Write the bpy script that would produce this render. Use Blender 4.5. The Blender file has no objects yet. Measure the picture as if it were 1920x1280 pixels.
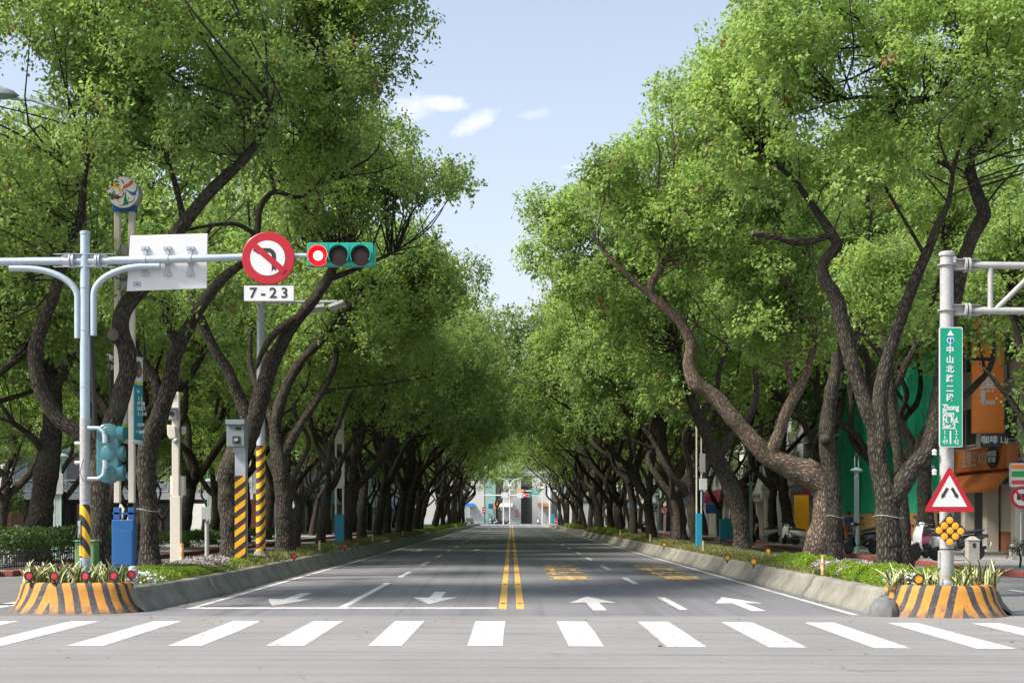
import bpy, bmesh, math, random
import numpy as np
from mathutils import Vector, Matrix

# ------------------------------------------------------------------ camera, sky, sun, exposure
F, H, CX, CY = 2850.0, 1.6, 959.0, 969.0          # focal length and horizon measured on the 1920 px photograph
SC = bpy.context.scene
COL = SC.collection
R = math.radians

cam = bpy.data.cameras.new("camera")
camo = bpy.data.objects.new("camera", cam)
COL.objects.link(camo)
camo.location = (0, 0, H)
camo.rotation_euler = (R(90), 0, 0)
cam.sensor_fit = 'HORIZONTAL'
cam.sensor_width = 36
cam.lens = 36 * F / 1920
cam.shift_x = (960 - CX) / 1920
cam.shift_y = (CY - 640) / 1920
cam.clip_start = 0.1
cam.clip_end = 5000
SC.camera = camo

SUN_EL, SUN_AZ = R(48), R(246)                     # sun on the left, a little behind the camera: the left-hand tree row shades the road
world = bpy.data.worlds.new("World")
SC.world = world
world.use_nodes = True
wn, wl = world.node_tree.nodes, world.node_tree.links
bg = wn['Background']
sky = wn.new('ShaderNodeTexSky')
sky.sky_type = 'NISHITA'
sky.sun_disc = False
sky.sun_elevation = SUN_EL
sky.sun_rotation = SUN_AZ
sky.air_density = 1.0
sky.dust_density = 2.0
sky.ozone_density = 1.0
bg.inputs['Strength'].default_value = 0.12


def world_clouds():
    def math_(op, a, b=None, c=None):
        n = wn.new('ShaderNodeMath'); n.operation = op
        for i, v in enumerate((a, b, c)):
            if v is None: continue
            if isinstance(v, (int, float)): n.inputs[i].default_value = v
            else: wl.new(v, n.inputs[i])
        return n.outputs[0]
    tc = wn.new('ShaderNodeTexCoord')
    sp = wn.new('ShaderNodeSeparateXYZ'); wl.new(tc.outputs['Generated'], sp.inputs[0])
    front = math_('GREATER_THAN', sp.outputs[1], 0.2)
    yy = math_('MAXIMUM', sp.outputs[1], 0.2)
    a, e = math_('DIVIDE', sp.outputs[0], yy), math_('DIVIDE', sp.outputs[2], yy)
    nz = wn.new('ShaderNodeTexNoise'); nz.inputs['Scale'].default_value = 42; nz.inputs['Detail'].default_value = 6
    nz.inputs['Roughness'].default_value = 0.62
    mp = wn.new('ShaderNodeMapping'); mp.inputs['Scale'].default_value = (1, 1, 1.8)
    wl.new(tc.outputs['Generated'], mp.inputs['Vector']); wl.new(mp.outputs[0], nz.inputs['Vector'])
    tot = None
    for px, py, rx, ry, tilt, s in ((890, 232, 46, 20, .42, 1.0), (822, 194, 52, 15, -.05, .85), (1000, 216, 34, 11, .1, .4),
                                    (1072, 311, 30, 8, .1, .45), (775, 205, 40, 30, 0, .7)):
        u = math_('SUBTRACT', a, (px - CX) / F); v = math_('SUBTRACT', e, (CY - py) / F)
        v = math_('SUBTRACT', v, math_('MULTIPLY', u, tilt))
        u = math_('DIVIDE', u, rx / F); v = math_('DIVIDE', v, ry / F)
        d = math_('ADD', math_('MULTIPLY', u, u), math_('MULTIPLY', v, v))
        d = math_('ADD', math_('SUBTRACT', 1.25, d), math_('MULTIPLY', math_('SUBTRACT', nz.outputs['Fac'], .5), 4.2))
        d = math_('MULTIPLY', math_('MINIMUM', math_('MAXIMUM', math_('ADD', d, -.1), 0), 2.0), s * .42)
        tot = d if tot is None else math_('MAXIMUM', tot, d)
    tot = math_('MULTIPLY', math_('MINIMUM', tot, .85), front)
    mx = wn.new('ShaderNodeMix'); mx.data_type = 'RGBA'
    hz = wn.new('ShaderNodeHueSaturation')          # thin summer haze: a paler sky all round
    hz.inputs['Saturation'].default_value = 0.78
    wl.new(sky.outputs[0], hz.inputs['Color'])
    up = math_('MAXIMUM', sp.outputs[2], 0)
    veil = math_('MULTIPLY', math_('EXPONENT', math_('MULTIPLY', up, -5.2)), .92)      # whiter towards the horizon, all round
    vm = wn.new('ShaderNodeMix'); vm.data_type = 'RGBA'
    wl.new(veil, vm.inputs[0]); wl.new(hz.outputs[0], vm.inputs[6]); vm.inputs[7].default_value = (3.75, 3.78, 3.85, 1)
    wl.new(tot, mx.inputs[0]); wl.new(vm.outputs[2], mx.inputs[6])
    mx.inputs[7].default_value = (5.6, 5.5, 5.5, 1)
    wl.new(mx.outputs[2], bg.inputs['Color'])


world_clouds()

sl = bpy.data.lights.new("sun", 'SUN')
so = bpy.data.objects.new("sun", sl)
COL.objects.link(so)
sl.energy = 4.0
sl.angle = R(12)
sl.color = (1.0, 0.95, 0.86)
_sd = Vector((math.sin(SUN_AZ) * math.cos(SUN_EL), math.cos(SUN_AZ) * math.cos(SUN_EL), math.sin(SUN_EL)))
so.rotation_euler = _sd.to_track_quat('Z', 'Y').to_euler()
so.location = (-30, -30, 60)

SC.view_settings.view_transform = 'Standard'
SC.view_settings.look = 'None'
SC.view_settings.gamma = 1
SC.view_settings.exposure = 1.0
SC.view_settings.use_curve_mapping = False
SC.render.engine = 'CYCLES'
SC.cycles.max_bounces = 12
SC.cycles.diffuse_bounces = 9
SC.cycles.glossy_bounces = 3
SC.cycles.transmission_bounces = 9
SC.cycles.transparent_max_bounces = 6
SC.cycles.sample_clamp_indirect = 8
SC.cycles.use_denoising = True


# ------------------------------------------------------------------ helpers
def P(px, py, d):
    "the point at distance d down the road that the photograph shows at pixel (px, py)"
    return Vector(((px - CX) / F * d, d, H + (CY - py) / F * d))


def GX(px, d):
    return (px - CX) / F * d


def GZ(py, d):
    return H + (CY - py) / F * d


def wloc(o):
    v = Vector((0, 0, 0))
    while o is not None:
        v += o.location
        o = o.parent
    return v


def tag(o, label=None, cat=None, group=None, kind=None):
    if label: o['label'] = label
    if cat: o['category'] = cat
    if group: o['group'] = group
    if kind: o['kind'] = kind
    return o


def thing(name, label, cat, loc=(0, 0, 0), rz=0.0, group=None):
    o = bpy.data.objects.new(name, None)
    COL.objects.link(o)
    o.location = loc
    o.rotation_euler = (0, 0, rz)
    o.empty_display_size = 0.1
    return tag(o, label, cat, group)


def copy_tree(o, parent=None):
    c = o.copy()
    COL.objects.link(c)
    c.parent = parent
    for ch in list(o.children):
        copy_tree(ch, c)
    return c


def dup(o, loc, rz=0.0, label=None, group=None, scale=None):
    c = copy_tree(o)
    c.location = loc
    c.rotation_euler = (0, 0, rz)
    if scale: c.scale = scale
    if label: c['label'] = label
    if group: c['group'] = group
    return c


class MB:
    "collects simple shapes and links them as one mesh object"
    def __init__(s):
        s.v, s.f, s.m, s.uv = [], [], [], []
        s.mi = 0

    def face(s, idx, uv=None):
        s.f.append(tuple(idx)); s.m.append(s.mi); s.uv.append(uv)

    def box(s, x0, x1, y0, y1, z0, z1):
        b = len(s.v)
        s.v += [(x, y, z) for z in (z0, z1) for y in (y0, y1) for x in (x0, x1)]
        for q in ((0, 2, 3, 1), (4, 5, 7, 6), (0, 1, 5, 4), (2, 6, 7, 3), (0, 4, 6, 2), (1, 3, 7, 5)):
            s.face([b + i for i in q])
        return s

    def obox(s, c, size, mat=None):
        b = len(s.v)
        hx, hy, hz = size[0] / 2, size[1] / 2, size[2] / 2
        mat = mat or Matrix.Identity(3)
        c = Vector(c)
        s.v += [tuple(c + mat @ Vector((x, y, z))) for z in (-hz, hz) for y in (-hy, hy) for x in (-hx, hx)]
        for q in ((0, 2, 3, 1), (4, 5, 7, 6), (0, 1, 5, 4), (2, 6, 7, 3), (0, 4, 6, 2), (1, 3, 7, 5)):
            s.face([b + i for i in q])
        return s

    def quad(s, a, b_, c, d, uv=None):
        b = len(s.v)
        s.v += [tuple(a), tuple(b_), tuple(c), tuple(d)]
        s.face((b, b + 1, b + 2, b + 3), uv)
        return s

    def tube(s, path, radii, n=12, caps=True, flat=1.0):
        path = [Vector(p) for p in path]
        if isinstance(radii, (int, float)): radii = [radii] * len(path)
        t0 = (path[1] - path[0]).normalized()
        ref = Vector((0, 0, 1)) if abs(t0.z) < .9 else Vector((1, 0, 0))
        nx = t0.cross(ref).normalized()
        rings, L = [], 0.0
        for i, p in enumerate(path):
            t = (path[min(i + 1, len(path) - 1)] - path[max(i - 1, 0)]).normalized()
            nx = (nx - t * nx.dot(t)).normalized()
            ny = t.cross(nx)
            if i: L += (p - path[i - 1]).length
            b = len(s.v)
            for k in range(n):
                a = 2 * math.pi * k / n
                s.v.append(tuple(p + (nx * math.cos(a) + ny * math.sin(a) * flat) * radii[i]))
            rings.append((b, L))
        for (b0, l0), (b1, l1) in zip(rings, rings[1:]):
            for k in range(n):
                k2 = (k + 1) % n
                s.face((b0 + k, b0 + k2, b1 + k2, b1 + k), ((k / n, l0), ((k + 1) / n, l0), ((k + 1) / n, l1), (k / n, l1)))
        if caps:
            s.face([rings[0][0] + k for k in range(n)][::-1])
            s.face([rings[-1][0] + k for k in range(n)])
        return s

    def cyl(s, p0, p1, r0, r1=None, n=16):
        return s.tube([p0, p1], [r0, r0 if r1 is None else r1], n)

    def lathe(s, prof, c=(0, 0, 0), n=20, axis='z'):
        b = len(s.v)
        m = len(prof)
        for (r, h) in prof:
            for k in range(n):
                a = 2 * math.pi * k / n
                u, v = r * math.cos(a), r * math.sin(a)
                s.v.append({'z': (c[0] + u, c[1] + v, c[2] + h), 'y': (c[0] + v, c[1] + h, c[2] + u), 'x': (c[0] + h, c[1] + u, c[2] + v)}[axis])
        for i in range(m - 1):
            for k in range(n):
                k2 = (k + 1) % n
                s.face((b + i * n + k, b + i * n + k2, b + (i + 1) * n + k2, b + (i + 1) * n + k))
        if prof[0][0] > 1e-6: s.face([b + k for k in range(n)][::-1])
        if prof[-1][0] > 1e-6: s.face([b + (m - 1) * n + k for k in range(n)])
        return s

    def prism(s, poly, o, ux, uy, depth):
        "polygon in the plane (ux, uy) at o, thickened by depth along ux x uy"
        ux, uy, o = Vector(ux), Vector(uy), Vector(o)
        w = ux.cross(uy).normalized() * depth
        b, n = len(s.v), len(poly)
        for k in (0, 1):
            s.v += [tuple(o + ux * x + uy * y + w * k) for x, y in poly]
        s.face([b + n + i for i in range(n)])
        s.face([b + i for i in range(n)][::-1])
        for i in range(n):
            j = (i + 1) % n
            s.face((b + i, b + j, b + n + j, b + n + i))
        return s

    def ring(s, r0, r1, c, d, n=40):
        "flat ring facing -y, thickness d towards -y"
        b = len(s.v)
        for y in (0, -d):
            for r in (r0, r1):
                s.v += [(c[0] + r * math.cos(2 * math.pi * k / n), c[1] + y, c[2] + r * math.sin(2 * math.pi * k / n)) for k in range(n)]
        for k in range(n):
            j = (k + 1) % n
            A, B, C_, D = b, b + n, b + 2 * n, b + 3 * n
            s.face((C_ + k, C_ + j, D + j, D + k)[::-1]); s.face((A + k, B + k, B + j, A + j)[::-1])
            s.face((B + k, B + j, D + j, D + k)); s.face((A + k, C_ + k, C_ + j, A + j))
        return s

    def build(s, name, mats, parent=None, smooth=False, bev=0.0, kind=None):
        o = Vector((0, 0, 0)) if parent is None else wloc(parent)
        me = bpy.data.meshes.new(name)
        vv = s.v if o.length == 0 else [(x - o.x, y - o.y, z - o.z) for x, y, z in s.v]
        me.from_pydata(vv, [], s.f)
        if not isinstance(mats, (list, tuple)): mats = [mats]
        for m in mats: me.materials.append(m)
        if len(mats) > 1: me.polygons.foreach_set('material_index', s.m)
        if any(u is not None for u in s.uv):
            l = me.uv_layers.new(name='UVMap')
            flat = []
            for fc, u in zip(s.f, s.uv):
                for i in range(len(fc)): flat += (list(u[i]) if u is not None else [0.0, 0.0])
            l.data.foreach_set('uv', flat)
        if smooth:
            me.shade_smooth() if hasattr(me, 'shade_smooth') else None
            me.set_sharp_from_angle(angle=R(42))
        me.update()
        ob = bpy.data.objects.new(name, me)
        COL.objects.link(ob)
        if parent is not None: ob.parent = parent
        if kind: ob['kind'] = kind
        if bev:
            bm_ = ob.modifiers.new('bevel', 'BEVEL')
            bm_.width = bev; bm_.segments = 2; bm_.limit_method = 'ANGLE'; bm_.angle_limit = R(40)
        return ob


def text(body, name, m, parent, loc, size, rot=(R(90), 0, 0), sx=1.0, bold=0.0, align='CENTER', ext=0.002, lh=1.0):
    c = bpy.data.curves.new(name, 'FONT')
    c.body = body
    c.size = size
    c.align_x = align
    c.align_y = 'CENTER'
    c.extrude = ext
    c.offset = bold
    c.space_line = lh
    c.resolution_u = 3
    o = bpy.data.objects.new(name, c)
    COL.objects.link(o)
    c.materials.append(m)
    o.location = Vector(loc) - (wloc(parent) if parent is not None else Vector())
    o.rotation_euler = rot
    o.scale = (sx, 1, 1)
    o.parent = parent
    return o


def circ(r, n=40, c=(0, 0)):
    return [(c[0] + r * math.cos(2 * math.pi * k / n), c[1] + r * math.sin(2 * math.pi * k / n)) for k in range(n)]


def rrect(w, h, r, n=5):
    p = []
    for cx, cy, a0 in ((w / 2 - r, h / 2 - r, 0), (-w / 2 + r, h / 2 - r, 90), (-w / 2 + r, -h / 2 + r, 180), (w / 2 - r, -h / 2 + r, 270)):
        for k in range(n + 1):
            a = R(a0 + 90 * k / n)
            p.append((cx + r * math.cos(a), cy + r * math.sin(a)))
    return p


XZ = ((1, 0, 0), (0, 0, 1))       # plane facing the camera: extrusion goes towards -y


# ------------------------------------------------------------------ materials
def nodes(name):
    m = bpy.data.materials.new(name)
    m.use_nodes = True
    return m, m.node_tree.nodes, m.node_tree.links, m.node_tree.nodes['Principled BSDF']


def N(nt, l, typ, **kw):
    n = nt.new(typ)
    for k, v in kw.items():
        if k in n.inputs.keys() if isinstance(k, str) else False:
            if hasattr(v, 'is_linked') or hasattr(v, 'links'): l.new(v, n.inputs[k])
            else: n.inputs[k].default_value = v
        else: setattr(n, k, v)
    return n


def ramp(nt, l, fac, stops):
    r = nt.new('ShaderNodeValToRGB')
    while len(r.color_ramp.elements) < len(stops): r.color_ramp.elements.new(.5)
    for e, (p, c) in zip(r.color_ramp.elements, stops):
        e.position = p; e.color = (*c[:3], 1)
    l.new(fac, r.inputs[0])
    return r.outputs[0]


def mixc(nt, l, fac, a, b, mode='MIX'):
    n = nt.new('ShaderNodeMix'); n.data_type = 'RGBA'; n.blend_type = mode
    for i, v in ((0, fac), (6, a), (7, b)):
        if isinstance(v, (int, float)): n.inputs[i].default_value = v
        elif isinstance(v, tuple): n.inputs[i].default_value = (*v[:3], 1)
        else: l.new(v, n.inputs[i])
    return n.outputs[2]


def mth(nt, l, op, a, b=None, c=None):
    n = nt.new('ShaderNodeMath'); n.operation = op
    for i, v in enumerate((a, b, c)):
        if v is None: continue
        if isinstance(v, (int, float)): n.inputs[i].default_value = v
        else: l.new(v, n.inputs[i])
    return n.outputs[0]


def coord(nt, l, scale=(1, 1, 1), out='Object'):
    tc = nt.new('ShaderNodeTexCoord')
    mp = nt.new('ShaderNodeMapping')
    mp.inputs['Scale'].default_value = scale
    l.new(tc.outputs[out], mp.inputs['Vector'])
    return mp.outputs[0]


def noise(nt, l, vec, scale, detail=4, rough=.55, dist=0):
    n = nt.new('ShaderNodeTexNoise')
    n.inputs['Scale'].default_value = scale
    n.inputs['Detail'].default_value = detail
    n.inputs['Roughness'].default_value = rough
    n.inputs['Distortion'].default_value = dist
    l.new(vec, n.inputs['Vector'])
    return n.outputs['Fac']


def bump(nt, l, b, h, strength=.4, dist=.02):
    n = nt.new('ShaderNodeBump')
    n.inputs['Strength'].default_value = strength
    n.inputs['Distance'].default_value = dist
    l.new(h, n.inputs['Height'])
    l.new(n.outputs[0], b.inputs['Normal'])


def mat(name, col, rough=.55, var=.18, scale=6, metal=0.0, bmp=.15, bscale=60, dirt=.25, dirtcol=(.06, .05, .04), emit=0, spec=.5, coat=0):
    m, nt, l, b = nodes(name)
    v = coord(nt, l)
    n1 = noise(nt, l, v, scale, 5, .6)
    n2 = noise(nt, l, v, scale * 5.3, 3, .6)
    c = mixc(nt, l, n1, tuple(x * (1 - var) for x in col), tuple(min(1, x * (1 + var)) for x in col))
    if dirt:
        f = ramp(nt, l, n2, ((.52, (0, 0, 0)), (.8, (dirt,) * 3)))
        c = mixc(nt, l, f, c, dirtcol)
    l.new(c, b.inputs['Base Color'])
    rr = nt.new('ShaderNodeMapRange')
    rr.inputs[3].default_value = max(.03, rough - .1); rr.inputs[4].default_value = min(1, rough + .12)
    l.new(n2, rr.inputs[0]); l.new(rr.outputs[0], b.inputs['Roughness'])
    b.inputs['Metallic'].default_value = metal
    b.inputs['Specular IOR Level'].default_value = spec
    b.inputs['Coat Weight'].default_value = coat
    if bmp: bump(nt, l, b, noise(nt, l, v, bscale, 4), bmp, .004)
    if emit:
        b.inputs['Emission Color'].default_value = (*col, 1)
        b.inputs['Emission Strength'].default_value = emit
    return m


def stripe_mat(name, ca, cb, period, slope, axis=0, wear=.35, rough=.5, duty=.5):
    "diagonal painted bands, worn paint"
    m, nt, l, b = nodes(name)
    v = coord(nt, l)
    s = nt.new('ShaderNodeSeparateXYZ'); l.new(v, s.inputs[0])
    n = noise(nt, l, v, 9, 5, .65)
    t = mth(nt, l, 'ADD', s.outputs[2], mth(nt, l, 'MULTIPLY', s.outputs[axis], slope))
    if axis == 0: t = mth(nt, l, 'ADD', t, mth(nt, l, 'MULTIPLY', s.outputs[1], slope))
    t = mth(nt, l, 'ADD', t, mth(nt, l, 'MULTIPLY', n, period * .06))
    fr = mth(nt, l, 'FRACT', mth(nt, l, 'DIVIDE', t, period))
    k = mth(nt, l, 'GREATER_THAN', fr, duty)
    c = mixc(nt, l, k, ca, cb)
    w = ramp(nt, l, noise(nt, l, v, 14, 6, .7), ((.56, (0, 0, 0)), (.74, (wear,) * 3)))
    c = mixc(nt, l, w, c, (.16, .15, .13))
    l.new(c, b.inputs['Base Color'])
    b.inputs['Roughness'].default_value = rough
    bump(nt, l, b, noise(nt, l, v, 50, 4), .2, .004)
    return m


def leaf_mat(name, dark, light, trans, tw=.35, rough=.5):
    m, nt, l, b = nodes(name)
    at = nt.new('ShaderNodeAttribute'); at.attribute_name = 'tint'
    s = nt.new('ShaderNodeSeparateColor'); l.new(at.outputs['Color'], s.inputs[0])
    c = mixc(nt, l, s.outputs[0], dark, light)
    c = mixc(nt, l, s.outputs[1], c, (.20, .055, .022))
    l.new(c, b.inputs['Base Color'])
    b.inputs['Roughness'].default_value = rough
    b.inputs['Specular IOR Level'].default_value = .35
    tr = nt.new('ShaderNodeBsdfTranslucent')
    ct = mixc(nt, l, s.outputs[1], mixc(nt, l, s.outputs[0], tuple(x * .55 for x in trans), trans), (.3, .1, .04))
    l.new(ct, tr.inputs['Color'])
    ms = nt.new('ShaderNodeMixShader'); ms.inputs[0].default_value = tw
    l.new(b.outputs[0], ms.inputs[1]); l.new(tr.outputs[0], ms.inputs[2])
    l.new(ms.outputs[0], nt['Material Output'].inputs['Surface'])
    return m


M = {}
M['leaf'] = leaf_mat('camphor_leaf', (.065, .125, .034), (.265, .39, .095), (.48, .67, .15), .45)
M['leaf_dark'] = leaf_mat('dark_leaf', (.025, .055, .014), (.06, .11, .025), (.1, .2, .03), .3)
M['hedge'] = leaf_mat('bright_hedge_leaf', (.09, .16, .02), (.24, .36, .03), (.38, .55, .05), .38)
M['grass'] = leaf_mat('grass_blade', (.11, .14, .035), (.30, .28, .10), (.3, .34, .08), .3)
M['petal'] = mat('pale_petal', (.42, .35, .35), .7, .25, 5, bmp=0, dirt=0)


def bark(name, stops):
    m, nt, l, b = nodes(name)
    v = coord(nt, l, (1, 1, 1), 'UV')
    mp = nt.new('ShaderNodeMapping'); mp.inputs['Scale'].default_value = (26, 6, 1); l.new(v, mp.inputs['Vector'])
    vo = nt.new('ShaderNodeTexVoronoi'); vo.feature = 'DISTANCE_TO_EDGE'
    vo.inputs['Scale'].default_value = 1
    dn = nt.new('ShaderNodeTexNoise'); dn.inputs['Scale'].default_value = 1.2; dn.inputs['Detail'].default_value = 4
    l.new(mp.outputs[0], dn.inputs['Vector'])
    add = nt.new('ShaderNodeVectorMath'); add.operation = 'ADD'
    l.new(mp.outputs[0], add.inputs[0]); l.new(dn.outputs['Color'], add.inputs[1])
    l.new(add.outputs[0], vo.inputs['Vector'])
    h = mth(nt, l, 'MINIMUM', mth(nt, l, 'MULTIPLY', vo.outputs['Distance'], 3.2), 1.0)
    ob = coord(nt, l)
    big = noise(nt, l, ob, 1.7, 4, .6)
    fine = noise(nt, l, ob, 45, 4, .7)
    c = ramp(nt, l, mth(nt, l, 'ADD', mth(nt, l, 'MULTIPLY', h, .6), mth(nt, l, 'MULTIPLY', fine, .4)),
             stops)
    c = mixc(nt, l, mth(nt, l, 'MULTIPLY', ramp(nt, l, big, ((.46, (0, 0, 0)), (.66, (1, 1, 1)))), .5), c, (.085, .088, .055))
    l.new(c, b.inputs['Base Color'])
    b.inputs['Roughness'].default_value = .92
    b.inputs['Specular IOR Level'].default_value = .15
    hh = mth(nt, l, 'ADD', h, mth(nt, l, 'MULTIPLY', fine, .4))
    bump(nt, l, b, hh, .9, .03)
    return m


M['bark'] = bark('bark', ((.12, (.015, .011, .009)), (.5, (.054, .044, .037)), (.9, (.13, .11, .094))))
M['bark_pale'] = bark('pale_bark', ((.12, (.055, .037, .027)), (.5, (.22, .16, .12)), (.9, (.42, .33, .265))))
M['cutwood'] = mat('cut_wood', (.13, .09, .075), .8, .3, 9, dirt=.5)


def asphalt(name, base, streak, var=.22, streak_amt=.35, warm=(1, 1, 1)):
    m, nt, l, b = nodes(name)
    v = coord(nt, l)
    agg = noise(nt, l, v, 70, 3, .75)
    fine = noise(nt, l, v, 260, 2, .8)
    big = noise(nt, l, v, .35, 5, .6)
    st = noise(nt, l, coord(nt, l, streak), 1.0, 5, .65, .4)
    lo, hi = tuple(base * (1 - var) * w for w in warm), tuple(base * (1 + var) * w for w in warm)
    c = mixc(nt, l, big, lo, hi)
    k = mth(nt, l, 'ADD', mth(nt, l, 'MULTIPLY', agg, .9), mth(nt, l, 'MULTIPLY', fine, .9))
    c = mixc(nt, l, 1.0, c, ramp(nt, l, k, ((.68, (.5, .5, .5)), (1.12, (1.55, 1.55, 1.55)))), 'MULTIPLY')
    c = mixc(nt, l, mth(nt, l, 'MULTIPLY', ramp(nt, l, st, ((.5, (0, 0, 0)), (.68, (1, 1, 1)))), streak_amt), c, (base * .45,) * 3)
    vo = nt.new('ShaderNodeTexVoronoi'); vo.feature = 'DISTANCE_TO_EDGE'; vo.inputs['Scale'].default_value = .22
    va = nt.new('ShaderNodeVectorMath'); va.operation = 'ADD'
    dn = nt.new('ShaderNodeTexNoise'); dn.inputs['Scale'].default_value = .8; dn.inputs['Detail'].default_value = 6
    l.new(v, dn.inputs['Vector']); l.new(v, va.inputs[0]); l.new(dn.outputs['Color'], va.inputs[1]); l.new(va.outputs[0], vo.inputs['Vector'])
    cr = mth(nt, l, 'LESS_THAN', vo.outputs['Distance'], .0022)
    cr = mth(nt, l, 'MULTIPLY', cr, mth(nt, l, 'GREATER_THAN', big, .52))
    c = mixc(nt, l, mth(nt, l, 'MULTIPLY', cr, .35), c, (base * .3,) * 3)
    l.new(c, b.inputs['Base Color'])
    b.inputs['Roughness'].default_value = .85
    b.inputs['Specular IOR Level'].default_value = .3
    bump(nt, l, b, k, .5, .006)
    return m


M['road'] = asphalt('road_asphalt', .135, (2.2, .03, 1), .26, .45, (1, 1, 1.06))
M['cross'] = asphalt('junction_asphalt', .175, (.05, 3.6, 1), .24, .3, (1.02, 1, .99))
M['slow'] = asphalt('side_lane_asphalt', .12, (2, .05, 1), .15, .2)


def paint(name, col, wear=.6, thr=.57):
    m, nt, l, b = nodes(name)
    v = coord(nt, l)
    n = noise(nt, l, v, 7, 8, .72)
    n2 = noise(nt, l, v, 120, 2, .8)
    st = noise(nt, l, coord(nt, l, (.25, 3, 1)), 1.3, 5, .7)
    c = mixc(nt, l, mth(nt, l, 'MULTIPLY', ramp(nt, l, n, ((thr, (0, 0, 0)), (thr + .12, (1, 1, 1)))), wear), col, (.11, .105, .10))
    c = mixc(nt, l, mth(nt, l, 'MULTIPLY', ramp(nt, l, st, ((.55, (0, 0, 0)), (.68, (1, 1, 1)))), .35), c, (.2, .19, .185))
    c = mixc(nt, l, 1.0, c, ramp(nt, l, n2, ((.3, (.8, .8, .8)), (.7, (1.08, 1.08, 1.08)))), 'MULTIPLY')
    l.new(c, b.inputs['Base Color'])
    b.inputs['Roughness'].default_value = .7
    bump(nt, l, b, n2, .3, .003)
    return m


M['wpaint'] = paint('white_road_paint', (.56, .56, .545), .9, .52)
M['ypaint'] = paint('yellow_road_paint', (.62, .38, .08), .6, .58)
M['ytext'] = paint('worn_yellow_paint', (.66, .42, .13), .6, .56)


def concrete():
    m, nt, l, b = nodes('kerb_concrete')
    v = coord(nt, l)
    big = noise(nt, l, v, .9, 6, .65)
    st = noise(nt, l, coord(nt, l, (2, 5, .5)), 2.0, 5, .7)
    fine = noise(nt, l, v, 28, 5, .75)
    c = ramp(nt, l, big, ((.32, (.11, .107, .09)), (.5, (.20, .19, .16)), (.72, (.31, .285, .235))))
    c = mixc(nt, l, mth(nt, l, 'MULTIPLY', ramp(nt, l, st, ((.5, (0, 0, 0)), (.7, (1, 1, 1)))), .6), c, (.10, .10, .07))
    c = mixc(nt, l, mth(nt, l, 'MULTIPLY', ramp(nt, l, fine, ((.62, (0, 0, 0)), (.72, (1, 1, 1)))), .5), c, (.08, .075, .06))
    l.new(c, b.inputs['Base Color'])
    b.inputs['Roughness'].default_value = .9
    bump(nt, l, b, mth(nt, l, 'ADD', fine, st), .6, .012)
    return m


M['concrete'] = concrete()
M['pave'] = mat('pavement', (.26, .25, .24), .85, .2, 1.2, bmp=.3, dirt=.4)
M['redkerb'] = mat('red_kerb_paint', (.24, .055, .04), .75, .35, 3, bmp=.3, dirt=.6, dirtcol=(.12, .1, .09))
M['soil'] = mat('median_soil', (.19, .155, .085), .95, .4, 2.5, bmp=.8, bscale=25, dirt=.5, dirtcol=(.11, .13, .04))
M['ground'] = mat('ground', (.13, .13, .12), .9, .2, .5)
M['steel'] = mat('galvanised_steel', (.42, .45, .48), .5, .16, 7, .35, .1, 90, .3, (.2, .2, .2))
M['bluesteel'] = mat('pale_blue_steel', (.36, .43, .48), .5, .2, 5, .2, .15, 90, .5, (.2, .21, .21))
M['palegrey'] = mat('weathered_grey_pole', (.36, .36, .35), .65, .28, 5, .1, .2, 70, .6, (.15, .14, .13))
M['darksteel'] = mat('dark_steel', (.05, .05, .055), .5, .2, 9, .3)
M['black'] = mat('black_plastic', (.02, .02, .022), .45, .2, 9, 0, .1)
M['rubber'] = mat('tyre_rubber', (.022, .022, .023), .8, .2, 12)
M['white'] = mat('white_paint', (.62, .62, .61), .45, .08, 4, 0, .05, 60, .18, (.45, .44, .4))
M['cream'] = mat('cream_paint', (.62, .57, .49), .5, .1, 4, 0, .1, 60, .2, (.35, .3, .22))
M['red'] = mat('sign_red', (.40, .006, .018), .4, .12, 10, 0, .05, 80, .12, (.3, .05, .05))
M['signgreen'] = mat('sign_green', (.0, .26, .145), .35, .06, 5, 0, .03, 60, .1, (.02, .2, .13))
M['siggreen'] = mat('signal_green', (.01, .31, .24), .35, .15, 6, 0, .05, 60, .25, (.02, .12, .1))
M['teal'] = mat('pale_teal_paint', (.30, .50, .47), .45, .14, 6, 0, .1, 60, .3, (.2, .27, .25))
M['tealglossy'] = mat('glossy_teal_housing', (.035, .15, .17), .22, .45, 3, 0, .05, 40, .6, (.10, .11, .03), coat=.3)
M['blue'] = mat('blue_panel', (.012, .10, .30), .5, .16, 3, 0, .1, 60, .3, (.01, .05, .14))
M['turq'] = mat('turquoise_panel', (.015, .25, .38), .5, .16, 3, 0, .1, 60, .3, (.01, .1, .16))
M['banner'] = mat('teal_banner', (.0, .22, .27), .6, .1, 4, 0, .05, 60, .1)
M['lime'] = mat('lime_band', (.45, .55, .05), .6, .1, 4, 0, .05)
M['amber'] = mat('amber_reflector', (.85, .36, .005), .3, .12, 30, 0, .3, 140, .1, (.5, .2, 0), coat=.5)
M['redref'] = mat('red_reflector', (.62, .02, .03), .3, .15, 30, 0, .3, 140, .1, (.3, .02, .02), coat=.5)
M['yellow'] = mat('yellow_paint', (.80, .43, .01), .45, .1, 5, 0, .08, 60, .2, (.3, .2, .05))
M['hazard'] = stripe_mat('hazard_bands_down', (.80, .43, .01), (.025, .022, .02), .36, 1.1)
M['hazard_up'] = stripe_mat('hazard_bands_up', (.78, .40, .01), (.05, .025, .02), .30, -.75)
M['hazard_sq'] = stripe_mat('hazard_bands_square_post', (.78, .40, .01), (.05, .025, .02), .30, -.75)
M['deli'] = stripe_mat('orange_white_bands', (.62, .27, .06), (.50, .44, .36), .22, 0.0)
M['glass'] = mat('window_glass', (.035, .05, .055), .08, .3, 1, 0, 0, 40, 0, spec=.8)
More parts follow.
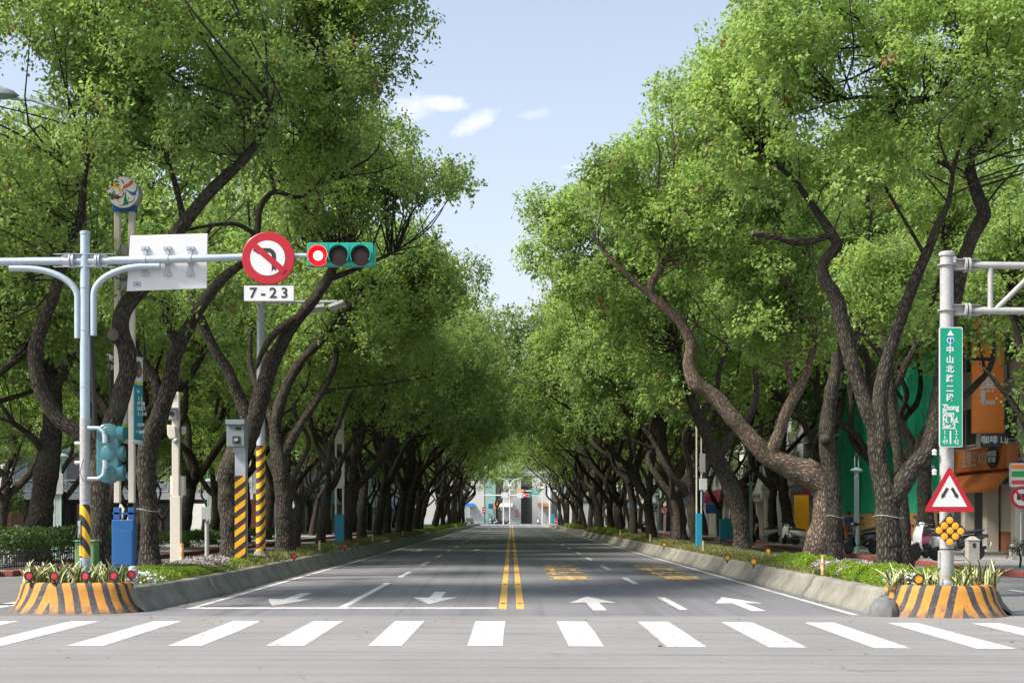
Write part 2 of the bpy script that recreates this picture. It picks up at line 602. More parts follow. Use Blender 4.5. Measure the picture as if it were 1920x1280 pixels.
M['rust'] = mat('rust_orange_fascia', (.36, .105, .025), .6, .3, 1.2, 0, .15, 40, .4, (.12, .04, .02))
M['orange'] = mat('orange_sign', (.85, .23, .02), .5, .1, 1.5, 0, .1)
M['brick'] = mat('red_brown_cladding', (.26, .10, .06), .75, .25, 3, 0, .3)
M['greywall'] = mat('grey_render', (.33, .33, .33), .8, .2, .6, 0, .2, 20, .4, (.15, .15, .15))
M['palewall'] = mat('pale_render', (.55, .54, .51), .8, .14, .6, 0, .2, 20, .35, (.3, .29, .26))
M['whitewall'] = mat('white_render', (.42, .42, .41), .7, .08, .6, 0, .1, 20, .2, (.5, .49, .46))
M['darkwall'] = mat('dark_wall', (.06, .058, .056), .8, .3, .8, 0, .2)
M['tan'] = mat('tan_hoarding', (.46, .28, .11), .7, .2, 2, 0, .1)
M['magenta'] = mat('magenta_sign', (.36, .025, .10), .5, .2, 3)
M['goldpanel'] = mat('gold_yellow_panel', (.80, .40, .01), .5, .1, 1.5)
M['asphalt_sticker'] = mat('torn_sticker_paper', (.34, .34, .33), .8, .5, 18, 0, .2, 50, .7, (.05, .05, .05))
M['silver'] = mat('silver_body_paint', (.60, .60, .60), .28, .06, 4, .3, 0, 60, .1, coat=.6)
M['pinkred'] = mat('magenta_body_paint', (.42, .03, .11), .3, .1, 4, .1, 0, 60, .1, coat=.6)
M['blackpaint'] = mat('black_body_paint', (.018, .019, .022), .25, .15, 4, 0, 0, 60, .1, coat=.6)
M['taxi'] = mat('taxi_yellow_paint', (.80, .38, .005), .3, .08, 4, 0, 0, 60, .1, coat=.6)
M['carred'] = mat('red_body_paint', (.5, .02, .015), .3, .08, 4, 0, 0, 60, .1, coat=.6)
M['stone'] = mat('granite', (.33, .31, .28), .8, .3, 7, 0, .3, 60, .5)
M['chrome'] = mat('chrome', (.7, .7, .7), .15, .1, 6, 1, 0, 60, .1)
M['skin'] = mat('skin', (.42, .24, .16), .6, .08, 5, 0, 0, 60, 0)
M['hair'] = mat('black_hair', (.015, .012, .01), .6, .2, 20)
M['shirt'] = mat('blue_shirt', (.03, .09, .33), .8, .15, 8)
M['shorts'] = mat('red_shorts', (.45, .03, .03), .8, .15, 8)
M['lens_dark'] = mat('dark_signal_lens', (.05, .016, .016), .3, .3, 40, 0, .6, 160, .2, (.02, .02, .02))
M['shutter'] = mat('grey_roller_shutter', (.32, .33, .34), .6, .1, 3, .2, .1)


def emis(name, col, s):
    m, nt, l, b = nodes(name)
    b.inputs['Base Color'].default_value = (*col, 1)
    b.inputs['Emission Color'].default_value = (*col, 1)
    b.inputs['Emission Strength'].default_value = s
    return m


M['redlit'] = emis('lit_red_lens', (1, .0006, .002), 4)
M['redlit'].node_tree.nodes['Principled BSDF'].inputs['Base Color'].default_value = (.25, .0, .0, 1)
M['redhot'] = emis('lit_red_leds', (1, .55, .5), 2.2)
M['whitelit'] = emis('lit_shop_panel', (1, .98, .9), .35)


def net():
    m, nt, l, b = nodes('green_scaffold_net')
    v = coord(nt, l)
    n = noise(nt, l, coord(nt, l, (.6, .6, .12)), 2.2, 5, .6, .6)
    c = mixc(nt, l, n, (.0, .27, .14), (.015, .50, .26))
    w = nt.new('ShaderNodeTexWave'); w.inputs['Scale'].default_value = .28; w.wave_type = 'BANDS'; w.bands_direction = 'Y'
    w.inputs['Distortion'].default_value = .3; l.new(v, w.inputs['Vector'])
    c = mixc(nt, l, mth(nt, l, 'MULTIPLY', mth(nt, l, 'GREATER_THAN', w.outputs['Fac'], .995), .4), c, (.4, .5, .45))
    l.new(c, b.inputs['Base Color'])
    b.inputs['Roughness'].default_value = .7
    bump(nt, l, b, n, .8, .25)
    return m


M['net'] = net()


def planter_mat():
    "black and orange wavy bands that lean away from the middle; uv: along the wall, up the wall"
    m, nt, l, b = nodes('planter_stripes')
    v = coord(nt, l, (1, 1, 1), 'UV')
    s = nt.new('ShaderNodeSeparateXYZ'); l.new(v, s.inputs[0])
    ob = coord(nt, l)
    wob = noise(nt, l, ob, 3.5, 3, .5)
    au = mth(nt, l, 'ABSOLUTE', s.outputs[0])
    lean = mth(nt, l, 'MULTIPLY', mth(nt, l, 'SUBTRACT', 1.0, s.outputs[1]), .16)
    t = mth(nt, l, 'SUBTRACT', au, lean)
    t = mth(nt, l, 'ADD', t, mth(nt, l, 'MULTIPLY', wob, .05))
    fr = mth(nt, l, 'FRACT', mth(nt, l, 'ADD', mth(nt, l, 'DIVIDE', t, .285), 10.25))
    k = mth(nt, l, 'GREATER_THAN', fr, .57)
    n = noise(nt, l, ob, 5, 6, .7)
    org = mixc(nt, l, n, (.40, .165, .018), (.56, .245, .028))
    blk = mixc(nt, l, n, (.018, .018, .022), (.055, .055, .065))
    c = mixc(nt, l, k, org, blk)
    g = mth(nt, l, 'SUBTRACT', noise(nt, l, ob, 4, 6, .75), mth(nt, l, 'MULTIPLY', s.outputs[1], .55))
    c = mixc(nt, l, ramp(nt, l, g, ((.30, (0, 0, 0)), (.54, (.85,) * 3))), c, (.06, .055, .05))
    sc = ramp(nt, l, noise(nt, l, ob, 22, 5, .75), ((.55, (0, 0, 0)), (.68, (.7,) * 3)))
    c = mixc(nt, l, sc, c, (.27, .23, .185))
    l.new(c, b.inputs['Base Color'])
    b.inputs['Roughness'].default_value = .75
    bump(nt, l, b, noise(nt, l, ob, 30, 5, .7), .5, .01)
    return m


M['planter'] = planter_mat()


def variegated():
    m, nt, l, b = nodes('variegated_leaf')
    v = coord(nt, l, (1, 1, 1), 'UV')
    s = nt.new('ShaderNodeSeparateXYZ'); l.new(v, s.inputs[0])
    a = mth(nt, l, 'ABSOLUTE', mth(nt, l, 'SUBTRACT', s.outputs[0], .5))
    a = mth(nt, l, 'ADD', a, mth(nt, l, 'MULTIPLY', mth(nt, l, 'SUBTRACT', noise(nt, l, coord(nt, l, (6, 2, 1), 'UV'), 2, 4), .5), .25))
    c = ramp(nt, l, a, ((.2, (.06, .12, .03)), (.30, (.5, .5, .20)), (.5, (.62, .60, .33))))
    l.new(c, b.inputs['Base Color'])
    b.inputs['Roughness'].default_value = .5
    return m


M['varieg'] = variegated()


def bake_text():
    "turn the lettering into plain mesh objects"
    dg = bpy.context.evaluated_depsgraph_get()
    for o in [o for o in COL.objects if o.type == 'FONT']:
        me = bpy.data.meshes.new_from_object(o.evaluated_get(dg))
        nm, cv = o.name, o.data
        q = bpy.data.objects.new('tmp', me)
        COL.objects.link(q)
        q.parent = o.parent; q.location = o.location; q.rotation_euler = o.rotation_euler; q.scale = o.scale
        for k in o.keys(): q[k] = o[k]
        bpy.data.objects.remove(o)
        q.name = nm


def tyre():
    m, nt, l, b = nodes('tyre_mark')
    v = coord(nt, l)
    b.inputs['Base Color'].default_value = (.03, .03, .032, 1); b.inputs['Roughness'].default_value = .8
    tr = nt.new('ShaderNodeBsdfTransparent'); ms = nt.new('ShaderNodeMixShader')
    n = noise(nt, l, coord(nt, l, (.5, 9, 1)), 1.4, 6, .7)
    l.new(mth(nt, l, 'MULTIPLY', ramp(nt, l, n, ((.42, (0, 0, 0)), (.72, (1, 1, 1)))), .3), ms.inputs[0])
    l.new(tr.outputs[0], ms.inputs[1]); l.new(b.outputs[0], ms.inputs[2]); l.new(ms.outputs[0], nt['Material Output'].inputs['Surface'])
    return m


M['tyre'] = tyre()
# ------------------------------------------------------------------ ground, road, pavements
def sheet(name, x0, x1, y0, y1, z, m, parent=None, kind='structure'):
    b = MB()
    b.quad((x0, y0, z), (x1, y0, z), (x1, y1, z), (x0, y1, z))
    return b.build(name, m, parent, kind=kind)


ORD = ['first', 'second', 'third', 'fourth', 'fifth', 'sixth', 'seventh', 'eighth', 'ninth', 'tenth', 'eleventh', 'twelfth', 'thirteenth',
       'fourteenth', 'fifteenth', 'sixteenth', 'seventeenth', 'eighteenth', 'nineteenth', 'twentieth']
YJ = 24.6
ground = sheet('ground', -900, 900, -200, 2500, -.05, M['ground'])
junction = sheet('junction', -60, 60, -40, YJ, 0, M['cross'])
junction['label'] = 'pale grey asphalt of the junction under the zebra crossing'
road = sheet('road', -6.4, 6.4, YJ, 420, 0, M['road'])
side_lane = sheet('side_lane', -60, -6.4, YJ, 420, 0, M['slow'])
side_lane2 = sheet('side_lane', 6.4, 60, YJ, 420, 0, M['slow'])


def mark(name, poly, m, z=.004, parent=None):
    parent = parent or road
    b = MB()
    i0 = len(b.v)
    b.v += [(x, y, z) for x, y in poly]
    b.face(list(range(len(poly))))
    o = b.build(name, m, parent)
    return o


def rectm(name, x0, x1, y0, y1, m='wpaint', z=.004, parent=None):
    return mark(name, [(x0, y0), (x1, y0), (x1, y1), (x0, y1)], M[m], z, parent)


random.seed(5)
for k in range(-9, 10):
    x = -.32 + 1.245 * k
    dy = -.07 * max(0, x)
    j = lambda: random.uniform(-.02, .02)
    mark('crosswalk_stripe', [(x - .23 + j(), 18.9 + dy + j()), (x + .22 + j(), 18.9 + dy - .03 + j()),
                              (x + .23 + j(), 21.1 + dy + j()), (x + .22 + j(), 23.4 + dy + j()), (x - .22 + j(), 23.4 + dy + j())], M['wpaint'], .004, junction)
rectm('stop_line', -5.7, -.25, 26.55, 26.95)
rectm('lane_line', -3.07, -2.93, 26.96, 37.0)
for sx in (-1, 1):
    rectm('centre_line', sx * .155 - .07, sx * .155 + .07, 26.4, 299, 'ypaint')
    for i in range(26):
        y = 28 + 8 * i
        b = MB(); b.box(sx * .155 - .045, sx * .155 + .045, y, y + .1, .004, .022)
        b.build('road_stud', M['rust'], road, bev=.006)
    rectm('edge_line', sx * 5.62 - .06, sx * 5.62 + .06, YJ + .2 if sx > 0 else 26.96, 299)
for sx in (-1, 1):
    y0 = 26.3 if sx > 0 else 40.5
    i = 0
    while y0 + 10 * i < 285:
        y = y0 + 10 * i
        rectm('lane_dash', sx * 2.98 - .075, sx * 2.98 + .075, y, y + 4)
        i += 1


def arrow(x, y, L, d, w=.44, sh=.12, m='wpaint'):
    "straight-ahead arrow; d=+1 points away from the camera"
    hl = L * .48
    pts = [(-sh, -L / 2), (sh, -L / 2), (sh, L / 2 - hl), (w, L / 2 - hl - .12), (0, L / 2), (-w, L / 2 - hl - .12), (-sh, L / 2 - hl)]
    if d < 0: pts = [(-px, -py) for px, py in pts]
    mark('lane_arrow', [(x + px, y + py) for px, py in pts], M[m])


for x, y, d in ((-4.32, 29.7, -1), (-1.52, 30.3, -1), (1.52, 28.4, 1), (4.22, 28.2, 1), (-4.5, 73, -1), (-1.7, 74, -1), (-4.5, 120, -1), (-1.6, 121, -1)):
    arrow(x, y, 4.6, d)
for x in (1.55, 4.5):
    for i, ch in enumerate('禁行機車'):
        o = text(ch, 'road_lettering', M['ytext'], road, (x, 49.6 - 3.25 * i, .005), 1.18, (0, 0, 0), 1.0, .03, ext=0)
        o.scale = (1.0, 2.25, 1)
for x0, y0, x1, y1 in ((-9.4, 25.5, -9.0, 33), (-11.6, 25.6, -11.2, 32.6), (-13.2, 27.6, -9.1, 28.0), (8.55, 27, 8.67, 60), (10.9, 30, 11.05, 33.5), (10.9, 37, 11.05, 40)):
    rectm('lane_line', x0, x1, y0, y1, 'wpaint', .004, side_lane if x0 < 0 else side_lane2)
rectm('edge_line', -8.62, -8.5, 33, 299, 'wpaint', .004, side_lane)
rectm('stop_line', -5.7, 5.7, 299.2, 301, 'wpaint')
for k in range(8):
    rectm('crosswalk_stripe', -5.4 + 1.4 * k, -4.8 + 1.4 * k, 303, 309, 'wpaint')

# tyre marks swept across the junction
for (x0, y0, x1, y1, x2, y2, w_) in ((-2, 22.3, 4, 20.6, 12, 19.6, .16), (-3, 21.6, 3, 19.9, 12, 18.8, .14), (-1, 20.9, 4, 19.2, 12, 17.6, .16), (-9, 18.4, 0, 18.0, 9, 16.9, .15), (-9, 17.2, 0, 17.1, 9, 16.2, .13),
                                     (-3, 24.3, 3, 22.6, 10, 21.6, .13), (1, 21.9, 5, 20.0, 12, 18.3, .12), (-8, 16.2, -1, 16.6, 7, 15.4, .14)):
    b = MB()
    for k in range(25):
        u = k / 24
        p = Vector((x0, y0)) * (1 - u) ** 2 + Vector((x1, y1)) * 2 * u * (1 - u) + Vector((x2, y2)) * u * u
        for s_ in (-.5, .5): b.v.append((p.x, p.y + s_ * w_, .0075))
    for k in range(24): b.face((2 * k, 2 * k + 2, 2 * k + 3, 2 * k + 1))
    b.build('tyre_mark', M['tyre'], junction)

# pavements with red kerbs
for s, nm in ((-1, 'west'), (1, 'east')):
    b = MB()
    y0 = 41 if s < 0 else 40
    b.box(min(s * 13.75, s * 60), max(s * 13.75, s * 60), y0, 298, .0, .14)
    pv = b.build('pavement', M['pave'], None, kind='structure')
    kb = None
    y = y0
    i = 0
    while y < 298:
        L = 3.0 if y < 130 else 12.0
        L = min(L, 298 - y)
        if kb is None or y >= 129.9:
            kb = MB().box(min(s * 13.45, s * 13.745), max(s * 13.45, s * 13.745), y + .01, y + L - .01, 0, .155).build('kerb_stone', M['redkerb'], pv, bev=.02)
            k0 = y
        else:
            c = kb.copy(); COL.objects.link(c); c.location = (0, y - k0, 0)
        y += L
    # kerb across the end at the crossing street
    if s < 0:
        for i in range(8):
            MB().box(-13.75 - 3 * (i + 1) + .01, -13.75 - 3 * i - .01, y0 - .3, y0 - .003, 0, .155).build('kerb_stone', M['redkerb'], pv, bev=.02)
    else:
        for i in range(5):
            MB().box(13.75 + 3 * i + .01, 13.75 + 3 * (i + 1) - .01, y0 - .3, y0 - .003, 0, .155).build('kerb_stone', M['redkerb'], pv, bev=.02)

# ------------------------------------------------------------------ medians
KPROF = [(0, 0), (.02, .06), (.06, .11), (.16, .22), (.20, .33), (.23, .385), (.27, .405), (.42, .405), (.43, .30)]   # inset from the road face, height
random.seed(11)


def kerb_mesh(L, nj=9):
    b = MB()
    n = len(KPROF)
    ys = [L * i / (nj - 1) for i in range(nj)]
    for i, y in enumerate(ys):
        for (u, h) in KPROF:
            e = random.uniform(-.006, .006)
            b.v.append((u + e, y, h + (e if h > .3 else 0)))
    for i in range(nj - 1):
        for k in range(n - 1):
            a = i * n + k
            b.face((a, a + n, a + n + 1, a + 1))
    b.face(list(range(n)))
    b.face([(nj - 1) * n + k for k in range(n)][::-1])
    return b


XI, XO = 5.92, 8.2           # median faces towards the main road and towards the side lane
Y1 = 293.0
YST = {-1: 25.75, 1: 24.95}   # where the kerb blocks start behind the planters
MED_TOP = .37


def gap_after(y):
    return .16 if any(abs(y - q) < .3 for q in (31.0, 50.2, 69.4, 88.6, 107.8)) else .025


medians = {}
for s, lab in ((-1, 'planted concrete median beside the traffic signal'), (1, 'planted concrete median beside the green street-name sign')):
    # bumpy soil between the kerbs
    b = MB()
    ny, nx = 150, 7
    Y0 = YST[s]
    ysl = [Y0 + .35 + (Y1 - Y0 - .35) * (i / (ny - 1)) ** 1.6 for i in range(ny)]
    for i, y in enumerate(ysl):
        for k in range(nx):
            t = k / (nx - 1)
            x = XI + .41 + (XO - XI - .82) * t
            h = MED_TOP - .03 + .07 * math.sin(math.pi * t) + (random.uniform(-.015, .02) if 0 < k < nx - 1 else 0)
            b.v.append((s * x, y, h))
    for i in range(ny - 1):
        for k in range(nx - 1):
            a = i * nx + k
            q = (a, a + 1, a + nx + 1, a + nx)
            b.face(q if s > 0 else q[::-1])
    md = b.build('median', M['soil'], None, smooth=True, kind='structure')
    md['label'] = lab
    medians[s] = md
    LS = 31.0 - Y0
    short = kerb_mesh(LS - .1).build('kerb_block', M['concrete'], md, smooth=True)
    me64 = kerb_mesh(6.4 - .03, 13).build('kerb_block', M['concrete'], md, smooth=True)
    meshes = {LS: short.data, 6.4: me64.data}
    first = {LS: short, 6.4: me64}
    for inner in (True, False):
        y = Y0
        L = LS
        while y < Y1 - 1:
            fo = first.pop(L, None)
            o = fo or bpy.data.objects.new('kerb_block', meshes[L])
            if fo is None:
                COL.objects.link(o); o.parent = md
            # inner face looks at the main road, outer at the side lane
            flip = (s > 0) == inner
            if flip:
                o.location = (s * (XI if inner else XO), y + .01, 0)
            else:
                o.location = (s * (XI if inner else XO), y + L - .01 - gap_after(y + L), 0)
                o.rotation_euler = (0, 0, math.pi)
                if inner and L == LS: o.rotation_euler = (0, 0, math.pi - .052)
            y += L
            L = 6.4


def planter(s, front, pts, label):
    "striped concrete nose of a median: flared wall round a bed of soil"
    t = thing('striped_planter', label, 'planter', (s * 7.05, front + 1.2, 0))
    # densify the footprint
    path = []
    for (a, b_) in zip(pts, pts[1:]):
        a, b_ = Vector((*a, 0)), Vector((*b_, 0))
        n = max(2, int((b_ - a).length / .06))
        path += [a.lerp(b_, i / n) for i in range(n)]
    path.append(Vector((*pts[-1], 0)))
    for _ in range(26):
        path = [path[0]] + [(path[i - 1] + path[i] * 2 + path[i + 1]) / 4 for i in range(1, len(path) - 1)] + [path[-1]]
    prof = [(0, 0), (.03, .04), (.09, .12), (.15, .24), (.18, .38), (.195, .46), (.22, .495), (.27, .505), (.42, .50), (.43, .38)]
    cum = [0]
    for a, b_ in zip(path, path[1:]): cum.append(cum[-1] + (b_ - a).length)
    mid = cum[-1] * (.56 if s < 0 else .40)
    b = MB()
    n = len(prof)
    random.seed(3)
    for i, p in enumerate(path):
        tg = (path[min(i + 1, len(path) - 1)] - path[max(0, i - 1)]).normalized()
        inn = Vector((-tg.y, tg.x, 0))
        for (u, h) in prof:
            e = random.uniform(-.004, .004)
            q = p + inn * (u + e)
            b.v.append((q.x, q.y, h))
    hs = [h / .5 for _, h in prof]
    for i in range(len(path) - 1):
        for k in range(n - 1):
            a = i * n + k
            u0, u1 = cum[i] - mid, cum[i + 1] - mid
            b.face((a, a + n, a + n + 1, a + 1), ((u0, hs[k]), (u1, hs[k]), (u1, hs[k + 1]), (u0, hs[k + 1])))
    b.build('wall', M['planter'], t, smooth=True)
    c = MB()
    cen = Vector((sum(p.x for p in path) / len(path), sum(p.y for p in path) / len(path), .44))
    inner = []
    for i, p in enumerate(path):
        tg = (path[min(i + 1, len(path) - 1)] - path[max(0, i - 1)]).normalized()
        q = p + Vector((-tg.y, tg.x, 0)) * .40
        inner.append((q.x, q.y, .44 + random.uniform(-.02, .02)))
    c.v += inner + [tuple(cen)]
    for i in range(len(inner) - 1): c.face((i, i + 1, len(inner)))
    c.face((len(inner) - 1, 0, len(inner)))
    c.build('soil', M['soil'], t)
    return t


pw = planter(-1, 25.1, [(-8.3, 27.0), (-8.6, 26.2), (-8.52, 25.6), (-8.2, 25.25), (-7.4, 25.06), (-6.8, 25.10), (-6.45, 25.22), (-6.27, 25.5), (-6.24, 25.8)],
        'orange and black striped planter with red reflectors under the traffic signal pole')
pe = planter(1, 24.0, [(5.97, 25.05), (6.0, 24.75), (6.15, 24.4), (6.5, 24.12), (7.1, 24.02), (7.7, 24.12), (8.0, 24.4), (8.14, 25.0), (8.2, 26.2)],
        'orange and black striped planter with yellow reflector under the street-name-sign pole')
# rough lump of grouted stone where the kerb meets the planter
b = MB()
random.seed(8)
for i in range(9):
    th = math.pi * .5 * i / 8
    for k in range(14):
        a = 2 * math.pi * k / 14
        e = random.uniform(.93, 1.08)
        b.v.append((6.03 + .26 * math.cos(a) * math.cos(th) * e, 24.62 + .3 * math.sin(a) * math.cos(th) * e, .34 * math.sin(th) * e - .02))
for i in range(8):
    for k in range(14): b.face((i * 14 + k, i * 14 + (k + 1) % 14, (i + 1) * 14 + (k + 1) % 14, (i + 1) * 14 + k))
b.build('stone_lump', mat('grey_rubble', (.13, .135, .135), .9, .5, 9, 0, .6, 30, .5), pe, smooth=True)

# ------------------------------------------------------------------ tree machinery
def vnoise(u, v, per, seed):
    "smooth value noise, periodic in u with period per"
    rs = np.random.RandomState(seed)
    tab = rs.rand(64, 256)
    iu, iv = np.floor(u).astype(int), np.floor(v).astype(int)
    fu, fv = u - iu, v - iv
    fu = fu * fu * (3 - 2 * fu); fv = fv * fv * (3 - 2 * fv)
    a = tab[(iu % per) % 64, iv % 256]; b = tab[((iu + 1) % per) % 64, iv % 256]
    c = tab[(iu % per) % 64, (iv + 1) % 256]; d = tab[((iu + 1) % per) % 64, (iv + 1) % 256]
    return (a * (1 - fu) + b * fu) * (1 - fv) + (c * (1 - fu) + d * fu) * fv


def catmull(pts, rad, step):
    pts = np.array(pts, float); rad = np.array(rad, float)
    P0 = np.vstack([2 * pts[0] - pts[1], pts, 2 * pts[-1] - pts[-2]])
    out, ro = [], []
    for i in range(len(pts) - 1):
        p0, p1, p2, p3 = P0[i:i + 4]
        n = max(1, int(np.linalg.norm(p2 - p1) / step))
        for k in range(n):
            t = k / n
            out.append(.5 * ((2 * p1) + (-p0 + p2) * t + (2 * p0 - 5 * p1 + 4 * p2 - p3) * t * t + (-p0 + 3 * p1 - 3 * p2 + p3) * t ** 3))
            ro.append(rad[i] * (1 - t) + rad[i + 1] * t)
    out.append(pts[-1]); ro.append(rad[-1])
    return np.array(out), np.array(ro)


class Wood:
    def __init__(s): s.V, s.Fc, s.UV, s.MI, s.n = [], [], [], [], 0

    def limb(s, pts, rad, step=.08, n=14, rough=.06, seed=0, endcut=False):
        p, r = catmull(pts, rad, step)
        m = len(p)
        t = np.gradient(p, axis=0)
        t /= np.linalg.norm(t, axis=1)[:, None] + 1e-9
        ref = np.array([0.31, -0.9, 0.2]); ref /= np.linalg.norm(ref)
        nx = np.cross(t, ref); nx /= np.linalg.norm(nx, axis=1)[:, None] + 1e-9
        ny = np.cross(t, nx)
        ln = np.concatenate([[0], np.cumsum(np.linalg.norm(np.diff(p, axis=0), axis=1))])
        a = np.arange(n) / n * 2 * np.pi
        A, Lg = np.meshgrid(a, ln)
        U = A / (2 * np.pi)
        ro = seed * 7 + 1
        per = max(3, n // 2)
        d = (vnoise(U * 4, Lg / .45, 4, ro) - .5) * 2 * rough * 1.6 + (vnoise(U * per, Lg / .14, per, ro + 3) - .5) * 2 * rough * .7
        rr = r[:, None] * (1 + d)
        V = p[:, None, :] + (nx[:, None, :] * np.cos(A)[..., None] + ny[:, None, :] * np.sin(A)[..., None]) * rr[..., None]
        b = s.n
        s.V.append(V.reshape(-1, 3))
        i, k = np.meshgrid(np.arange(m - 1), np.arange(n), indexing='ij')
        k2 = (k + 1) % n
        f = np.stack([b + i * n + k, b + i * n + k2, b + (i + 1) * n + k2, b + (i + 1) * n + k], -1).reshape(-1, 4)
        circ_ = 2 * np.pi * max(.03, float(r.mean()))
        u0, u1 = k / n * circ_, (k + 1) / n * circ_
        v0, v1 = ln[i], ln[i + 1]
        uv = np.stack([np.stack([u0, v0], -1), np.stack([u1, v0], -1), np.stack([u1, v1], -1), np.stack([u0, v1], -1)], 2).reshape(-1, 4, 2)
        s.Fc.append(f); s.UV.append(uv); s.MI.append(np.zeros(len(f), int))
        s.n += m * n
        # close the end with a fan of quads round a centre point
        c = p[-1] + t[-1] * r[-1] * (.05 if endcut else .8)
        s.V.append(c[None]); ci = s.n; s.n += 1
        base = b + (m - 1) * n
        kk = np.arange(0, n - 1, 2)
        ff = np.stack([base + kk, base + (kk + 1) % n, base + (kk + 2) % n, np.full(len(kk), ci)], -1)
        s.Fc.append(ff); s.UV.append(np.zeros((len(ff), 4, 2))); s.MI.append(np.full(len(ff), 1 if endcut else 0))
        return p, r

    def build(s, name, parent, origin, barkm='bark'):
        V = np.vstack(s.V) - np.array(origin)
        Fq = np.vstack(s.Fc); UV = np.vstack(s.UV); MI = np.concatenate(s.MI)
        me = quadmesh(name, V, Fq, MI)
        l = me.uv_layers.new(name='UVMap')
        l.data.foreach_set('uv', UV.reshape(-1).astype(np.float32))
        me.polygons.foreach_set('use_smooth', np.ones(len(Fq), bool))
        me.materials.append(M[barkm]); me.materials.append(M['cutwood'])
        me.update()
        o = bpy.data.objects.new(name, me)
        COL.objects.link(o)
        o.parent = parent
        return o


def quadmesh(name, V, Fq, MI=None):
    me = bpy.data.meshes.new(name)
    me.vertices.add(len(V))
    me.vertices.foreach_set('co', np.ascontiguousarray(V, np.float32).reshape(-1))
    k = Fq.shape[1]
    me.loops.add(Fq.size)
    me.loops.foreach_set('vertex_index', Fq.reshape(-1).astype(np.int32))
    me.polygons.add(len(Fq))
    me.polygons.foreach_set('loop_start', np.arange(0, Fq.size, k, dtype=np.int32))
    if MI is not None: me.polygons.foreach_set('material_index', MI.astype(np.int32))
    me.update(calc_edges=True)
    return me


def unit(a):
    return a / (np.linalg.norm(a, axis=-1, keepdims=True) + 1e-9)


def leaf_mesh(name, pos, ldir, nrm, size, tint, wid=.58, fold=.10):
    "kite-shaped, slightly folded leaves as one mesh; all arrays are per leaf"
    ldir = unit(ldir)
    nrm = unit(nrm - ldir * (nrm * ldir).sum(1)[:, None])
    sd = np.cross(ldir, nrm)
    L = size[:, None]
    v0 = pos
    v1 = pos + ldir * L * .45 + sd * L * wid * .5 + nrm * L * fold
    v2 = pos + ldir * L
    v3 = pos + ldir * L * .45 - sd * L * wid * .5 + nrm * L * fold
    V = np.stack([v0, v1, v2, v3], 1).reshape(-1, 3)
    n = len(pos)
    Fq = (np.arange(n)[:, None] * 4 + np.arange(4)[None]).astype(np.int32)
    me = quadmesh(name, V, Fq)
    at = me.attributes.new('tint', 'FLOAT_COLOR', 'POINT')
    col = np.ones((n, 4, 4), np.float32)
    col[:, :, :3] = tint[:, None, :]
    at.data.foreach_set('color', col.reshape(-1))
    return me


NLEAF = [0]


def crown_mesh(name, cl, rad, dens, leaf, seed, per_twig=13, bright=.35, spread=1.0, dead=.009):
    """foliage of a crown: leaf sprays (twigs) spread through clumps.
    cl: clump centres, rad: clump radii, dens: sprays per m2 of clump"""
    rs = np.random.RandomState(seed)
    cl = np.asarray(cl, float); rad = np.asarray(rad, float)
    nt = np.maximum(3, (dens * rad ** 2 * rs.uniform(.7, 1.3, len(rad)))).astype(int)
    ci = np.repeat(np.arange(len(cl)), nt)
    T = len(ci)
    d = unit(rs.normal(size=(T, 3)) + np.array([0, 0, .35]))
    rr = rad[ci] * (.35 + .65 * rs.rand(T) ** .6)
    tp = cl[ci] + d * rr[:, None] * np.array([1.12, 1.12, .72])
    tax = unit(d * .7 + rs.normal(size=(T, 3)) * .6 + np.array([0, 0, -.1]))
    cb = np.clip(bright + rs.normal(size=len(cl)) * .27, 0, 1)
    tb = np.clip(cb[ci] + rs.normal(size=T) * .16, 0, 1)
    td = (rs.rand(T) < dead).astype(float)
    ti = np.repeat(np.arange(T), per_twig)
    n = len(ti)
    NLEAF[0] += n
    sl_ = rs.rand(n)
    tw = leaf * 3.2 * spread
    pos = tp[ti] + tax[ti] * (sl_ * tw)[:, None] + rs.normal(size=(n, 3)) * leaf * .55
    ld = unit(tax[ti] * .45 + rs.normal(size=(n, 3)) * .75 + np.array([0, 0, -.3]))
    nr = unit(d[ti] * .65 + np.array([0, 0, .7]) + rs.normal(size=(n, 3)) * .38)
    size = leaf * rs.uniform(.65, 1.25, n)
    tint = np.zeros((n, 3))
    tint[:, 0] = np.clip(tb[ti] + rs.normal(size=n) * .13, 0, 1)
    tint[:, 1] = td[ti] * rs.uniform(.5, 1, n) + (rs.rand(n) < .006) * .7
    return leaf_mesh(name, pos, ld, nr, size, tint)


def add_crown(me, parent, m=None, loc=(0, 0, 0)):
    me.materials.append(m or M['leaf'])
    o = bpy.data.objects.new('crown', me)
    COL.objects.link(o)
    o.parent = parent
    o.location = loc
    return o


def in_poly(p, poly):
    x, y = p[:, 0], p[:, 1]
    ins = np.zeros(len(p), bool)
    n = len(poly)
    for i in range(n):
        x0, y0 = poly[i]; x1, y1 = poly[(i + 1) % n]
        c = ((y0 > y) != (y1 > y)) & (x < (x1 - x0) * (y - y0) / (y1 - y0 + 1e-9) + x0)
        ins ^= c
    return ins


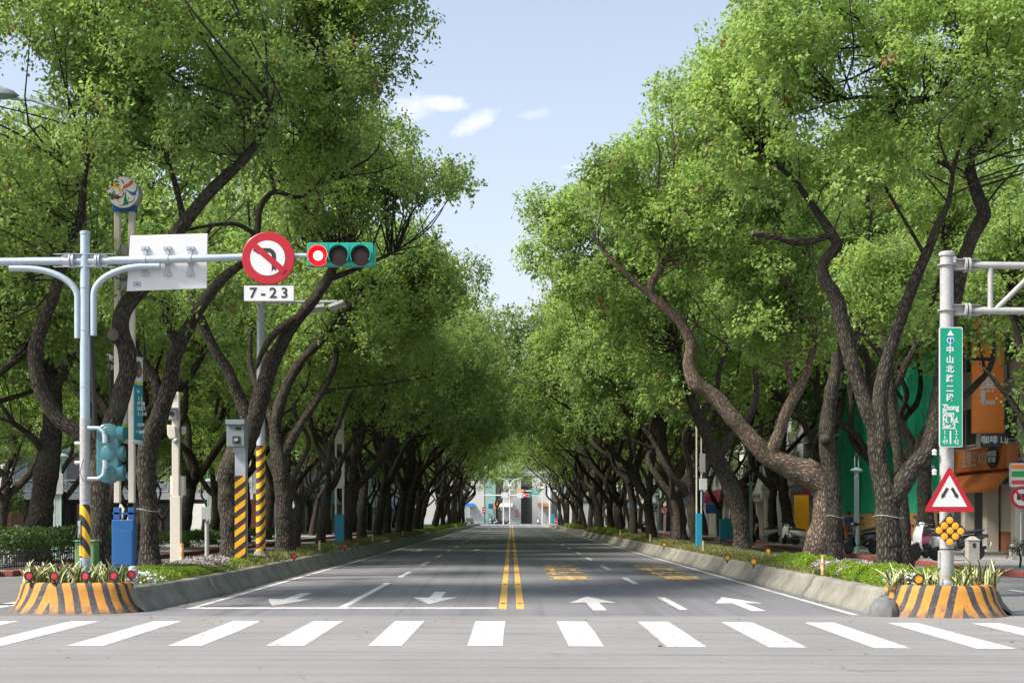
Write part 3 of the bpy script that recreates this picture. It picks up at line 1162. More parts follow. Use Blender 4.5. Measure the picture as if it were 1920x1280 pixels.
def hero(label, d, base, limbs, poly=None, nclump=90, thick=2.6, leaf=.095, dens=75, seed=1, bright=.35, gpx=None, extra=(), rmul=1.0, seg=20,
         name='camphor_tree', wires=(), stubs=(), avoid=(), wm=.82, barkm='bark', flare=.38):
    """a camphor tree that stands d metres down the road; limbs are lists of (px, py, half width in px[, metres nearer]) read off the photograph
    and turned into limbs with true size at the tree's distance"""
    bz = MED_TOP if base is None else base
    rs = np.random.RandomState(seed)
    bx = limbs[0][0][0]
    loc = Vector((GX(bx, d), d, bz))
    t = thing(name, label, 'tree', loc, 0, 'camphor trees along the road')
    w = Wood()
    nodes_p, nodes_r = [], []
    for li, lb in enumerate(limbs):
        pts, rad = [], []
        off = 0
        for k, q in enumerate(lb):
            dd = d - (q[3] if len(q) > 3 else 0)
            if li and len(q) <= 3: dd += math.sin(seed * 3.1 + li * 1.7) * .9 * (k / max(1, len(lb) - 1))
            pts.append(tuple(P(q[0], q[1], dd)))
            rad.append(q[2] / F * d * wm)
        if li == 0: pts[0] = (pts[0][0], pts[0][1], bz - .25)
        big = rad[0] > .12
        p, r = w.limb(pts, rad, .05 if big else .09, seg if big else 10, .085, seed * 13 + li, endcut=(li in stubs))
        if li == 0:
            # root flare
            V = w.V[0]
            h = V[:, 2] - bz
            k = np.clip(1 - h / .7, 0, 1) ** 2 * flare
            c = np.array([pts[0][0], pts[0][1]])
            V[:, 0] += (V[:, 0] - c[0]) * k; V[:, 1] += (V[:, 1] - c[1]) * k
        nodes_p.append(p); nodes_r.append(r)
    # seen limbs: clumps do not hang in front of most of them
    lp = []
    for lb in limbs:
        for q0, q1 in zip(lb, lb[1:]):
            n_ = max(1, int(math.hypot(q1[0] - q0[0], q1[1] - q0[1]) / 14))
            for k in range(n_): lp.append((q0[0] + (q1[0] - q0[0]) * k / n_, q0[1] + (q1[1] - q0[1]) * k / n_, (q0[2] + q1[2]) / 2))
    lp = np.array([l_ for l_ in lp if l_[2] >= 5.5] or [(0, 0, 0)])
    if poly:
        polys = poly if isinstance(poly[0][0], (list, tuple)) else [poly]
        cl, rad = [], []
        tot = sum(abs(sum(a[0] * b_[1] - b_[0] * a[1] for a, b_ in zip(pl, pl[1:] + pl[:1]))) for pl in polys)
        for pl in polys:
            ar = abs(sum(a[0] * b_[1] - b_[0] * a[1] for a, b_ in zip(pl, pl[1:] + pl[:1])))
            xs, ys = [p[0] for p in pl], [p[1] for p in pl]
            want = max(4, int(nclump * 1.6 * ar / tot))
            got = 0
            while got < want:
                c = np.stack([rs.uniform(min(xs), max(xs), 60), rs.uniform(min(ys), max(ys), 60)], 1)
                c = c[in_poly(c, pl)]
                for q in c:
                    if got >= want: break
                    dd = d + float(np.clip(rs.normal() * .55, -1, 1)) * thick
                    if any((q[0] - ax) ** 2 + (q[1] - ay) ** 2 < ar2 ** 2 for ax, ay, ar2 in avoid): continue
                    if dd < d + .3 and rs.rand() < .78 and (np.hypot(lp[:, 0] - q[0], lp[:, 1] - q[1]) < 34 + lp[:, 2] * .8).any(): continue
                    cl.append(tuple(P(q[0], q[1], dd))); rad.append(rs.uniform(.30, .64) * rmul); got += 1
        cl = np.array(cl); rad = np.array(rad)
        ap, ar_ = np.vstack(nodes_p), np.concatenate(nodes_r)
        ok = ar_ < .2
        ap, ar_ = ap[ok], ar_[ok]
        for i, c in enumerate(cl):
            # a thin branch from the wood nearest below to the clump
            dist = np.linalg.norm(ap - c, axis=1)
            j = int(np.argmin(dist + np.where(ap[:, 2] > c[2], 1.2, 0) + rs.rand(len(ap)) * 1.6))
            L = dist[j]
            if L > 3.2: continue
            if L < .4: continue
            mid = (ap[j] * .5 + c * .5) + rs.normal(size=3) * .16 * L + np.array([0, 0, -.06 * L])
            r0 = min(ar_[j] * .7, .010 + .007 * L)
            w.limb([ap[j], mid, c], [r0, r0 * .7, .008], .45, 5, .05, seed + i)
        me = crown_mesh('crown', cl - np.array(loc), rad, dens, leaf, seed, bright=bright)
        add_crown(me, t)
    w.build('trunk', t, loc, barkm)
    for (wx, wy, wr) in wires:
        c = P(wx, wy, d)
        rr = wr / F * d
        b = MB()
        b.tube([(c.x + rr * math.cos(a), c.y + rr * math.sin(a), c.z + .03 * math.sin(a * 2)) for a in [2 * math.pi * i / 24 for i in range(25)]], .004, 5)
        b.build('wire_tie', M['white'], t)
    return t
# ------------------------------------------------------------------ trees close to the camera
hero('camphor tree with S-shaped trunk rising behind the traffic signal pole', 29.5, None, [
    [(187, 1084, 26), (186, 1000, 22), (187, 920, 21), (193, 860, 21), (208, 800, 22), (228, 745, 22), (239, 700, 21), (237, 660, 20), (226, 625, 20),
     (228, 590, 20), (246, 560, 18), (275, 530, 17, .2), (310, 470, 16, .3), (345, 418, 16, .4), (380, 375, 14, .5), (420, 335, 13, .6), (455, 300, 11, .8),
     (490, 255, 8, 1), (510, 200, 5, 1.2)],
    [(190, 862, 17), (150, 815, 16), (110, 785, 16), (82, 745, 16), (68, 700, 16), (67, 655, 16), (80, 610, 15), (98, 565, 14), (112, 520, 13), (125, 470, 11),
     (150, 410, 9), (155, 350, 8), (165, 290, 5)],
    [(226, 640, 15, 0), (216, 630, 15, .15), (212, 627, 14, .3)],
    [(112, 520, 9), (60, 470, 8), (10, 400, 6), (-40, 330, 4)],
    [(345, 418, 9), (330, 350, 7), (300, 260, 5), (260, 160, 4)]],
    [(-130, -110), (420, -110), (530, 0), (555, 180), (490, 270), (400, 300), (330, 300), (270, 325), (190, 340), (140, 400), (90, 480), (0, 500), (-130, 500)],
    150, 2.8, 0.104, 141, 21, .34, stubs=(2,), avoid=((231, 375, 92), (20, 180, 105), (85, 195, 55)))
hero('camphor tree with a white wire round its trunk beside the blue pylon base', 33.5, None, [
    [(282, 1072, 23), (280, 1000, 21), (277, 930, 20), (275, 870, 20), (283, 820, 20), (302, 770, 20), (318, 720, 18), (328, 670, 17), (345, 630, 15),
     (368, 590, 14), (390, 555, 13), (420, 520, 11), (455, 490, 9), (480, 440, 8), (488, 390, 7), (515, 360, 6), (560, 370, 5), (600, 345, 4), (650, 330, 3)],
    [(300, 775, 14), (292, 715, 12), (265, 680, 10), (250, 640, 8), (240, 590, 5)],
    [(335, 650, 12), (312, 600, 9), (318, 560, 8), (345, 500, 6), (400, 420, 4)],
    [(480, 440, 6), (440, 420, 5), (380, 425, 4), (320, 440, 3)],
    [(515, 360, 5), (505, 300, 5), (515, 220, 4), (540, 120, 3)]],
    [[(400, -110), (740, -110), (770, 0), (800, 60), (770, 140), (735, 200), (640, 310), (560, 360), (470, 350), (440, 300), (420, 100)],
     [(200, 480), (300, 560), (330, 640), (260, 640), (180, 560)]],
    105, 2.4, 0.110, 126, 22, .26, wires=((278, 956, 23),), avoid=((231, 380, 95), (489, 600, 36), (489, 640, 36)))
hero('thick camphor trunk sawn off beside the grey speed camera, forked above', 40.5, None, [
    [(432, 1058, 26), (432, 980, 25), (428, 905, 25), (440, 855, 26), (464, 815, 27), (480, 775, 23), (491, 740, 20), (505, 690, 18), (530, 640, 16), (558, 600, 14),
     (590, 560, 13), (615, 520, 12), (632, 490, 8), (660, 470, 5)],
    [(470, 805, 20), (450, 750, 14), (430, 700, 12), (405, 660, 11), (385, 620, 11), (372, 585, 9), (360, 540, 7), (380, 460, 5)],
    [(565, 592, 10), (530, 612, 9), (500, 645, 7), (480, 690, 4)],
    [(612, 525, 7), (680, 500, 5), (745, 470, 3)]],
    [[(560, 240), (720, 215), (780, 270), (800, 320), (780, 370), (740, 380), (690, 410), (600, 430), (520, 430), (500, 330)],
     [(800, 310), (875, 345), (865, 365), (800, 370)],
     [(340, 470), (460, 450), (460, 560), (360, 580)]],
    100, 2.6, 0.122, 104, 23, .3, avoid=tuple((489, yy, 66) for yy in range(590, 800, 30)) + ((620, 572, 40), (580, 566, 30)))
hero('camphor tree forking low behind the black and yellow lamp pole', 47, None, [
    [(535, 1050, 22), (533, 960, 20), (528, 900, 20), (522, 850, 18), (516, 800, 14), (530, 740, 12), (562, 680, 10), (600, 640, 9), (640, 590, 7), (700, 540, 5)],
    [(525, 860, 15), (560, 800, 11), (600, 740, 9), (625, 690, 8), (632, 640, 6)],
    [(516, 800, 11), (490, 740, 9), (470, 690, 7), (470, 620, 5)]],
    [[(640, 430), (780, 430), (815, 480), (835, 530), (830, 590), (780, 640), (700, 660), (600, 640), (560, 560)]],
    80, 3.0, 0.140, 92, 24, .3)

hero('large camphor tree forking into three limbs behind the triangular warning sign', 30, None, [
    [(1668, 1092, 31), (1668, 1030, 28), (1664, 960, 28), (1658, 915, 25), (1645, 860, 21), (1640, 800, 20), (1625, 760, 19), (1608, 715, 17), (1592, 660, 17),
     (1578, 600, 17), (1565, 555, 16), (1545, 520, 14), (1545, 490, 13), (1570, 460, 14), (1555, 432, 11), (1540, 410, 9), (1510, 365, 7), (1480, 330, 5), (1420, 280, 3)],
    [(1560, 440, 9), (1500, 456, 7.5), (1455, 445, 7), (1410, 437, 6.5)],
    [(1646, 880, 20), (1650, 800, 17), (1650, 745, 17), (1660, 690, 16), (1675, 640, 15), (1692, 590, 13), (1712, 535, 12), (1735, 480, 11), (1760, 420, 9), (1778, 380, 6),
     (1790, 300, 4)],
    [(1668, 940, 26), (1700, 890, 24), (1735, 850, 22), (1752, 800, 20), (1760, 740, 19), (1775, 640, 18), (1790, 560, 17), (1802, 500, 17), (1825, 440, 16), (1845, 400, 16),
     (1835, 370, 15), (1822, 330, 13), (1820, 290, 12), (1845, 265, 11), (1858, 230, 9), (1862, 150, 6), (1850, 60, 4)],
    [(1822, 335, 8), (1780, 312, 8), (1735, 285, 8), (1700, 250, 8), (1672, 210, 9), (1680, 185, 9), (1665, 150, 8), (1650, 100, 6), (1625, 50, 5), (1600, 10, 4), (1570, -60, 3)],
    [(1680, 190, 8), (1720, 192, 7), (1760, 180, 4)], [(1675, 185, 6), (1620, 182, 4.5), (1560, 190, 3)],
    [(1735, 480, 5), (1700, 420, 4), (1650, 340, 3.5), (1600, 300, 3)]],
    [(1420, -100), (2040, -100), (2040, 330), (1900, 260), (1800, 290), (1730, 330), (1620, 330), (1540, 370), (1470, 390), (1400, 330), (1340, 270), (1310, 200),
     (1340, 120), (1410, 40)],
    165, 2.6, 0.104, 136, 31, .72, stubs=(1,), wires=((1666, 968, 28),), avoid=((1590, 175, 52), (1600, 95, 42), (1545, 235, 40), (1615, 30, 36)))
hero('upright camphor trunk with a ring-shaped knot, sawn off above', 36, None, [
    [(1567, 1078, 18), (1565, 1000, 17), (1563, 940, 17), (1557, 880, 18), (1550, 838, 19), (1551, 790, 17), (1558, 740, 16), (1566, 700, 14), (1568, 660, 9)],
    [(1556, 832, 14, 0), (1550, 826, 13, .16), (1546, 822, 12, .27)],
    [(1566, 700, 6), (1590, 650, 5), (1620, 600, 3)]],
    [[(1590, 480), (1700, 460), (1740, 560), (1690, 640), (1610, 620)]],
    22, 1.6, 0.110, 119, 32, .6, stubs=(0,), wires=((1564, 968, 18),), flare=.15)
hero('pale camphor trunk leaning far out towards the road with a sawn stub', 40, None, [
    [(1520, 1066, 30), (1535, 1010, 26), (1546, 960, 25), (1543, 915, 26), (1520, 890, 27), (1480, 875, 24), (1440, 855, 21), (1405, 820, 18), (1375, 785, 17),
     (1340, 745, 16), (1305, 718, 15), (1293, 680, 13), (1295, 645, 12), (1280, 610, 11), (1250, 580, 10), (1222, 555, 10), (1222, 530, 9), (1238, 505, 8), (1240, 460, 6),
     (1230, 400, 4)],
    [(1222, 555, 7), (1180, 520, 6), (1140, 480, 4.5), (1110, 440, 3)],
    [(1440, 860, 14), (1462, 810, 12), (1475, 770, 12), (1500, 725, 10), (1518, 680, 8), (1530, 630, 5)],
    [(1490, 745, 8), (1478, 690, 6), (1475, 640, 5), (1470, 580, 4)],
    [(1510, 890, 15, 0), (1522, 878, 16, .1), (1530, 866, 16, .15)]],
    [[(1300, 110), (1400, 160), (1500, 330), (1560, 420), (1500, 500), (1380, 510), (1250, 490), (1180, 430), (1140, 380), (1125, 310), (1205, 270), (1225, 195)],
     [(1380, 500), (1560, 520), (1540, 680), (1420, 680), (1380, 600)]],
    135, 2.6, 0.122, 115, 33, .62, stubs=(4,), barkm='bark_pale', wm=.92, flare=.1)
hero('dark camphor tree with slanting trunk behind two yellow reflectors', 50, None, [
    [(1392, 1052, 20), (1388, 980, 19), (1376, 930, 19), (1356, 880, 18), (1336, 840, 16), (1318, 800, 14), (1305, 770, 13), (1290, 730, 10), (1280, 690, 8), (1270, 640, 5)],
    [(1345, 860, 11), (1375, 815, 10), (1400, 790, 9), (1418, 740, 7), (1415, 690, 5)],
    [(1310, 780, 9), (1340, 740, 8), (1350, 690, 6), (1370, 640, 4)]],
    [[(1100, 350), (1165, 330), (1250, 410), (1300, 520), (1260, 620), (1150, 640), (1090, 560), (1040, 500), (1040, 400)],
     [(1000, 370), (1060, 400), (1060, 480), (1000, 500), (990, 430)],
     [(1220, 660), (1300, 640), (1350, 760), (1240, 760)]],
    105, 2.4, 0.140, 92, 34, .55)
hero('camphor tree with a round burl and burled bark along the kerb', 70, None, [
    [(1272, 1034, 20), (1270, 960, 18), (1256, 905, 18), (1242, 845, 11), (1240, 785, 12), (1230, 740, 9), (1190, 718, 8), (1160, 680, 6), (1150, 640, 4)],
    [(1262, 905, 13), (1290, 850, 9), (1302, 800, 8), (1330, 760, 5)],
    [(1248, 905, 14, .1), (1238, 893, 13, .3), (1230, 890, 11, .4)]],
    [[(1010, 590), (1080, 540), (1180, 580), (1250, 640), (1240, 720), (1110, 740), (1030, 670)]],
    85, 3.0, 0.159, 81, 35, .5)
# trees on the pavements nearest the camera
hero('tall camphor tree behind the gantry pole arms', 47, .14, [
    [(1700, 1050, 15), (1692, 940, 13), (1682, 840, 12), (1670, 740, 11), (1660, 640, 10), (1640, 520, 7), (1630, 400, 5), (1620, 300, 3)],
    [(1670, 740, 8), (1720, 640, 7), (1760, 520, 5), (1770, 400, 3)], [(1665, 680, 8), (1600, 600, 6), (1530, 500, 5), (1490, 420, 3)]],
    [[(1480, 300), (1700, 240), (1960, 200), (2040, 330), (2000, 560), (1900, 580), (1700, 420), (1560, 430)], [(1600, 440), (1740, 440), (1760, 600), (1640, 640)]],
    110, 2.4, .14, 60, 43, .55)
hero('dark forked tree standing in the hedge beside the teal park lamp', 50, .14, [
    [(62, 1050, 32), (78, 940, 27), (92, 850, 24), (100, 760, 20), (95, 700, 16), (60, 645, 12), (20, 600, 9), (-30, 560, 6)],
    [(98, 740, 15), (120, 690, 12), (150, 640, 11), (170, 590, 9), (180, 520, 6)],
    [(92, 860, 10), (60, 820, 8), (20, 790, 5)]],
    [[(-140, 420), (140, 420), (200, 560), (150, 660), (60, 720), (-140, 740)]],
    70, 3.2, 0.152, 81, 41, .2)
hero('leafy tree overhanging the orange shop sign', 43, .14, [
    [(1960, 1066, 18), (1955, 960, 16), (1948, 860, 14), (1935, 770, 12), (1925, 700, 10), (1900, 600, 7), (1880, 520, 4)],
    [(1945, 840, 9), (1905, 765, 7), (1870, 720, 5), (1845, 690, 3)]],
    [[(1830, 420), (2040, 330), (2040, 600), (1900, 600), (1830, 540)], [(1890, 660), (2040, 620), (2040, 850), (1915, 810)]],
    70, 2.4, 0.134, 89, 42, .42)

# ------------------------------------------------------------------ trees further down the road
def bank(seed, far):
    rs = np.random.RandomState(seed)
    w = Wood()
    lean = rs.uniform(-.2, 1.3)
    r0 = rs.uniform(.20, .30)
    h1 = rs.uniform(2.2, 3.6)
    step, n = (.25, 9) if far else (.12, 14)
    trunk = [(0, 0, -.3), (rs.normal() * .05, rs.normal() * .05, .5), (lean * .25, rs.normal() * .15, h1 * .55), (lean * .55, rs.normal() * .25, h1)]
    w.limb(trunk, [r0 * 1.25, r0, r0 * .92, r0 * .82], step, n, .1, seed)
    top = np.array(trunk[-1])
    ends, ap, ar = [], [], []
    nl = rs.randint(3, 5)
    for i in range(nl):
        a = 2 * np.pi * (i + rs.uniform(-.25, .25)) / nl
        out = rs.uniform(2.2, 4.0) * (1.25 if math.cos(a) > 0 else .85)
        tz = rs.uniform(8.0, 10.4)
        p = [top - np.array([lean * .1, 0, .35])]
        cur = p[0]
        tgt = np.array([top[0] + math.cos(a) * out, top[1] + math.sin(a) * out, tz])
        for k in range(1, 6):
            t = k / 5
            base = p[0] * (1 - t) + tgt * t
            p.append(base + np.array([rs.normal() * .38, rs.normal() * .38, -.5 * math.sin(t * math.pi) * rs.uniform(-.5, 1)]) * (1 if k < 5 else .2))
        rr = [r0 * .62 * (1 - .15 * k) for k in range(6)]
        pp, rx = w.limb(p, rr, step, n - 2, .1, seed + 3 * i + 1)
        ap.append(pp); ar.append(rx)
        for b_ in range(2 if far else 3):
            j = rs.randint(len(pp) // 3, len(pp))
            e = pp[j] + np.array([rs.normal() * 1.6 + .3, rs.normal() * 1.6, rs.uniform(.6, 2.2)])
            mid = (pp[j] + e) / 2 + rs.normal(size=3) * .25
            q, qr = w.limb([pp[j], mid, e], [rx[j] * .7, rx[j] * .5, .03], step * 2, 6, .06, seed + b_)
            ap.append(q); ar.append(qr); ends.append(e)
        ends.append(p[-1])
    cl, rad = list(ends), [rs.uniform(.8, 1.1) for _ in ends]
    cx = lean * .6 + 1.0
    want = 50 if far else 72
    while len(cl) < want:
        d = unit(rs.normal(size=3))
        f = rs.rand() ** .45
        q = np.array([cx + d[0] * 5.7 * f, d[1] * 4.3 * f, 8.8 + d[2] * 4.3 * f])
        if q[2] < (7.6 if far else 6.1) + rs.rand() * .8: continue
        cl.append(q); rad.append(rs.uniform(.75, 1.2))
    AP, AR = np.vstack(ap), np.concatenate(ar)
    if not far:
        for c in cl[len(ends):]:
            dist = np.linalg.norm(AP - c, axis=1)
            j = int(np.argmin(dist)); L = dist[j]
            mid = (AP[j] + c) / 2 + rs.normal(size=3) * .15 * L
            w.limb([AP[j], mid, c], [min(AR[j] * .7, .02 + .012 * L), .02, .01], .6, 5, .05, seed)
    t = thing('camphor_tree', 'camphor tree', 'tree', (0, 0, 0))
    if far: me = crown_mesh('crown', np.array(cl), np.array(rad) * 1.05, 15, .28, seed, 11, bright=.34)
    else: me = crown_mesh('crown', np.array(cl), np.array(rad), 50, .165, seed, 13, bright=.34)
    add_crown(me, t)
    w.build('trunk', t, (0, 0, 0))
    return t


near_bank = [bank(100 + i, False) for i in range(5)]
far_bank = [bank(200 + i, True) for i in range(4)]
used = {}


def place(x, y, z, side, label, group, rs, low=.95, high=1.15):
    lst = near_bank if y < 118 else far_bank
    k = rs.randint(len(lst))
    while used.get((side, 'last')) == (id(lst), k): k = rs.randint(len(lst))
    used[(side, 'last')] = (id(lst), k)
    src = lst[k]
    s = rs.uniform(low, high)
    rz = (0 if side < 0 else math.pi) + rs.normal() * .45
    if not used.get(src.name):
        used[src.name] = True; o = src
        o.location = (x, y, z); o.rotation_euler = (0, 0, rz); o['label'] = label; o['group'] = group; o.scale = (s, s, s)
    else:
        o = dup(src, (x, y, z), rz, label, group, (s, s * (1 if rs.rand() < .5 else -1), s * rs.uniform(.95, 1.08)))
    return o


rs0 = np.random.RandomState(77)
SIDE = {-1: 'traffic-signal', 1: 'street-name-sign'}
for s in (-1, 1):
    y = 51.5 if s < 0 else 58.5
    i = 0
    while y < 232:
        nmark = 'the black and yellow lamp pole' if s < 0 else 'the burled camphor tree'
        if i < 14:
            lab, g = f'camphor tree in the {SIDE[s]} median, {ORD[i]} one past {nmark}', 'camphor trees along the road'
        else:
            lab, g = f'distant camphor tree far along the {SIDE[s]} median', f'far camphor trees of the {SIDE[s]} median'
        hs = .84 if y < 66 else (1.0 if y < 85 else 1.08)
        place(s * (7.3 + rs0.normal() * .2), y, MED_TOP - .04, s, lab, g, rs0, .95 * hs, 1.08 * hs)
        y += rs0.uniform(6.0, 8.4) * (1 if y < 160 else 1.25)
        i += 1
    y = 58.5 if s < 0 else 58
    i = 0
    while y < 286:
        nmark = 'the hedge' if s < 0 else 'the orange shop sign'
        if i < 10:
            lab, g = f'street tree on the pavement of the {SIDE[s]} side, {ORD[i]} one past {nmark}', 'street trees on the pavements'
        else:
            lab, g = f'distant street tree far along the {SIDE[s]} pavement', f'far street trees of the {SIDE[s]} pavement'
        place(s * (15.9 + rs0.normal() * .3), y, .1, s, lab, g, rs0, *((1.2, 1.36) if y < 100 else (.95, 1.15)))
        y += rs0.uniform(7.0, 9.5) * (1 if y < 160 else 1.3)
        i += 1
for i, (x, y, l) in enumerate(((-23, 68, 'street tree in the small park behind the hedge'), (-25, 84, 'street tree in front of the white balcony house'),
                               (-30, 97, 'street tree beside the yellow taxi'), (-21, 98, 'street tree between the taxi and the striped canopies'),
                               (-33, 78, 'street tree at the far edge of the small park'), (-19, 48, 'street tree overhanging the hedge from the park'),
                               (-21, 60, 'low young tree in the park near the hedge'), (-26, 75, 'low young tree in the middle of the park'), (-36, 90, 'low young tree before the white wall'), (-17.6, 69, 'low young tree at the pavement edge past the hedge'), (-18.5, 80, 'low young tree beside the dark hedge behind the camera post'), (-22, 108, 'low young tree between the taxi and the balcony house'))):
    place(x, y, .1, -1, l, 'street trees on the pavements', rs0, *((1.0, 1.25) if i < 6 else (.55, .7)))
for i, (x, y) in enumerate(((-16, 352), (-3.5, 358), (14, 350), (21, 356), (-23, 350), (-30, 356), (28, 352))):
    place(x, y, 0, -1, 'tree beyond the far junction in front of the pale buildings', 'trees beyond the far junction', rs0, 1.15, 1.5)
for i, x in enumerate((-19, -10, -1, 8, 17)):
    place(x, 392 + 3 * (i % 2), 0, -1, 'tall tree rising behind the building that closes the road', 'tall trees behind the closing building', rs0, 1.7, 2.0)
# ------------------------------------------------------------------ traffic signal pole beside the striped planter
D = 26.5


def rw(w, d=D): return w / F * d


t = thing('traffic_signal_pole', 'pale grey steel pole with long signal arm and two curved braces', 'signal pole', (GX(159.5, D), D, .44))
px0 = GX(159.5, D)
b = MB().cyl((px0, D, .44), (px0, D, GZ(440, D)), rw(9.6), rw(8.8), 28)
b.build('pole', M['bluesteel'], t, smooth=True)
MB().lathe([(rw(9.6), 0), (rw(9.6), .05), (rw(8), .06), (0, .065)], (px0, D, GZ(440, D)), 28).build('cap', M['bluesteel'], t, smooth=True)
for yy in (540, 620, 726, 788): MB().lathe([(rw(9.7), 0), (rw(9.7), .012)], (px0, D, GZ(yy, D)), 28).build('seam_ring', M['steel'], t)
b = MB()
b.cyl((px0, D, .9), (px0, D, GZ(945, D)), rw(10.0), rw(9.8), 28)
b.build('hazard_sleeve', M['hazard'], t, smooth=True)
b = MB(); b.cyl((px0, D, GZ(940, D)), (px0, D, GZ(785, D)), rw(9.75), rw(9.6), 28)
b.build('sticker_layer', M['asphalt_sticker'], t, smooth=True)
b = MB(); b.lathe([(.2, 0), (.2, .03), (.12, .03), (.1, .2)], (px0, D, .44), 20); b.build('base_flange', M['steel'], t, smooth=True)
# arm
b = MB()
b.tube([P(-260, 493.5, D), P(0, 491, D), P(115, 489.5, D)], [rw(8.4), rw(7.8), rw(7.4)], 20)
b.tube([P(205, 488.5, D), P(300, 487, D), P(455, 482, D), P(565, 479.5, D), P(600, 479, D)], [rw(7.6), rw(7.4), rw(6.6), rw(4.4), rw(3.8)], 20)
b.build('arm', M['bluesteel'], t, smooth=True)
for sx in (-1, 1):
    b = MB()
    c = P(159.5 + sx * 26, 489, D)
    for zz in (.11, -.11):
        b.prism([(0, -.04), (sx * .32, -.02), (sx * .52, 0), (sx * .32, .02), (0, .04)][::sx], (c.x - sx * .22, D - .05, c.z + zz - .005), (1, 0, 0), (0, 1, 0), .01)
    for zz in (-1, 1):
        b.quad((c.x - sx * .22, D - .02, c.z + zz * .12), (c.x + sx * .12, D - .02, c.z + zz * .10), (c.x + sx * .32, D - .02, c.z), (c.x - sx * .22, D - .02, c.z))
    b.tube([P(159.5, 489, D), P(159.5 + sx * 52, 489, D)], [rw(6.5), rw(6.8)], 14)
    b.lathe([(rw(13), -.02), (rw(13), .02)], (px0 + sx * rw(22), D, GZ(489, D)), 18, 'x')
    b.lathe([(rw(13), -.012), (rw(13), .012)], (px0 + sx * (rw(22) + .05), D, GZ(489, D)), 18, 'x')
    b.build('arm_flange', M['steel'], t)
    pts = []
    x0, x1, y0, y1 = (145.5, 18, 634, 503) if sx < 0 else (175.5, 300, 629, 499)
    for k in range(15):
        a = R(90 * k / 14)
        pts.append(P(x0 + (x1 - x0) * .80 * (1 - math.cos(a)), (y0 - 75) - (y0 - 75 - y1) * math.sin(a), D - .02))
    pts = [P(x0, y0, D - .02), P(x0, y0 - 40, D - .02)] + pts + [P(x1, y1, D - .02)]
    MB().tube(pts, rw(6.0), 16).build('brace', M['bluesteel'], t, smooth=True)
# small fittings
for yy in (831, 867):
    b = MB(); b.lathe([(.02, 0), (.035, -.04), (.03, -.09), (0, -.1)], (px0 - rw(9), D - .01, GZ(yy, D)), 12, 'x'); b.build('insulator', M['white'], t, smooth=True)
b = MB(); b.tube([P(157, 860, D - .1), P(150, 885, D - .13), P(155, 900, D - .12), P(172, 908, D - .1)], .006, 6)
b.tube([P(150, 1000, D - .1), P(143, 1030, D - .12), P(139, 1010, D - .12), P(147, 985, D - .1)], .008, 6); b.build('cable', M['black'], t, smooth=True)
MB().obox(P(149, 992, D - .08), (.05, .05, .3)).build('junction_box', M['palegrey'], t, bev=.006)

# signal head with three lamps
dz = D - .16
t = thing('traffic_signal', 'green horizontal traffic signal with its red lamp lit', 'traffic light', P(640, 480, D))
b = MB()
b.prism(rrect(rw(124), rw(43), .05), P(640, 480, dz + .2), *XZ, .2)
b.build('housing', M['siggreen'], t, bev=.008)
for i, px in enumerate((597, 636, 677)):
    c = P(px, 480, dz)
    r = rw(19.5)
    b = MB()
    n = 28
    for k in range(n + 1):
        a = R(-215 + 250 * k / n) + R(90) + R(90)
        a = R(-35 + 250 * k / n)
        for rr in (r, r * .93):
            for yy, sc in ((0, 1), (-.17, 1.0)):
                b.v.append((c.x + rr * math.cos(a), c.y + yy, c.z + rr * math.sin(a)))
    for k in range(n):
        q = k * 4
        b.face((q, q + 1, q + 5, q + 4)); b.face((q + 2, q + 6, q + 7, q + 3)); b.face((q + 1, q + 3, q + 7, q + 5)); b.face((q, q + 4, q + 6, q + 2))
    v = b.build('visor', M['siggreen'], t, smooth=True)
    b = MB(); b.lathe([(r * .95, -.003), (r * .90, -.02), (r * .6, -.035), (0, -.045)], (c.x, c.y, c.z), 28, 'y')
    ln = b.build('red_lens' if i == 0 else 'lens', M['redlit'] if i == 0 else M['lens_dark'], t, smooth=True)
    if i == 0:
        MB().lathe([(r * .46, -.040), (r * .3, -.048), (0, -.056)], (c.x, c.y, c.z), 28, 'y').build('led_cluster', M['redhot'], ln, smooth=True)
    MB().box(c.x - .012, c.x + .012, c.y, c.y + .1, c.z + rw(21.5), c.z + rw(21.5) + .035).build('latch', M['siggreen'], t)
for px in (616.5, 656.5): MB().box(GX(px, D) - .004, GX(px, D) + .004, dz - .006, dz + .1, GZ(501, D), GZ(459, D)).build('housing_joint', M['siggreen'], t)
MB().obox(P(702, 480, dz + .1), (.05, .16, .34)).build('end_cap', M['siggreen'], t, bev=.02)

# no-left-turn sign
ds = D - .2
t = thing('road_sign', 'round red no left turn sign on the signal arm', 'road sign', P(503, 484, ds))
c = P(503, 484, ds)
r = rw(49)
MB().lathe([(r, .03), (r, .0), (r - .01, -.006), (0, -.006)], c, 48, 'y').build('red_disc', M['red'], t)
MB().prism(circ(rw(32.5), 48), (c.x + rw(-1), c.y - .008, c.z), *XZ, .004).build('white_disc', M['white'], t)
q = lambda x, y: (rw(x - 503), rw(484 - y))
b = MB()
outer = [(503 + 14.5 * math.sin(R(a)), 480 - 14.5 * math.cos(R(a))) for a in range(0, 91, 15)]
inner_ = [(503 + 6.5 * math.sin(R(a)), 480 - 6.5 * math.cos(R(a))) for a in range(90, -1, -15)]
poly = [(474, 469.5), (486, 461.5), (486, 465.5)] + outer + [(517.5, 509), (513.5, 504), (509.5, 509)] + inner_ + [(486, 473.5), (486, 477.5)]
b.prism([q(*p) for p in poly][::-1], (c.x, c.y - .0125, c.z), *XZ, .003)
b.build('turn_arrow', M['black'], t)
b = MB()
sl_ = [(470, 462), (478, 454), (537, 505), (529, 513)]
b.prism([q(*p) for p in sl_][::-1], (c.x, c.y - .016, c.z), *XZ, .003)
b.build('slash', M['red'], t)
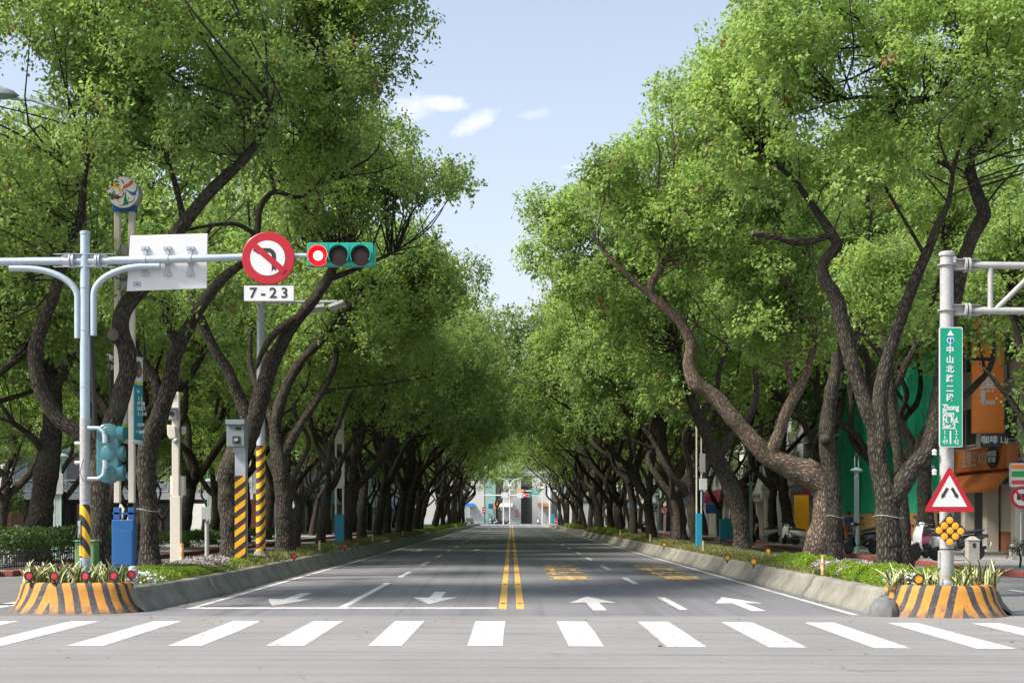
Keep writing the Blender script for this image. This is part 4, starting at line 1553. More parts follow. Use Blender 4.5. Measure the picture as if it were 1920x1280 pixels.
MB().cyl((c.x, ds + .03, c.z), (c.x, D, c.z), .03).build('mount', M['steel'], t)

t = thing('time_plate', 'white plate reading 7-23 under the no left turn sign', 'sign', P(504, 550, ds))
c = P(504, 549.5, ds)
MB().prism(rrect(rw(95), rw(31), .012), (c.x, c.y + .012, c.z), *XZ, .015).build('plate', M['white'], t)
b = MB()
w2, h2 = rw(95) / 2, rw(31) / 2
for (x0, x1, z0, z1) in ((-w2, w2, h2 - .01, h2), (-w2, w2, -h2, -h2 + .01), (-w2, -w2 + .01, -h2 + .01, h2 - .01), (w2 - .01, w2, -h2 + .01, h2 - .01)):
    b.box(c.x + x0, c.x + x1, c.y - .006, c.y - .0035, c.z + z0, c.z + z1)
b.build('border', M['black'], t)
text('7-23', 'lettering', M['black'], t, (c.x - .0, c.y - .006, c.z - .005), .25, sx=1.05, bold=.005).data.space_character = 1.5
MB().box(c.x - .03, c.x + .03, c.y + .013, c.y + .03, c.z - h2, c.z + h2 + .2).build('mount', M['steel'], t)

# back of the white panel on the arm
dp = D + .13
t = thing('sign_panel', 'back of a white sign panel clamped to the signal arm with three brackets', 'sign panel', P(315, 491, dp))
q = [(245, 442), (390, 438), (388, 541), (238, 546)]
cc = P(315, 491, dp)
b = MB()
b.prism([(GX(x, dp) - cc.x, GZ(y, dp) - cc.z) for x, y in q][::-1], cc, *XZ, .02)
b.build('panel', M['white'], t, bev=.012)
for px in (272, 314, 357):
    for (ya, yb) in ((463, 517),):
        a = P(px, 463, dp - .035); e = P(px - 2, 517, dp - .035)
        b = MB()
        b.box(a.x - .04, a.x + .03, dp - .05, dp - .021, e.z, a.z)
        for z_ in (a.z - .02, e.z + .02): b.box(a.x - .07, a.x + .06, dp - .055, dp - .022, z_ - .03, z_ + .03)
        for z_ in (a.z - .02, e.z + .02): b.cyl((a.x - .01, dp - .075, z_), (a.x - .01, dp - .05, z_), .018, None, 8)
        b.lathe([(rw(8.6), -.04), (rw(8.6), .04)], (a.x, D, GZ(487 - (px - 300) * .03, D)), 18, 'x')
        b.build('bracket', M['steel'], t)
c = P(257, 533, dp - .022)
b = MB()
for (x0, x1, z0, z1) in ((-.06, .06, .033, .04), (-.06, .06, -.04, -.033), (-.06, -.053, -.033, .033), (.053, .06, -.033, .033), (-.03, .035, -.01, .01)):
    b.box(c.x + x0, c.x + x1, c.y - .004, c.y + .001, c.z + z0, c.z + z1)
b.build('stamp', M['black'], t)

# side signal head seen from behind
t = thing('side_signal', 'glossy teal vertical signal head on two curved pipes, seen from behind', 'traffic light', P(204, 850, D))
c0 = P(204, 850, D)
b = MB()
prof = []
for k in range(25):
    a = R(360 * k / 24)
    prof.append((rw(20) * math.cos(a), rw(36) * (1 if math.sin(a) > 0 else -1) * (1 if abs(math.sin(a)) > 1e-6 else 0) + rw(19) * math.sin(a)))
b.prism(rrect(rw(42), rw(112), rw(19), 8), (c0.x, c0.y + .1, c0.z), *XZ, .2)
b.build('housing', M['tealglossy'], t, smooth=True, bev=.03)
for dy_ in (-36, 0, 36):
    z_ = c0.z - rw(dy_)
    b = MB(); b.lathe([(rw(16), 0), (rw(15), .09), (rw(14), .11), (rw(12), .11)], (c0.x + rw(17), c0.y + .02, z_), 22, 'x')
    b.build('visor', M['tealglossy'], t, smooth=True)
    MB().lathe([(rw(15), -.1), (rw(12), -.115), (0, -.12)], (c0.x + rw(2), c0.y, z_), 20, 'y').build('back_bulge', M['tealglossy'], t, smooth=True)
for ya, yb in ((802, 826), (897, 874)):
    b = MB()
    b.tube([P(165, ya, D - .15), P(185, ya, D - .17), P(194, ya + (yb - ya) * .3, D - .18), P(197, yb, D - .18)], .035, 12)
    b.build('mount_pipe', M['bluesteel'], t, smooth=True)
    MB().cyl(P(197, yb + 4, D - .18), P(197, yb - 12, D - .18), .045, None, 12).build('clamp', M['steel'], t)

# red reflectors on the planter rim
first = None
for i, (px, w_) in enumerate(((54, 'first'), (101, 'second'), (160, 'third'), (213, 'fourth'), (246, 'fifth'))):
    y_ = (25.44, 25.33, 25.38, 25.5, 26.0)[i]
    zc = GZ(1079 if i < 4 else 1075, y_)
    lab = f'red round reflector on the planter rim, {w_} from the side lane'
    if first is None:
        t = thing('reflector', lab, 'reflector', (GX(px, y_), y_, .5), 0, 'red reflectors on the planter rim')
        c = Vector((GX(px, y_), y_, .5))
        dzc = zc - .5
        b = MB(); b.lathe([(.074, .02), (.078, -.022), (.060, -.024), (.058, -.008)], (c.x, c.y, c.z + dzc), 24, 'y'); b.build('housing', M['black'], t, smooth=True)
        b = MB(); b.lathe([(.058, -.010), (.04, -.013), (0, -.014)], (c.x, c.y, c.z + dzc), 24, 'y'); b.build('red_disc', M['redref'], t, smooth=True)
        b = MB(); b.cyl((c.x, c.y + .01, c.z), (c.x, c.y + .01, c.z + dzc - .05), .022, None, 10); b.lathe([(.05, 0), (.05, .015), (.03, .03)], c, 14); b.build('foot', M['black'], t)
        first = t
    else:
        dup(first, (GX(px, y_), y_, .5), random.uniform(-.3, .3), lab)

# variegated plants
def plant_mesh(seed):
    rs = random.Random(seed)
    L = rs.uniform(.34, .5)
    b = MB()
    bend = rs.uniform(.15, .5)
    n = 5
    for k in range(n + 1):
        s_ = k / n
        w_ = .036 * math.sin(math.pi * min(.97, .18 + .8 * s_)) + .002
        z_ = L * s_ * (1 - .25 * bend * s_); y_ = L * bend * s_ * s_
        b.v += [(-w_, y_ - .008, z_), (0, y_ + .006, z_), (w_, y_ - .008, z_)]
    for k in range(n):
        a = k * 3
        for j in (0, 1):
            b.face((a + j, a + j + 1, a + j + 4, a + j + 3), ((.5 * j, k / n), (.5 * j + .5, k / n), (.5 * j + .5, (k + 1) / n), (.5 * j, (k + 1) / n)))
    return b


leafs = []
for i in range(5):
    o = plant_mesh(i).build('leaf', M['varieg'], None, smooth=True)
    leafs.append(o.data); bpy.data.objects.remove(o)


def vplant(x, y, label, seed, n=13, s=1.0):
    rs = random.Random(seed)
    t = thing('variegated_plant', label, 'plant', (x, y, .44), 0, 'variegated plants in the striped planters')
    for i in range(n):
        o = bpy.data.objects.new('leaf', leafs[rs.randrange(5)])
        COL.objects.link(o); o.parent = t
        o.location = (rs.uniform(-.08, .08), rs.uniform(-.08, .08), -.02)
        sc = s * rs.uniform(.6, 1.12)
        o.scale = (sc, sc, sc)
        o.rotation_euler = (rs.uniform(-.45, .15), rs.uniform(-.15, .15), rs.uniform(0, 6.28))
    return t


posn = (('beside the first reflector', 52), ('behind the first reflector', 72), ('between the first and second reflectors', 88), ('behind the second reflector', 104),
        ('past the second reflector', 118), ('midway to the third reflector', 132), ('in front of the signal pole', 146), ('at the foot of the signal pole', 168), ('past the signal pole', 184),
        ('beside the fourth reflector', 203), ('behind the fourth reflector', 222))
for i, (w_, px) in enumerate(posn):
    y_ = 25.75 + (i % 3) * .28
    vplant(GX(px, y_), y_, f'cream-edged spiky plant in the traffic signal planter, {w_}', 40 + i, 14, 1.0)
for i, (px, w_) in enumerate(((1672, 'at the kerb end'), (1690, 'short of the yellow reflector'), (1707, 'beside the yellow reflector'), (1728, 'just past the yellow reflector'), (1747, 'before the sign pole'),
                              (1764, 'close to the sign pole'), (1796, 'just past the sign pole'), (1815, 'third from the side lane end'), (1838, 'second from the side lane end, tall'), (1858, 'at the side lane end, tall'))):
    y_ = 24.75 + (i % 3) * .28
    vplant(GX(px, y_), y_, f'cream-edged spiky plant in the street-name-sign planter, {w_}', 80 + i, 14, 1.12 if px > 1800 else .9)

# ------------------------------------------------------------------ pylon with the coloured round emblem
D2 = 32.0
t = thing('emblem_pylon', 'tall cream twin-post pylon with blue base and round emblem of five coloured figures', 'pylon', (GX(232, D2), D2, .42))
r2 = lambda w: w / F * D2
for px in (220, 247): MB().box(GX(px, D2) - r2(5.3), GX(px, D2) + r2(5.3), D2 - .05, D2 + .09, 1.9, GZ(397, D2)).build('post', M['cream'], t, bev=.012)
for px in (220, 247): MB().box(GX(px, D2) - r2(6), GX(px, D2) + r2(6), D2 - .06, D2 + .1, GZ(974, D2) + .002, GZ(951, D2)).build('post_socket', M['blue'], t, bev=.01)
MB().box(GX(212, D2), GX(253, D2), D2 - .12, D2 + .16, .36, GZ(974, D2)).build('base_box', M['blue'], t, bev=.015)
MB().box(GX(215, D2), GX(250, D2), D2 - .128, D2 - .119, .6, GZ(985, D2) - .1).build('door', M['blue'], t, bev=.004)
MB().box(GX(212, D2), GX(253, D2), D2 - .06, D2 + .1, GZ(962, D2) - .02, GZ(962, D2) + .02).build('socket_rail', M['blue'], t)
MB().box(GX(213, D2), GX(255, D2), D2 - .12, D2 + .16, GZ(397, D2), GZ(375, D2)).build('collar', M['blue'], t, bev=.01)
c = P(231.5, 361, D2 - .14)
rr = r2(29.5)
MB().lathe([(rr, .34), (rr, 0), (rr - .015, -.012), (0, -.012)], c, 48, 'y').build('emblem_drum', M['palegrey'], t)
fc = MB().prism(circ(rr * .97, 48), (c.x, c.y - .013, c.z), *XZ, .004).build('emblem_face', M['white'], t)
emcol = {'gold': (.62, .36, .01), 'vermilion': (.45, .09, .015), 'blue': (.012, .10, .36), 'green': (.0, .17, .07), 'maroon': (.12, .008, .03)}
EM = {k: mat('emblem_' + k, v, .4, .08, 6, 0, 0, 60, .06) for k, v in emcol.items()}
figs = {'gold': [(520, 600), (470, 560), (440, 460), (340, 400), (200, 420), (160, 470), (190, 390), (240, 350), (230, 300), (270, 270), (320, 250), (330, 190), (345, 250), (400, 330), (470, 370), (505, 470)],
        'vermilion': [(545, 540), (545, 470), (590, 400), (570, 390), (640, 330), (740, 290), (790, 220), (870, 180), (880, 240), (830, 330), (730, 400), (640, 430), (580, 470)],
        'blue': [(600, 490), (680, 480), (760, 520), (840, 550), (930, 540), (980, 460), (970, 370), (1005, 400), (1005, 490), (960, 560), (970, 610), (960, 650), (860, 650), (780, 600), (700, 520)],
        'green': [(625, 530), (660, 560), (665, 640), (680, 740), (720, 830), (800, 845), (890, 800), (925, 690), (930, 720), (905, 800), (820, 865), (740, 870), (730, 930), (640, 935), (540, 960), (440, 935), (540, 940), (590, 910), (600, 780), (630, 640)],
        'maroon': [(590, 530), (605, 600), (560, 660), (490, 690), (430, 660), (470, 625), (400, 635), (330, 655), (210, 650), (150, 590), (170, 650), (210, 700), (215, 770), (260, 790), (290, 750), (400, 760), (480, 740), (560, 690), (600, 640)]}
for k, pl in figs.items():
    pts = [((x / 16 - 36.5) / F * D2, -(y / 16 - 35.0) / F * D2) for x, y in pl]
    ar_ = sum(a[0] * e[1] - e[0] * a[1] for a, e in zip(pts, pts[1:] + pts[:1]))
    if ar_ < 0: pts = pts[::-1]
    MB().prism(pts, (c.x, c.y - .0175, c.z), *XZ, .003).build('emblem_figure', EM[k], fc)
for (x, y, r_) in ((745, 735, 22),): MB().prism(circ(r_ / 16 / F * D2, 10), (c.x + (x / 16 - 36.5) / F * D2, c.y - .0175, c.z - (y / 16 - 35) / F * D2), *XZ, .003).build('emblem_dot', M['black'], fc)
MB().box(GX(226, D2), GX(241, D2), D2 - .03, D2 + .05, GZ(545, D2), GZ(461, D2)).build('grey_box', M['palegrey'], t, bev=.01)
MB().box(GX(226, D2), GX(241, D2), D2 - .04, D2 + .05, GZ(527, D2), GZ(521, D2)).build('blue_clip', M['blue'], t)


def banner_thing(label, x0, x1, ytop, ybot, d, skew, split, dark=False, words=()):
    t = thing('street_banner', label, 'banner', P((x0 + x1) / 2, (ytop + ybot) / 2, d))
    def cloth(name, ya, yb, m, off=0.0):
        b = MB()
        nx, nz = 4, 10
        for i in range(nz + 1):
            for k in range(nx + 1):
                u, v = k / nx, i / nz
                x = x0 + (x1 - x0) * u; y = ya + (yb - ya) * v + skew * u
                p = P(x, y, d + .25 * u + .012 * math.sin(u * 5 + v * 7) + off)
                b.v.append(tuple(p))
        for i in range(nz):
            for k in range(nx):
                a = i * (nx + 1) + k
                b.face((a, a + nx + 1, a + nx + 2, a + 1))
        o = b.build(name, m, t, smooth=True)
        md_ = o.modifiers.new('thick', 'SOLIDIFY'); md_.thickness = .004
        return o
    if dark:
        cloth('banner_cloth', ytop, ybot, M['darkwall'])
        cloth('white_band', ytop - 1, ytop + 10, M['white'], -.012)
    else:
        if split > ytop + 4: cloth('picture_panel', ytop, split - 5, M['white'])
        cloth('lime_band', split - 5, split, M['lime'])
        cloth('teal_panel', split, ybot - 8, M['banner'])
        cloth('white_hem', ybot - 8, ybot, M['white'])
    b = MB()
    for y in (ytop, ybot - 3): b.tube([P(x0 - 4, y, d - .01), P(x1 + 1, y + skew, d + .25)], .014, 8)
    b.build('banner_rod', M['steel'], t)
    for (body, px, py, size) in words:
        text(body, 'lettering', M['white'], t, P(px, py, d + .12 - .03), size, (R(90), 0, R(24)), 1, .003)
    return t


tb = banner_thing('teal street banner with bird picture hanging beside the blue pylon', 252, 268, 668, 831, D2 - .1, 3, 720, False,
                  (('2a', 258, 733, .09), ("'9.11", 258, 748, .12), ('關渡自', 260, 757, .09), ('然公園', 260, 766, .09), ('9.11-14', 260, 776, .11), ('台北市', 261, 796, .075), ('動物園', 261, 810, .075)))
b = MB(); c = P(259, 695, D2 - .1)
b.prism([(.0, .22), (.045, .18), (.05, .1), (.08, .0), (.05, -.12), (-.03, -.14), (-.06, -.02), (-.04, .1), (-.05, .17)][::-1], (c.x, c.y + .05, c.z), *XZ, .004)
b.build('printed_bird', M['darkwall'], tb)
MB().prism([(.0, .04), (.05, .02), (.05, -.08), (.0, -.1), (-.03, -.04)][::-1], (c.x + .005, c.y + .044, c.z), *XZ, .003).build('printed_breast', M['brick'], tb)
banner_thing('lower half of a teal banner showing beside the curved trunk', 230, 245, 750, 829, D2 - .05, 3, 799)
banner_thing('narrow black banner with white top edge behind the curved trunk', 205, 214, 664, 790, D2 - .05, 6, 0, True, (('字', 209, 690, .14),))

# green cabinet behind the striped planter
t = thing('utility_cabinet', 'low green utility cabinet behind the traffic signal pole', 'cabinet', (GX(160, 29), 29, .42))
MB().box(GX(143, 29), GX(179, 29), 28.9, 29.3, .36, GZ(1015, 29)).build('cabinet_body', mat('green_cabinet', (.13, .25, .10), .5, .15, 4), t, bev=.02)
MB().box(GX(141, 29), GX(181, 29), 28.87, 29.33, GZ(1015, 29), GZ(1012, 29)).build('cabinet_lid', M['hedge'] if False else mat('green_cabinet_lid', (.15, .28, .12), .5), t, bev=.01)
# short grey post at the planter corner
t = thing('bollard', 'short grey post at the corner of the traffic signal planter', 'bollard', (GX(250, 27.3), 27.3, .42))
MB().lathe([(.085, 0), (.085, .27), (.07, .30), (0, .31)], (GX(250, 27.3), 27.3, .42), 20).build('post', M['palegrey'], t, smooth=True)

# cream camera post
D3 = 37.6
r3 = lambda w: w / F * D3
cx3 = GX(330, D3)
t = thing('camera_post', 'tall cream square post carrying two surveillance cameras', 'camera post', (cx3, D3, .42))
MB().box(cx3 - r3(9.5), cx3 + r3(9.5), D3 - .1, D3 + .1, .36, GZ(930, D3)).build('lower_post', M['cream'], t, bev=.012)
MB().box(cx3 - r3(6.5), cx3 + r3(6.5), D3 - .08, D3 + .08, GZ(930, D3), GZ(735, D3)).build('upper_post', M['cream'], t, bev=.012)
MB().box(cx3 - r3(11), cx3 + r3(15), D3 + .0, D3 + .22, GZ(928, D3), GZ(892, D3)).build('equipment_box', M['cream'], t, bev=.01)
MB().box(cx3 - r3(11), cx3 + r3(-2), D3 - .12, D3 + .1, GZ(744, D3), GZ(734, D3)).build('top_bracket', M['cream'], t, bev=.01)
c = P(327, 777, D3 - .15)
hb = MB().box(c.x - r3(8.5), c.x + r3(8.5), c.y - .25, c.y + .1, c.z - r3(10), c.z + r3(10)).build('camera_housing', M['palegrey'], t, bev=.015)
MB().lathe([(.06, 0), (.055, -.03), (.04, -.03), (0, -.02)], (c.x - r3(1), c.y - .25, c.z), 18, 'y').build('camera_lens', M['black'], hb, smooth=True)
MB().box(c.x - r3(9.5), c.x + r3(9.5), c.y - .36, c.y - .1, c.z + r3(10), c.z + r3(11.5)).build('sun_hood', M['palegrey'], hb)
c = P(322, 808, D3 - .1)
MB().prism([(-.1, .16), (.1, .12), (.12, -.16), (-.03, -.2), (-.09, -.1)][::-1], (c.x, c.y + .1, c.z), *XZ, .2).build('swivel_mount', M['cream'], t, bev=.015)
MB().lathe([(.07, .0), (.08, -.06), (.05, -.12), (0, -.14)], P(331, 826, D3 - .1), 16, 'y').build('dome_camera', M['palegrey'], t, smooth=True)
MB().obox(P(344, 806, D3), (.1, .2, .18), Matrix.Rotation(.4, 3, 'Z')).build('floodlight', M['palegrey'], t, bev=.012)
# orange and white delineator beside it
deli = thing('delineator_post', 'orange and white delineator beside the cream camera post', 'delineator', (GX(341, D3 - .1), D3 - .1, .42), 0, 'delineator posts')
c = (GX(341, D3 - .1), D3 - .1, .40)
MB().lathe([(.055, 0), (.05, .5), (.045, .55), (0, .56)], c, 16).build('post', M['deli'], deli, smooth=True)
for (px, y_, s_, l) in ((599, 50.3, -1, 'orange and white delineator on the kerb past the lamp pole'), (1518, 31.0, 1, 'orange-topped delineator on the kerb before the leaning tree'),
                        (1309, 50.3, 1, 'orange and white delineator on the kerb near the turquoise pylon'), (728, 69.5, -1, 'small delineator on the kerb of the signal median, second joint'),
                        (1200, 69.5, 1, 'small delineator on the kerb of the sign median, third joint'), (790, 88.7, -1, 'small delineator on the kerb of the signal median, third joint'), (1137, 88.7, 1, 'small delineator on the kerb of the sign median, fourth joint')):
    dup(deli, (s_ * 6.35, y_, .44), 0, l, None, (.7, .7, .72))

# grey equipment box on a post
t = thing('box_post', 'small grey equipment box on a round grey post', 'equipment post', (GX(388, 42), 42, .40))
MB().cyl((GX(388, 42), 42, .36), (GX(388, 42), 42, GZ(975, 42)), .06, None, 14).build('post', M['palegrey'], t, smooth=True)
MB().box(GX(379, 42), GX(397, 42), 41.88, 42.1, GZ(973, 42), GZ(950, 42)).build('box', M['palegrey'], t, bev=.01)

# speed camera on a striped post
D4 = 38.0
r4 = lambda w: w / F * D4
cx4 = GX(452, D4)
t = thing('speed_camera', 'grey speed camera box on a black and yellow square post', 'speed camera', (cx4, D4, .42))
MB().box(cx4 - r4(10), cx4 + r4(10), D4 - .14, D4 + .14, .36, GZ(892, D4)).build('striped_post', M['hazard_sq'], t, bev=.006)
MB().box(cx4 - r4(10), cx4 + r4(10), D4 - .12, D4 + .12, GZ(892, D4), GZ(845, D4)).build('neck', M['steel'], t, bev=.008)
MB().box(cx4 - r4(14), cx4 + r4(9), D4 - .14, D4 + .14, GZ(848, D4), GZ(838, D4)).build('neck_collar', M['steel'], t, bev=.006)
cam_m = mat('camera_grey', (.20, .25, .25), .5, .15, 5, .1)
b = MB()
bx = cx4 - r4(5)
b.box(bx - r4(18), bx + r4(15), D4 - .3, D4 + .3, GZ(838, D4), GZ(797, D4))
hb = b.build('camera_box', cam_m, t, bev=.012)
b = MB(); b.prism([(-.36, -.02), (.36, -.02), (.36, .05), (-.36, .1)], (bx - r4(19), D4 + .0, GZ(797, D4) + .02), (0, 1, 0), (0, 0, 1), r4(35)); b.build('camera_roof', cam_m, hb, bev=.008)
c = P(443, 824, D4 - .3)
MB().box(c.x - .09, c.x + .09, c.y - .02, c.y + .0, c.z - .09, c.z + .09).build('lens_frame', M['darksteel'], hb)
MB().lathe([(.055, -.02), (.05, -.05), (.03, -.05), (0, -.035)], c, 18, 'y').build('lens', M['chrome'], hb, smooth=True)
MB().box(c.x - .02, c.x + .12, c.y - .006, c.y + .001, c.z + .24, c.z + .32).build('sensor_window', M['black'], hb)
MB().cyl((cx4 + r4(11), D4 - .02, .4), (cx4 + r4(11), D4 - .02, GZ(840, D4)), .02, None, 8).build('conduit', M['palegrey'], t)

# galvanised lamp pole with hazard bands and floodlight arm
D5 = 42.0
r5 = lambda w: w / F * D5
cx5 = GX(489, D5)
t = thing('lamp_pole', 'galvanised pole with black and yellow bands, side arm and flat floodlights', 'lamp pole', (cx5, D5, .42))
MB().cyl((cx5, D5, .6), (cx5, D5, GZ(560, D5)), r5(8.4), r5(7.2), 24).build('pole', M['steel'], t, smooth=True)
MB().cyl((cx5, D5, .62), (cx5, D5, GZ(835, D5)), r5(9.2), r5(8.6), 24).build('hazard_sleeve', M['hazard_up'], t, smooth=True)
MB().lathe([(.34, -.08), (.3, .08), (.2, .18), (.17, .27), (0, .27)], (cx5, D5, .4), 12).build('concrete_foot', M['concrete'], t, smooth=True)
MB().tube([P(489, 567, D5), P(632, 565, D5)], [.045, .035], 12).build('arm', M['steel'], t, smooth=True)
for px, py, a in ((595, 578, -.1), (632, 573, -.35)):
    MB().obox(P(px, py, D5 - .1), (.44, .34, .09), Matrix.Rotation(a, 3, 'Y') @ Matrix.Rotation(-.25, 3, 'X')).build('floodlight', M['palegrey'], t, bev=.012)

# ------------------------------------------------------------------ sign pole beside the other planter
DR = 25.2
rr_ = lambda w: w / F * DR
cxr = GX(1775, DR)
t = thing('gantry_pole', 'thick grey gantry pole with two horizontal arms and torn stickers', 'gantry pole', (cxr, DR, .44))
MB().cyl((cxr, DR, .42), (cxr, DR, GZ(478, DR)), rr_(13.2), rr_(12.2), 32).build('pole', M['palegrey'], t, smooth=True)
MB().lathe([(rr_(14.5), 0), (rr_(14.5), .05), (rr_(12), .07), (0, .08)], (cxr, DR, GZ(480, DR)), 28).build('cap', M['palegrey'], t, smooth=True)
MB().cyl((cxr, DR, GZ(875, DR)), (cxr, DR, GZ(836, DR)), rr_(13.0), rr_(13), 28).build('sticker_layer', M['asphalt_sticker'], t, smooth=True)
MB().lathe([(rr_(13.6), 0), (rr_(13.6), .02)], (cxr, DR, GZ(1030, DR)), 28).build('steel_band', M['darksteel'], t)
MB().lathe([(rr_(15.5), -.02), (rr_(15), .05), (rr_(13.3), .12)], (cxr, DR, .44), 24).build('base_collar', M['steel'], t, smooth=True)
for yy in (497, 582):
    z_ = GZ(yy, DR)
    b = MB()
    b.lathe([(rr_(17), -.008), (rr_(17), .008)], (cxr, DR, z_), 28)
    for zz in (-.08, .08): b.prism([(0, -.09), (.28, -.09), (.46, -.03), (.46, .03), (.28, .09), (0, .09)], (cxr + rr_(12), DR, z_ + zz), (1, 0, 0), (0, 1, 0), .012)
    b.box(cxr + rr_(12), cxr + .5, DR - .006, DR + .006, z_ - .078, z_ + .078)
    for dx in (.30, .36): b.lathe([(.125, -.018), (.125, .018)], (cxr + dx, DR, z_), 20, 'x')
    b.build('arm_flange', M['palegrey'], t)
    MB().tube([(cxr + .38, DR, z_), P(2400, yy + 6, DR)], rr_(6.6), 18).build('arm', M['palegrey'], t, smooth=True)
for (p_, q_, w_) in (((1857, 500), (1857, 581), 5), ((1866, 581), (1940, 508), 4.6), ((2010, 500), (2010, 583), 5)): MB().tube([P(*p_, DR), P(*q_, DR)], rr_(w_), 14).build('truss_bar', M['palegrey'], t, smooth=True)
for (px, py) in ((1752, 849), (1752, 886), (1789, 488)):
    MB().lathe([(.025, -.04), (.045, -.02), (.03, 0), (.045, .03), (.025, .06), (0, .065)], P(px, py, DR - .05), 14).build('insulator', M['white'], t, smooth=True)
MB().box(cxr - rr_(15.5), cxr - rr_(12.5), DR - .04, DR + .04, .75, GZ(1032, DR)).build('cable_duct', M['palegrey'], t, bev=.006)

# vertical street-name sign
dg = DR - .2
t = thing('street_name_sign', 'tall green street-name sign with white Chinese and English lettering', 'street sign', P(1783, 725, dg))
c = P(1783, 725.5, dg)
W_, H_ = 44 / F * dg, 225 / F * dg
MB().prism(rrect(W_, H_, .03), (c.x, c.y + .02, c.z), *XZ, .02).build('plate', M['white'], t)
MB().prism(rrect(W_ - .03, H_ - .03, .022), (c.x, c.y - .001, c.z), *XZ, .003).build('green_field', M['signgreen'], t)
yf = c.y - .0065
gx = lambda px: GX(px, dg); gz = lambda py: GZ(py, dg)
MB().prism([(-.055, -.035), (.055, -.035), (0, .06)], (gx(1782), yf + .003, gz(625)), *XZ, .003).build('up_arrow', M['white'], t)
b = MB(); b.prism([(-.055, .05), (-.058, .0), (0, -.07), (.058, .0), (.055, .05), (0, .06)][::-1], (gx(1782), yf + .003, gz(639.5)), *XZ, .003); sh = b.build('route_shield', mat('shield_blue_white', (.55, .72, .85), .4, .05), t)
MB().prism([(-.042, .038), (-.045, .0), (0, -.054), (.045, .0), (.042, .038), (0, .046)][::-1], (gx(1782), yf - .0005, gz(639.5)), *XZ, .003).build('shield_field', mat('shield_blue', (.01, .05, .33), .4, .05), sh)
text('1', 'route_number', M['white'], t, (gx(1782), yf - .005, gz(638.5)), .085, bold=.003)
text('線', 'route_mark', M['white'], t, (gx(1782), yf - .005, gz(643)), .03, bold=.001)
for ch, py in zip('中山北路二段', (656.5, 675, 692.5, 710.5, 729, 746)):
    text(ch, 'lettering', M['white'], t, (gx(1781.2), yf, gz(py)), .132, bold=.003)
for ln, py, sx in (('Zhong', 764, .78), ('Shan', 776, .78), ('N. Rd.', 787.5, .78), ('Sec.2', 799, .78)):
    text(ln, 'lettering', M['white'], t, (gx(1767), yf, gz(py)), .132, sx=sx, bold=.004, align='LEFT')
for ln, px, py in (('1', 1771.5, 811), ('2', 1793, 811), ('49', 1772, 828.5), ('42', 1793, 828.5)):
    text(ln, 'house_number', M['white'], t, (gx(px), yf, gz(py)), .112, sx=.8, bold=.0005)
b = MB()
b.box(gx(1782) - .012, gx(1782) + .012, yf, yf + .003, gz(832), gz(807))
for px in (1771.5, 1793): b.box(gx(px) - .009, gx(px) + .009, yf, yf + .003, gz(821.5), gz(817.5))
b.build('divider_bar', M['white'], t)
for py in (640, 800): MB().box(cxr - .02, cxr + .02, dg + .021, DR - rr_(12), gz(py) - .03, gz(py) + .03).build('mount', M['steel'], t)

# triangular warning sign
t = thing('warning_sign', 'red-edged triangular sign with two black arrows spreading apart', 'road sign', P(1780, 925, dg))


def rtri(w, h, r, cz=0):
    A = [(-w / 2, 0), (w / 2, 0), (0, h)]
    cen = (0, h / 3)
    pts = []
    for i in range(3):
        p, a, e = Vector(A[i]), Vector(A[i - 1]), Vector(A[(i + 1) % 3])
        u, v = (a - p).normalized(), (e - p).normalized()
        ang = u.angle(v)
        dd = r / math.tan(ang / 2)
        ce = p + (u + v).normalized() * (r / math.sin(ang / 2))
        p0, p1 = p + u * dd, p + v * dd
        a0 = math.atan2(p0.y - ce.y, p0.x - ce.x); a1 = math.atan2(p1.y - ce.y, p1.x - ce.x)
        while a1 < a0: a1 += 2 * math.pi
        for k in range(6): pts.append((ce.x + r * math.cos(a0 + (a1 - a0) * k / 5), ce.y + r * math.sin(a0 + (a1 - a0) * k / 5)))
    return pts


c = P(1780.5, 959, dg - .03)
S = 96 / F * dg
MB().prism(rtri(S, 86 / F * dg, .028), (c.x, c.y + .02, c.z), *XZ, .02).build('red_plate', M['red'], t)
MB().prism(rtri(S * .685, 59 / F * dg, .006), (c.x, c.y - .001, c.z + 9.5 / F * dg), *XZ, .003).build('white_field', M['white'], t)
for sx in (-1, 1):
    k = dg / F
    # arrow pointing down and outwards
    a = Vector((sx * 4.0, 46)); e = Vector((sx * 15.8, 26))
    u = (e - a).normalized(); n_ = Vector((-u.y, u.x))
    pl = [a + n_ * 2.6, e - u * 8 + n_ * 2.6, e - u * 8.5 + n_ * 4.4, e, e - u * 8.5 - n_ * 4.4, e - u * 8 - n_ * 2.6, a - n_ * 2.6]
    pl = [(p.x * k, (p.y - 0) * k) for p in pl]
    if sum(p[0] * q_[1] - q_[0] * p[1] for p, q_ in zip(pl, pl[1:] + pl[:1])) < 0: pl = pl[::-1]
    MB().prism(pl, (c.x, c.y - .005, c.z - 1.5 * k), *XZ, .003).build('arrow', M['black'], t)
MB().box(cxr - .03, cxr + .03, dg - .008, DR - rr_(12), GZ(952, dg), GZ(938, dg)).build('mount', M['darksteel'], t)

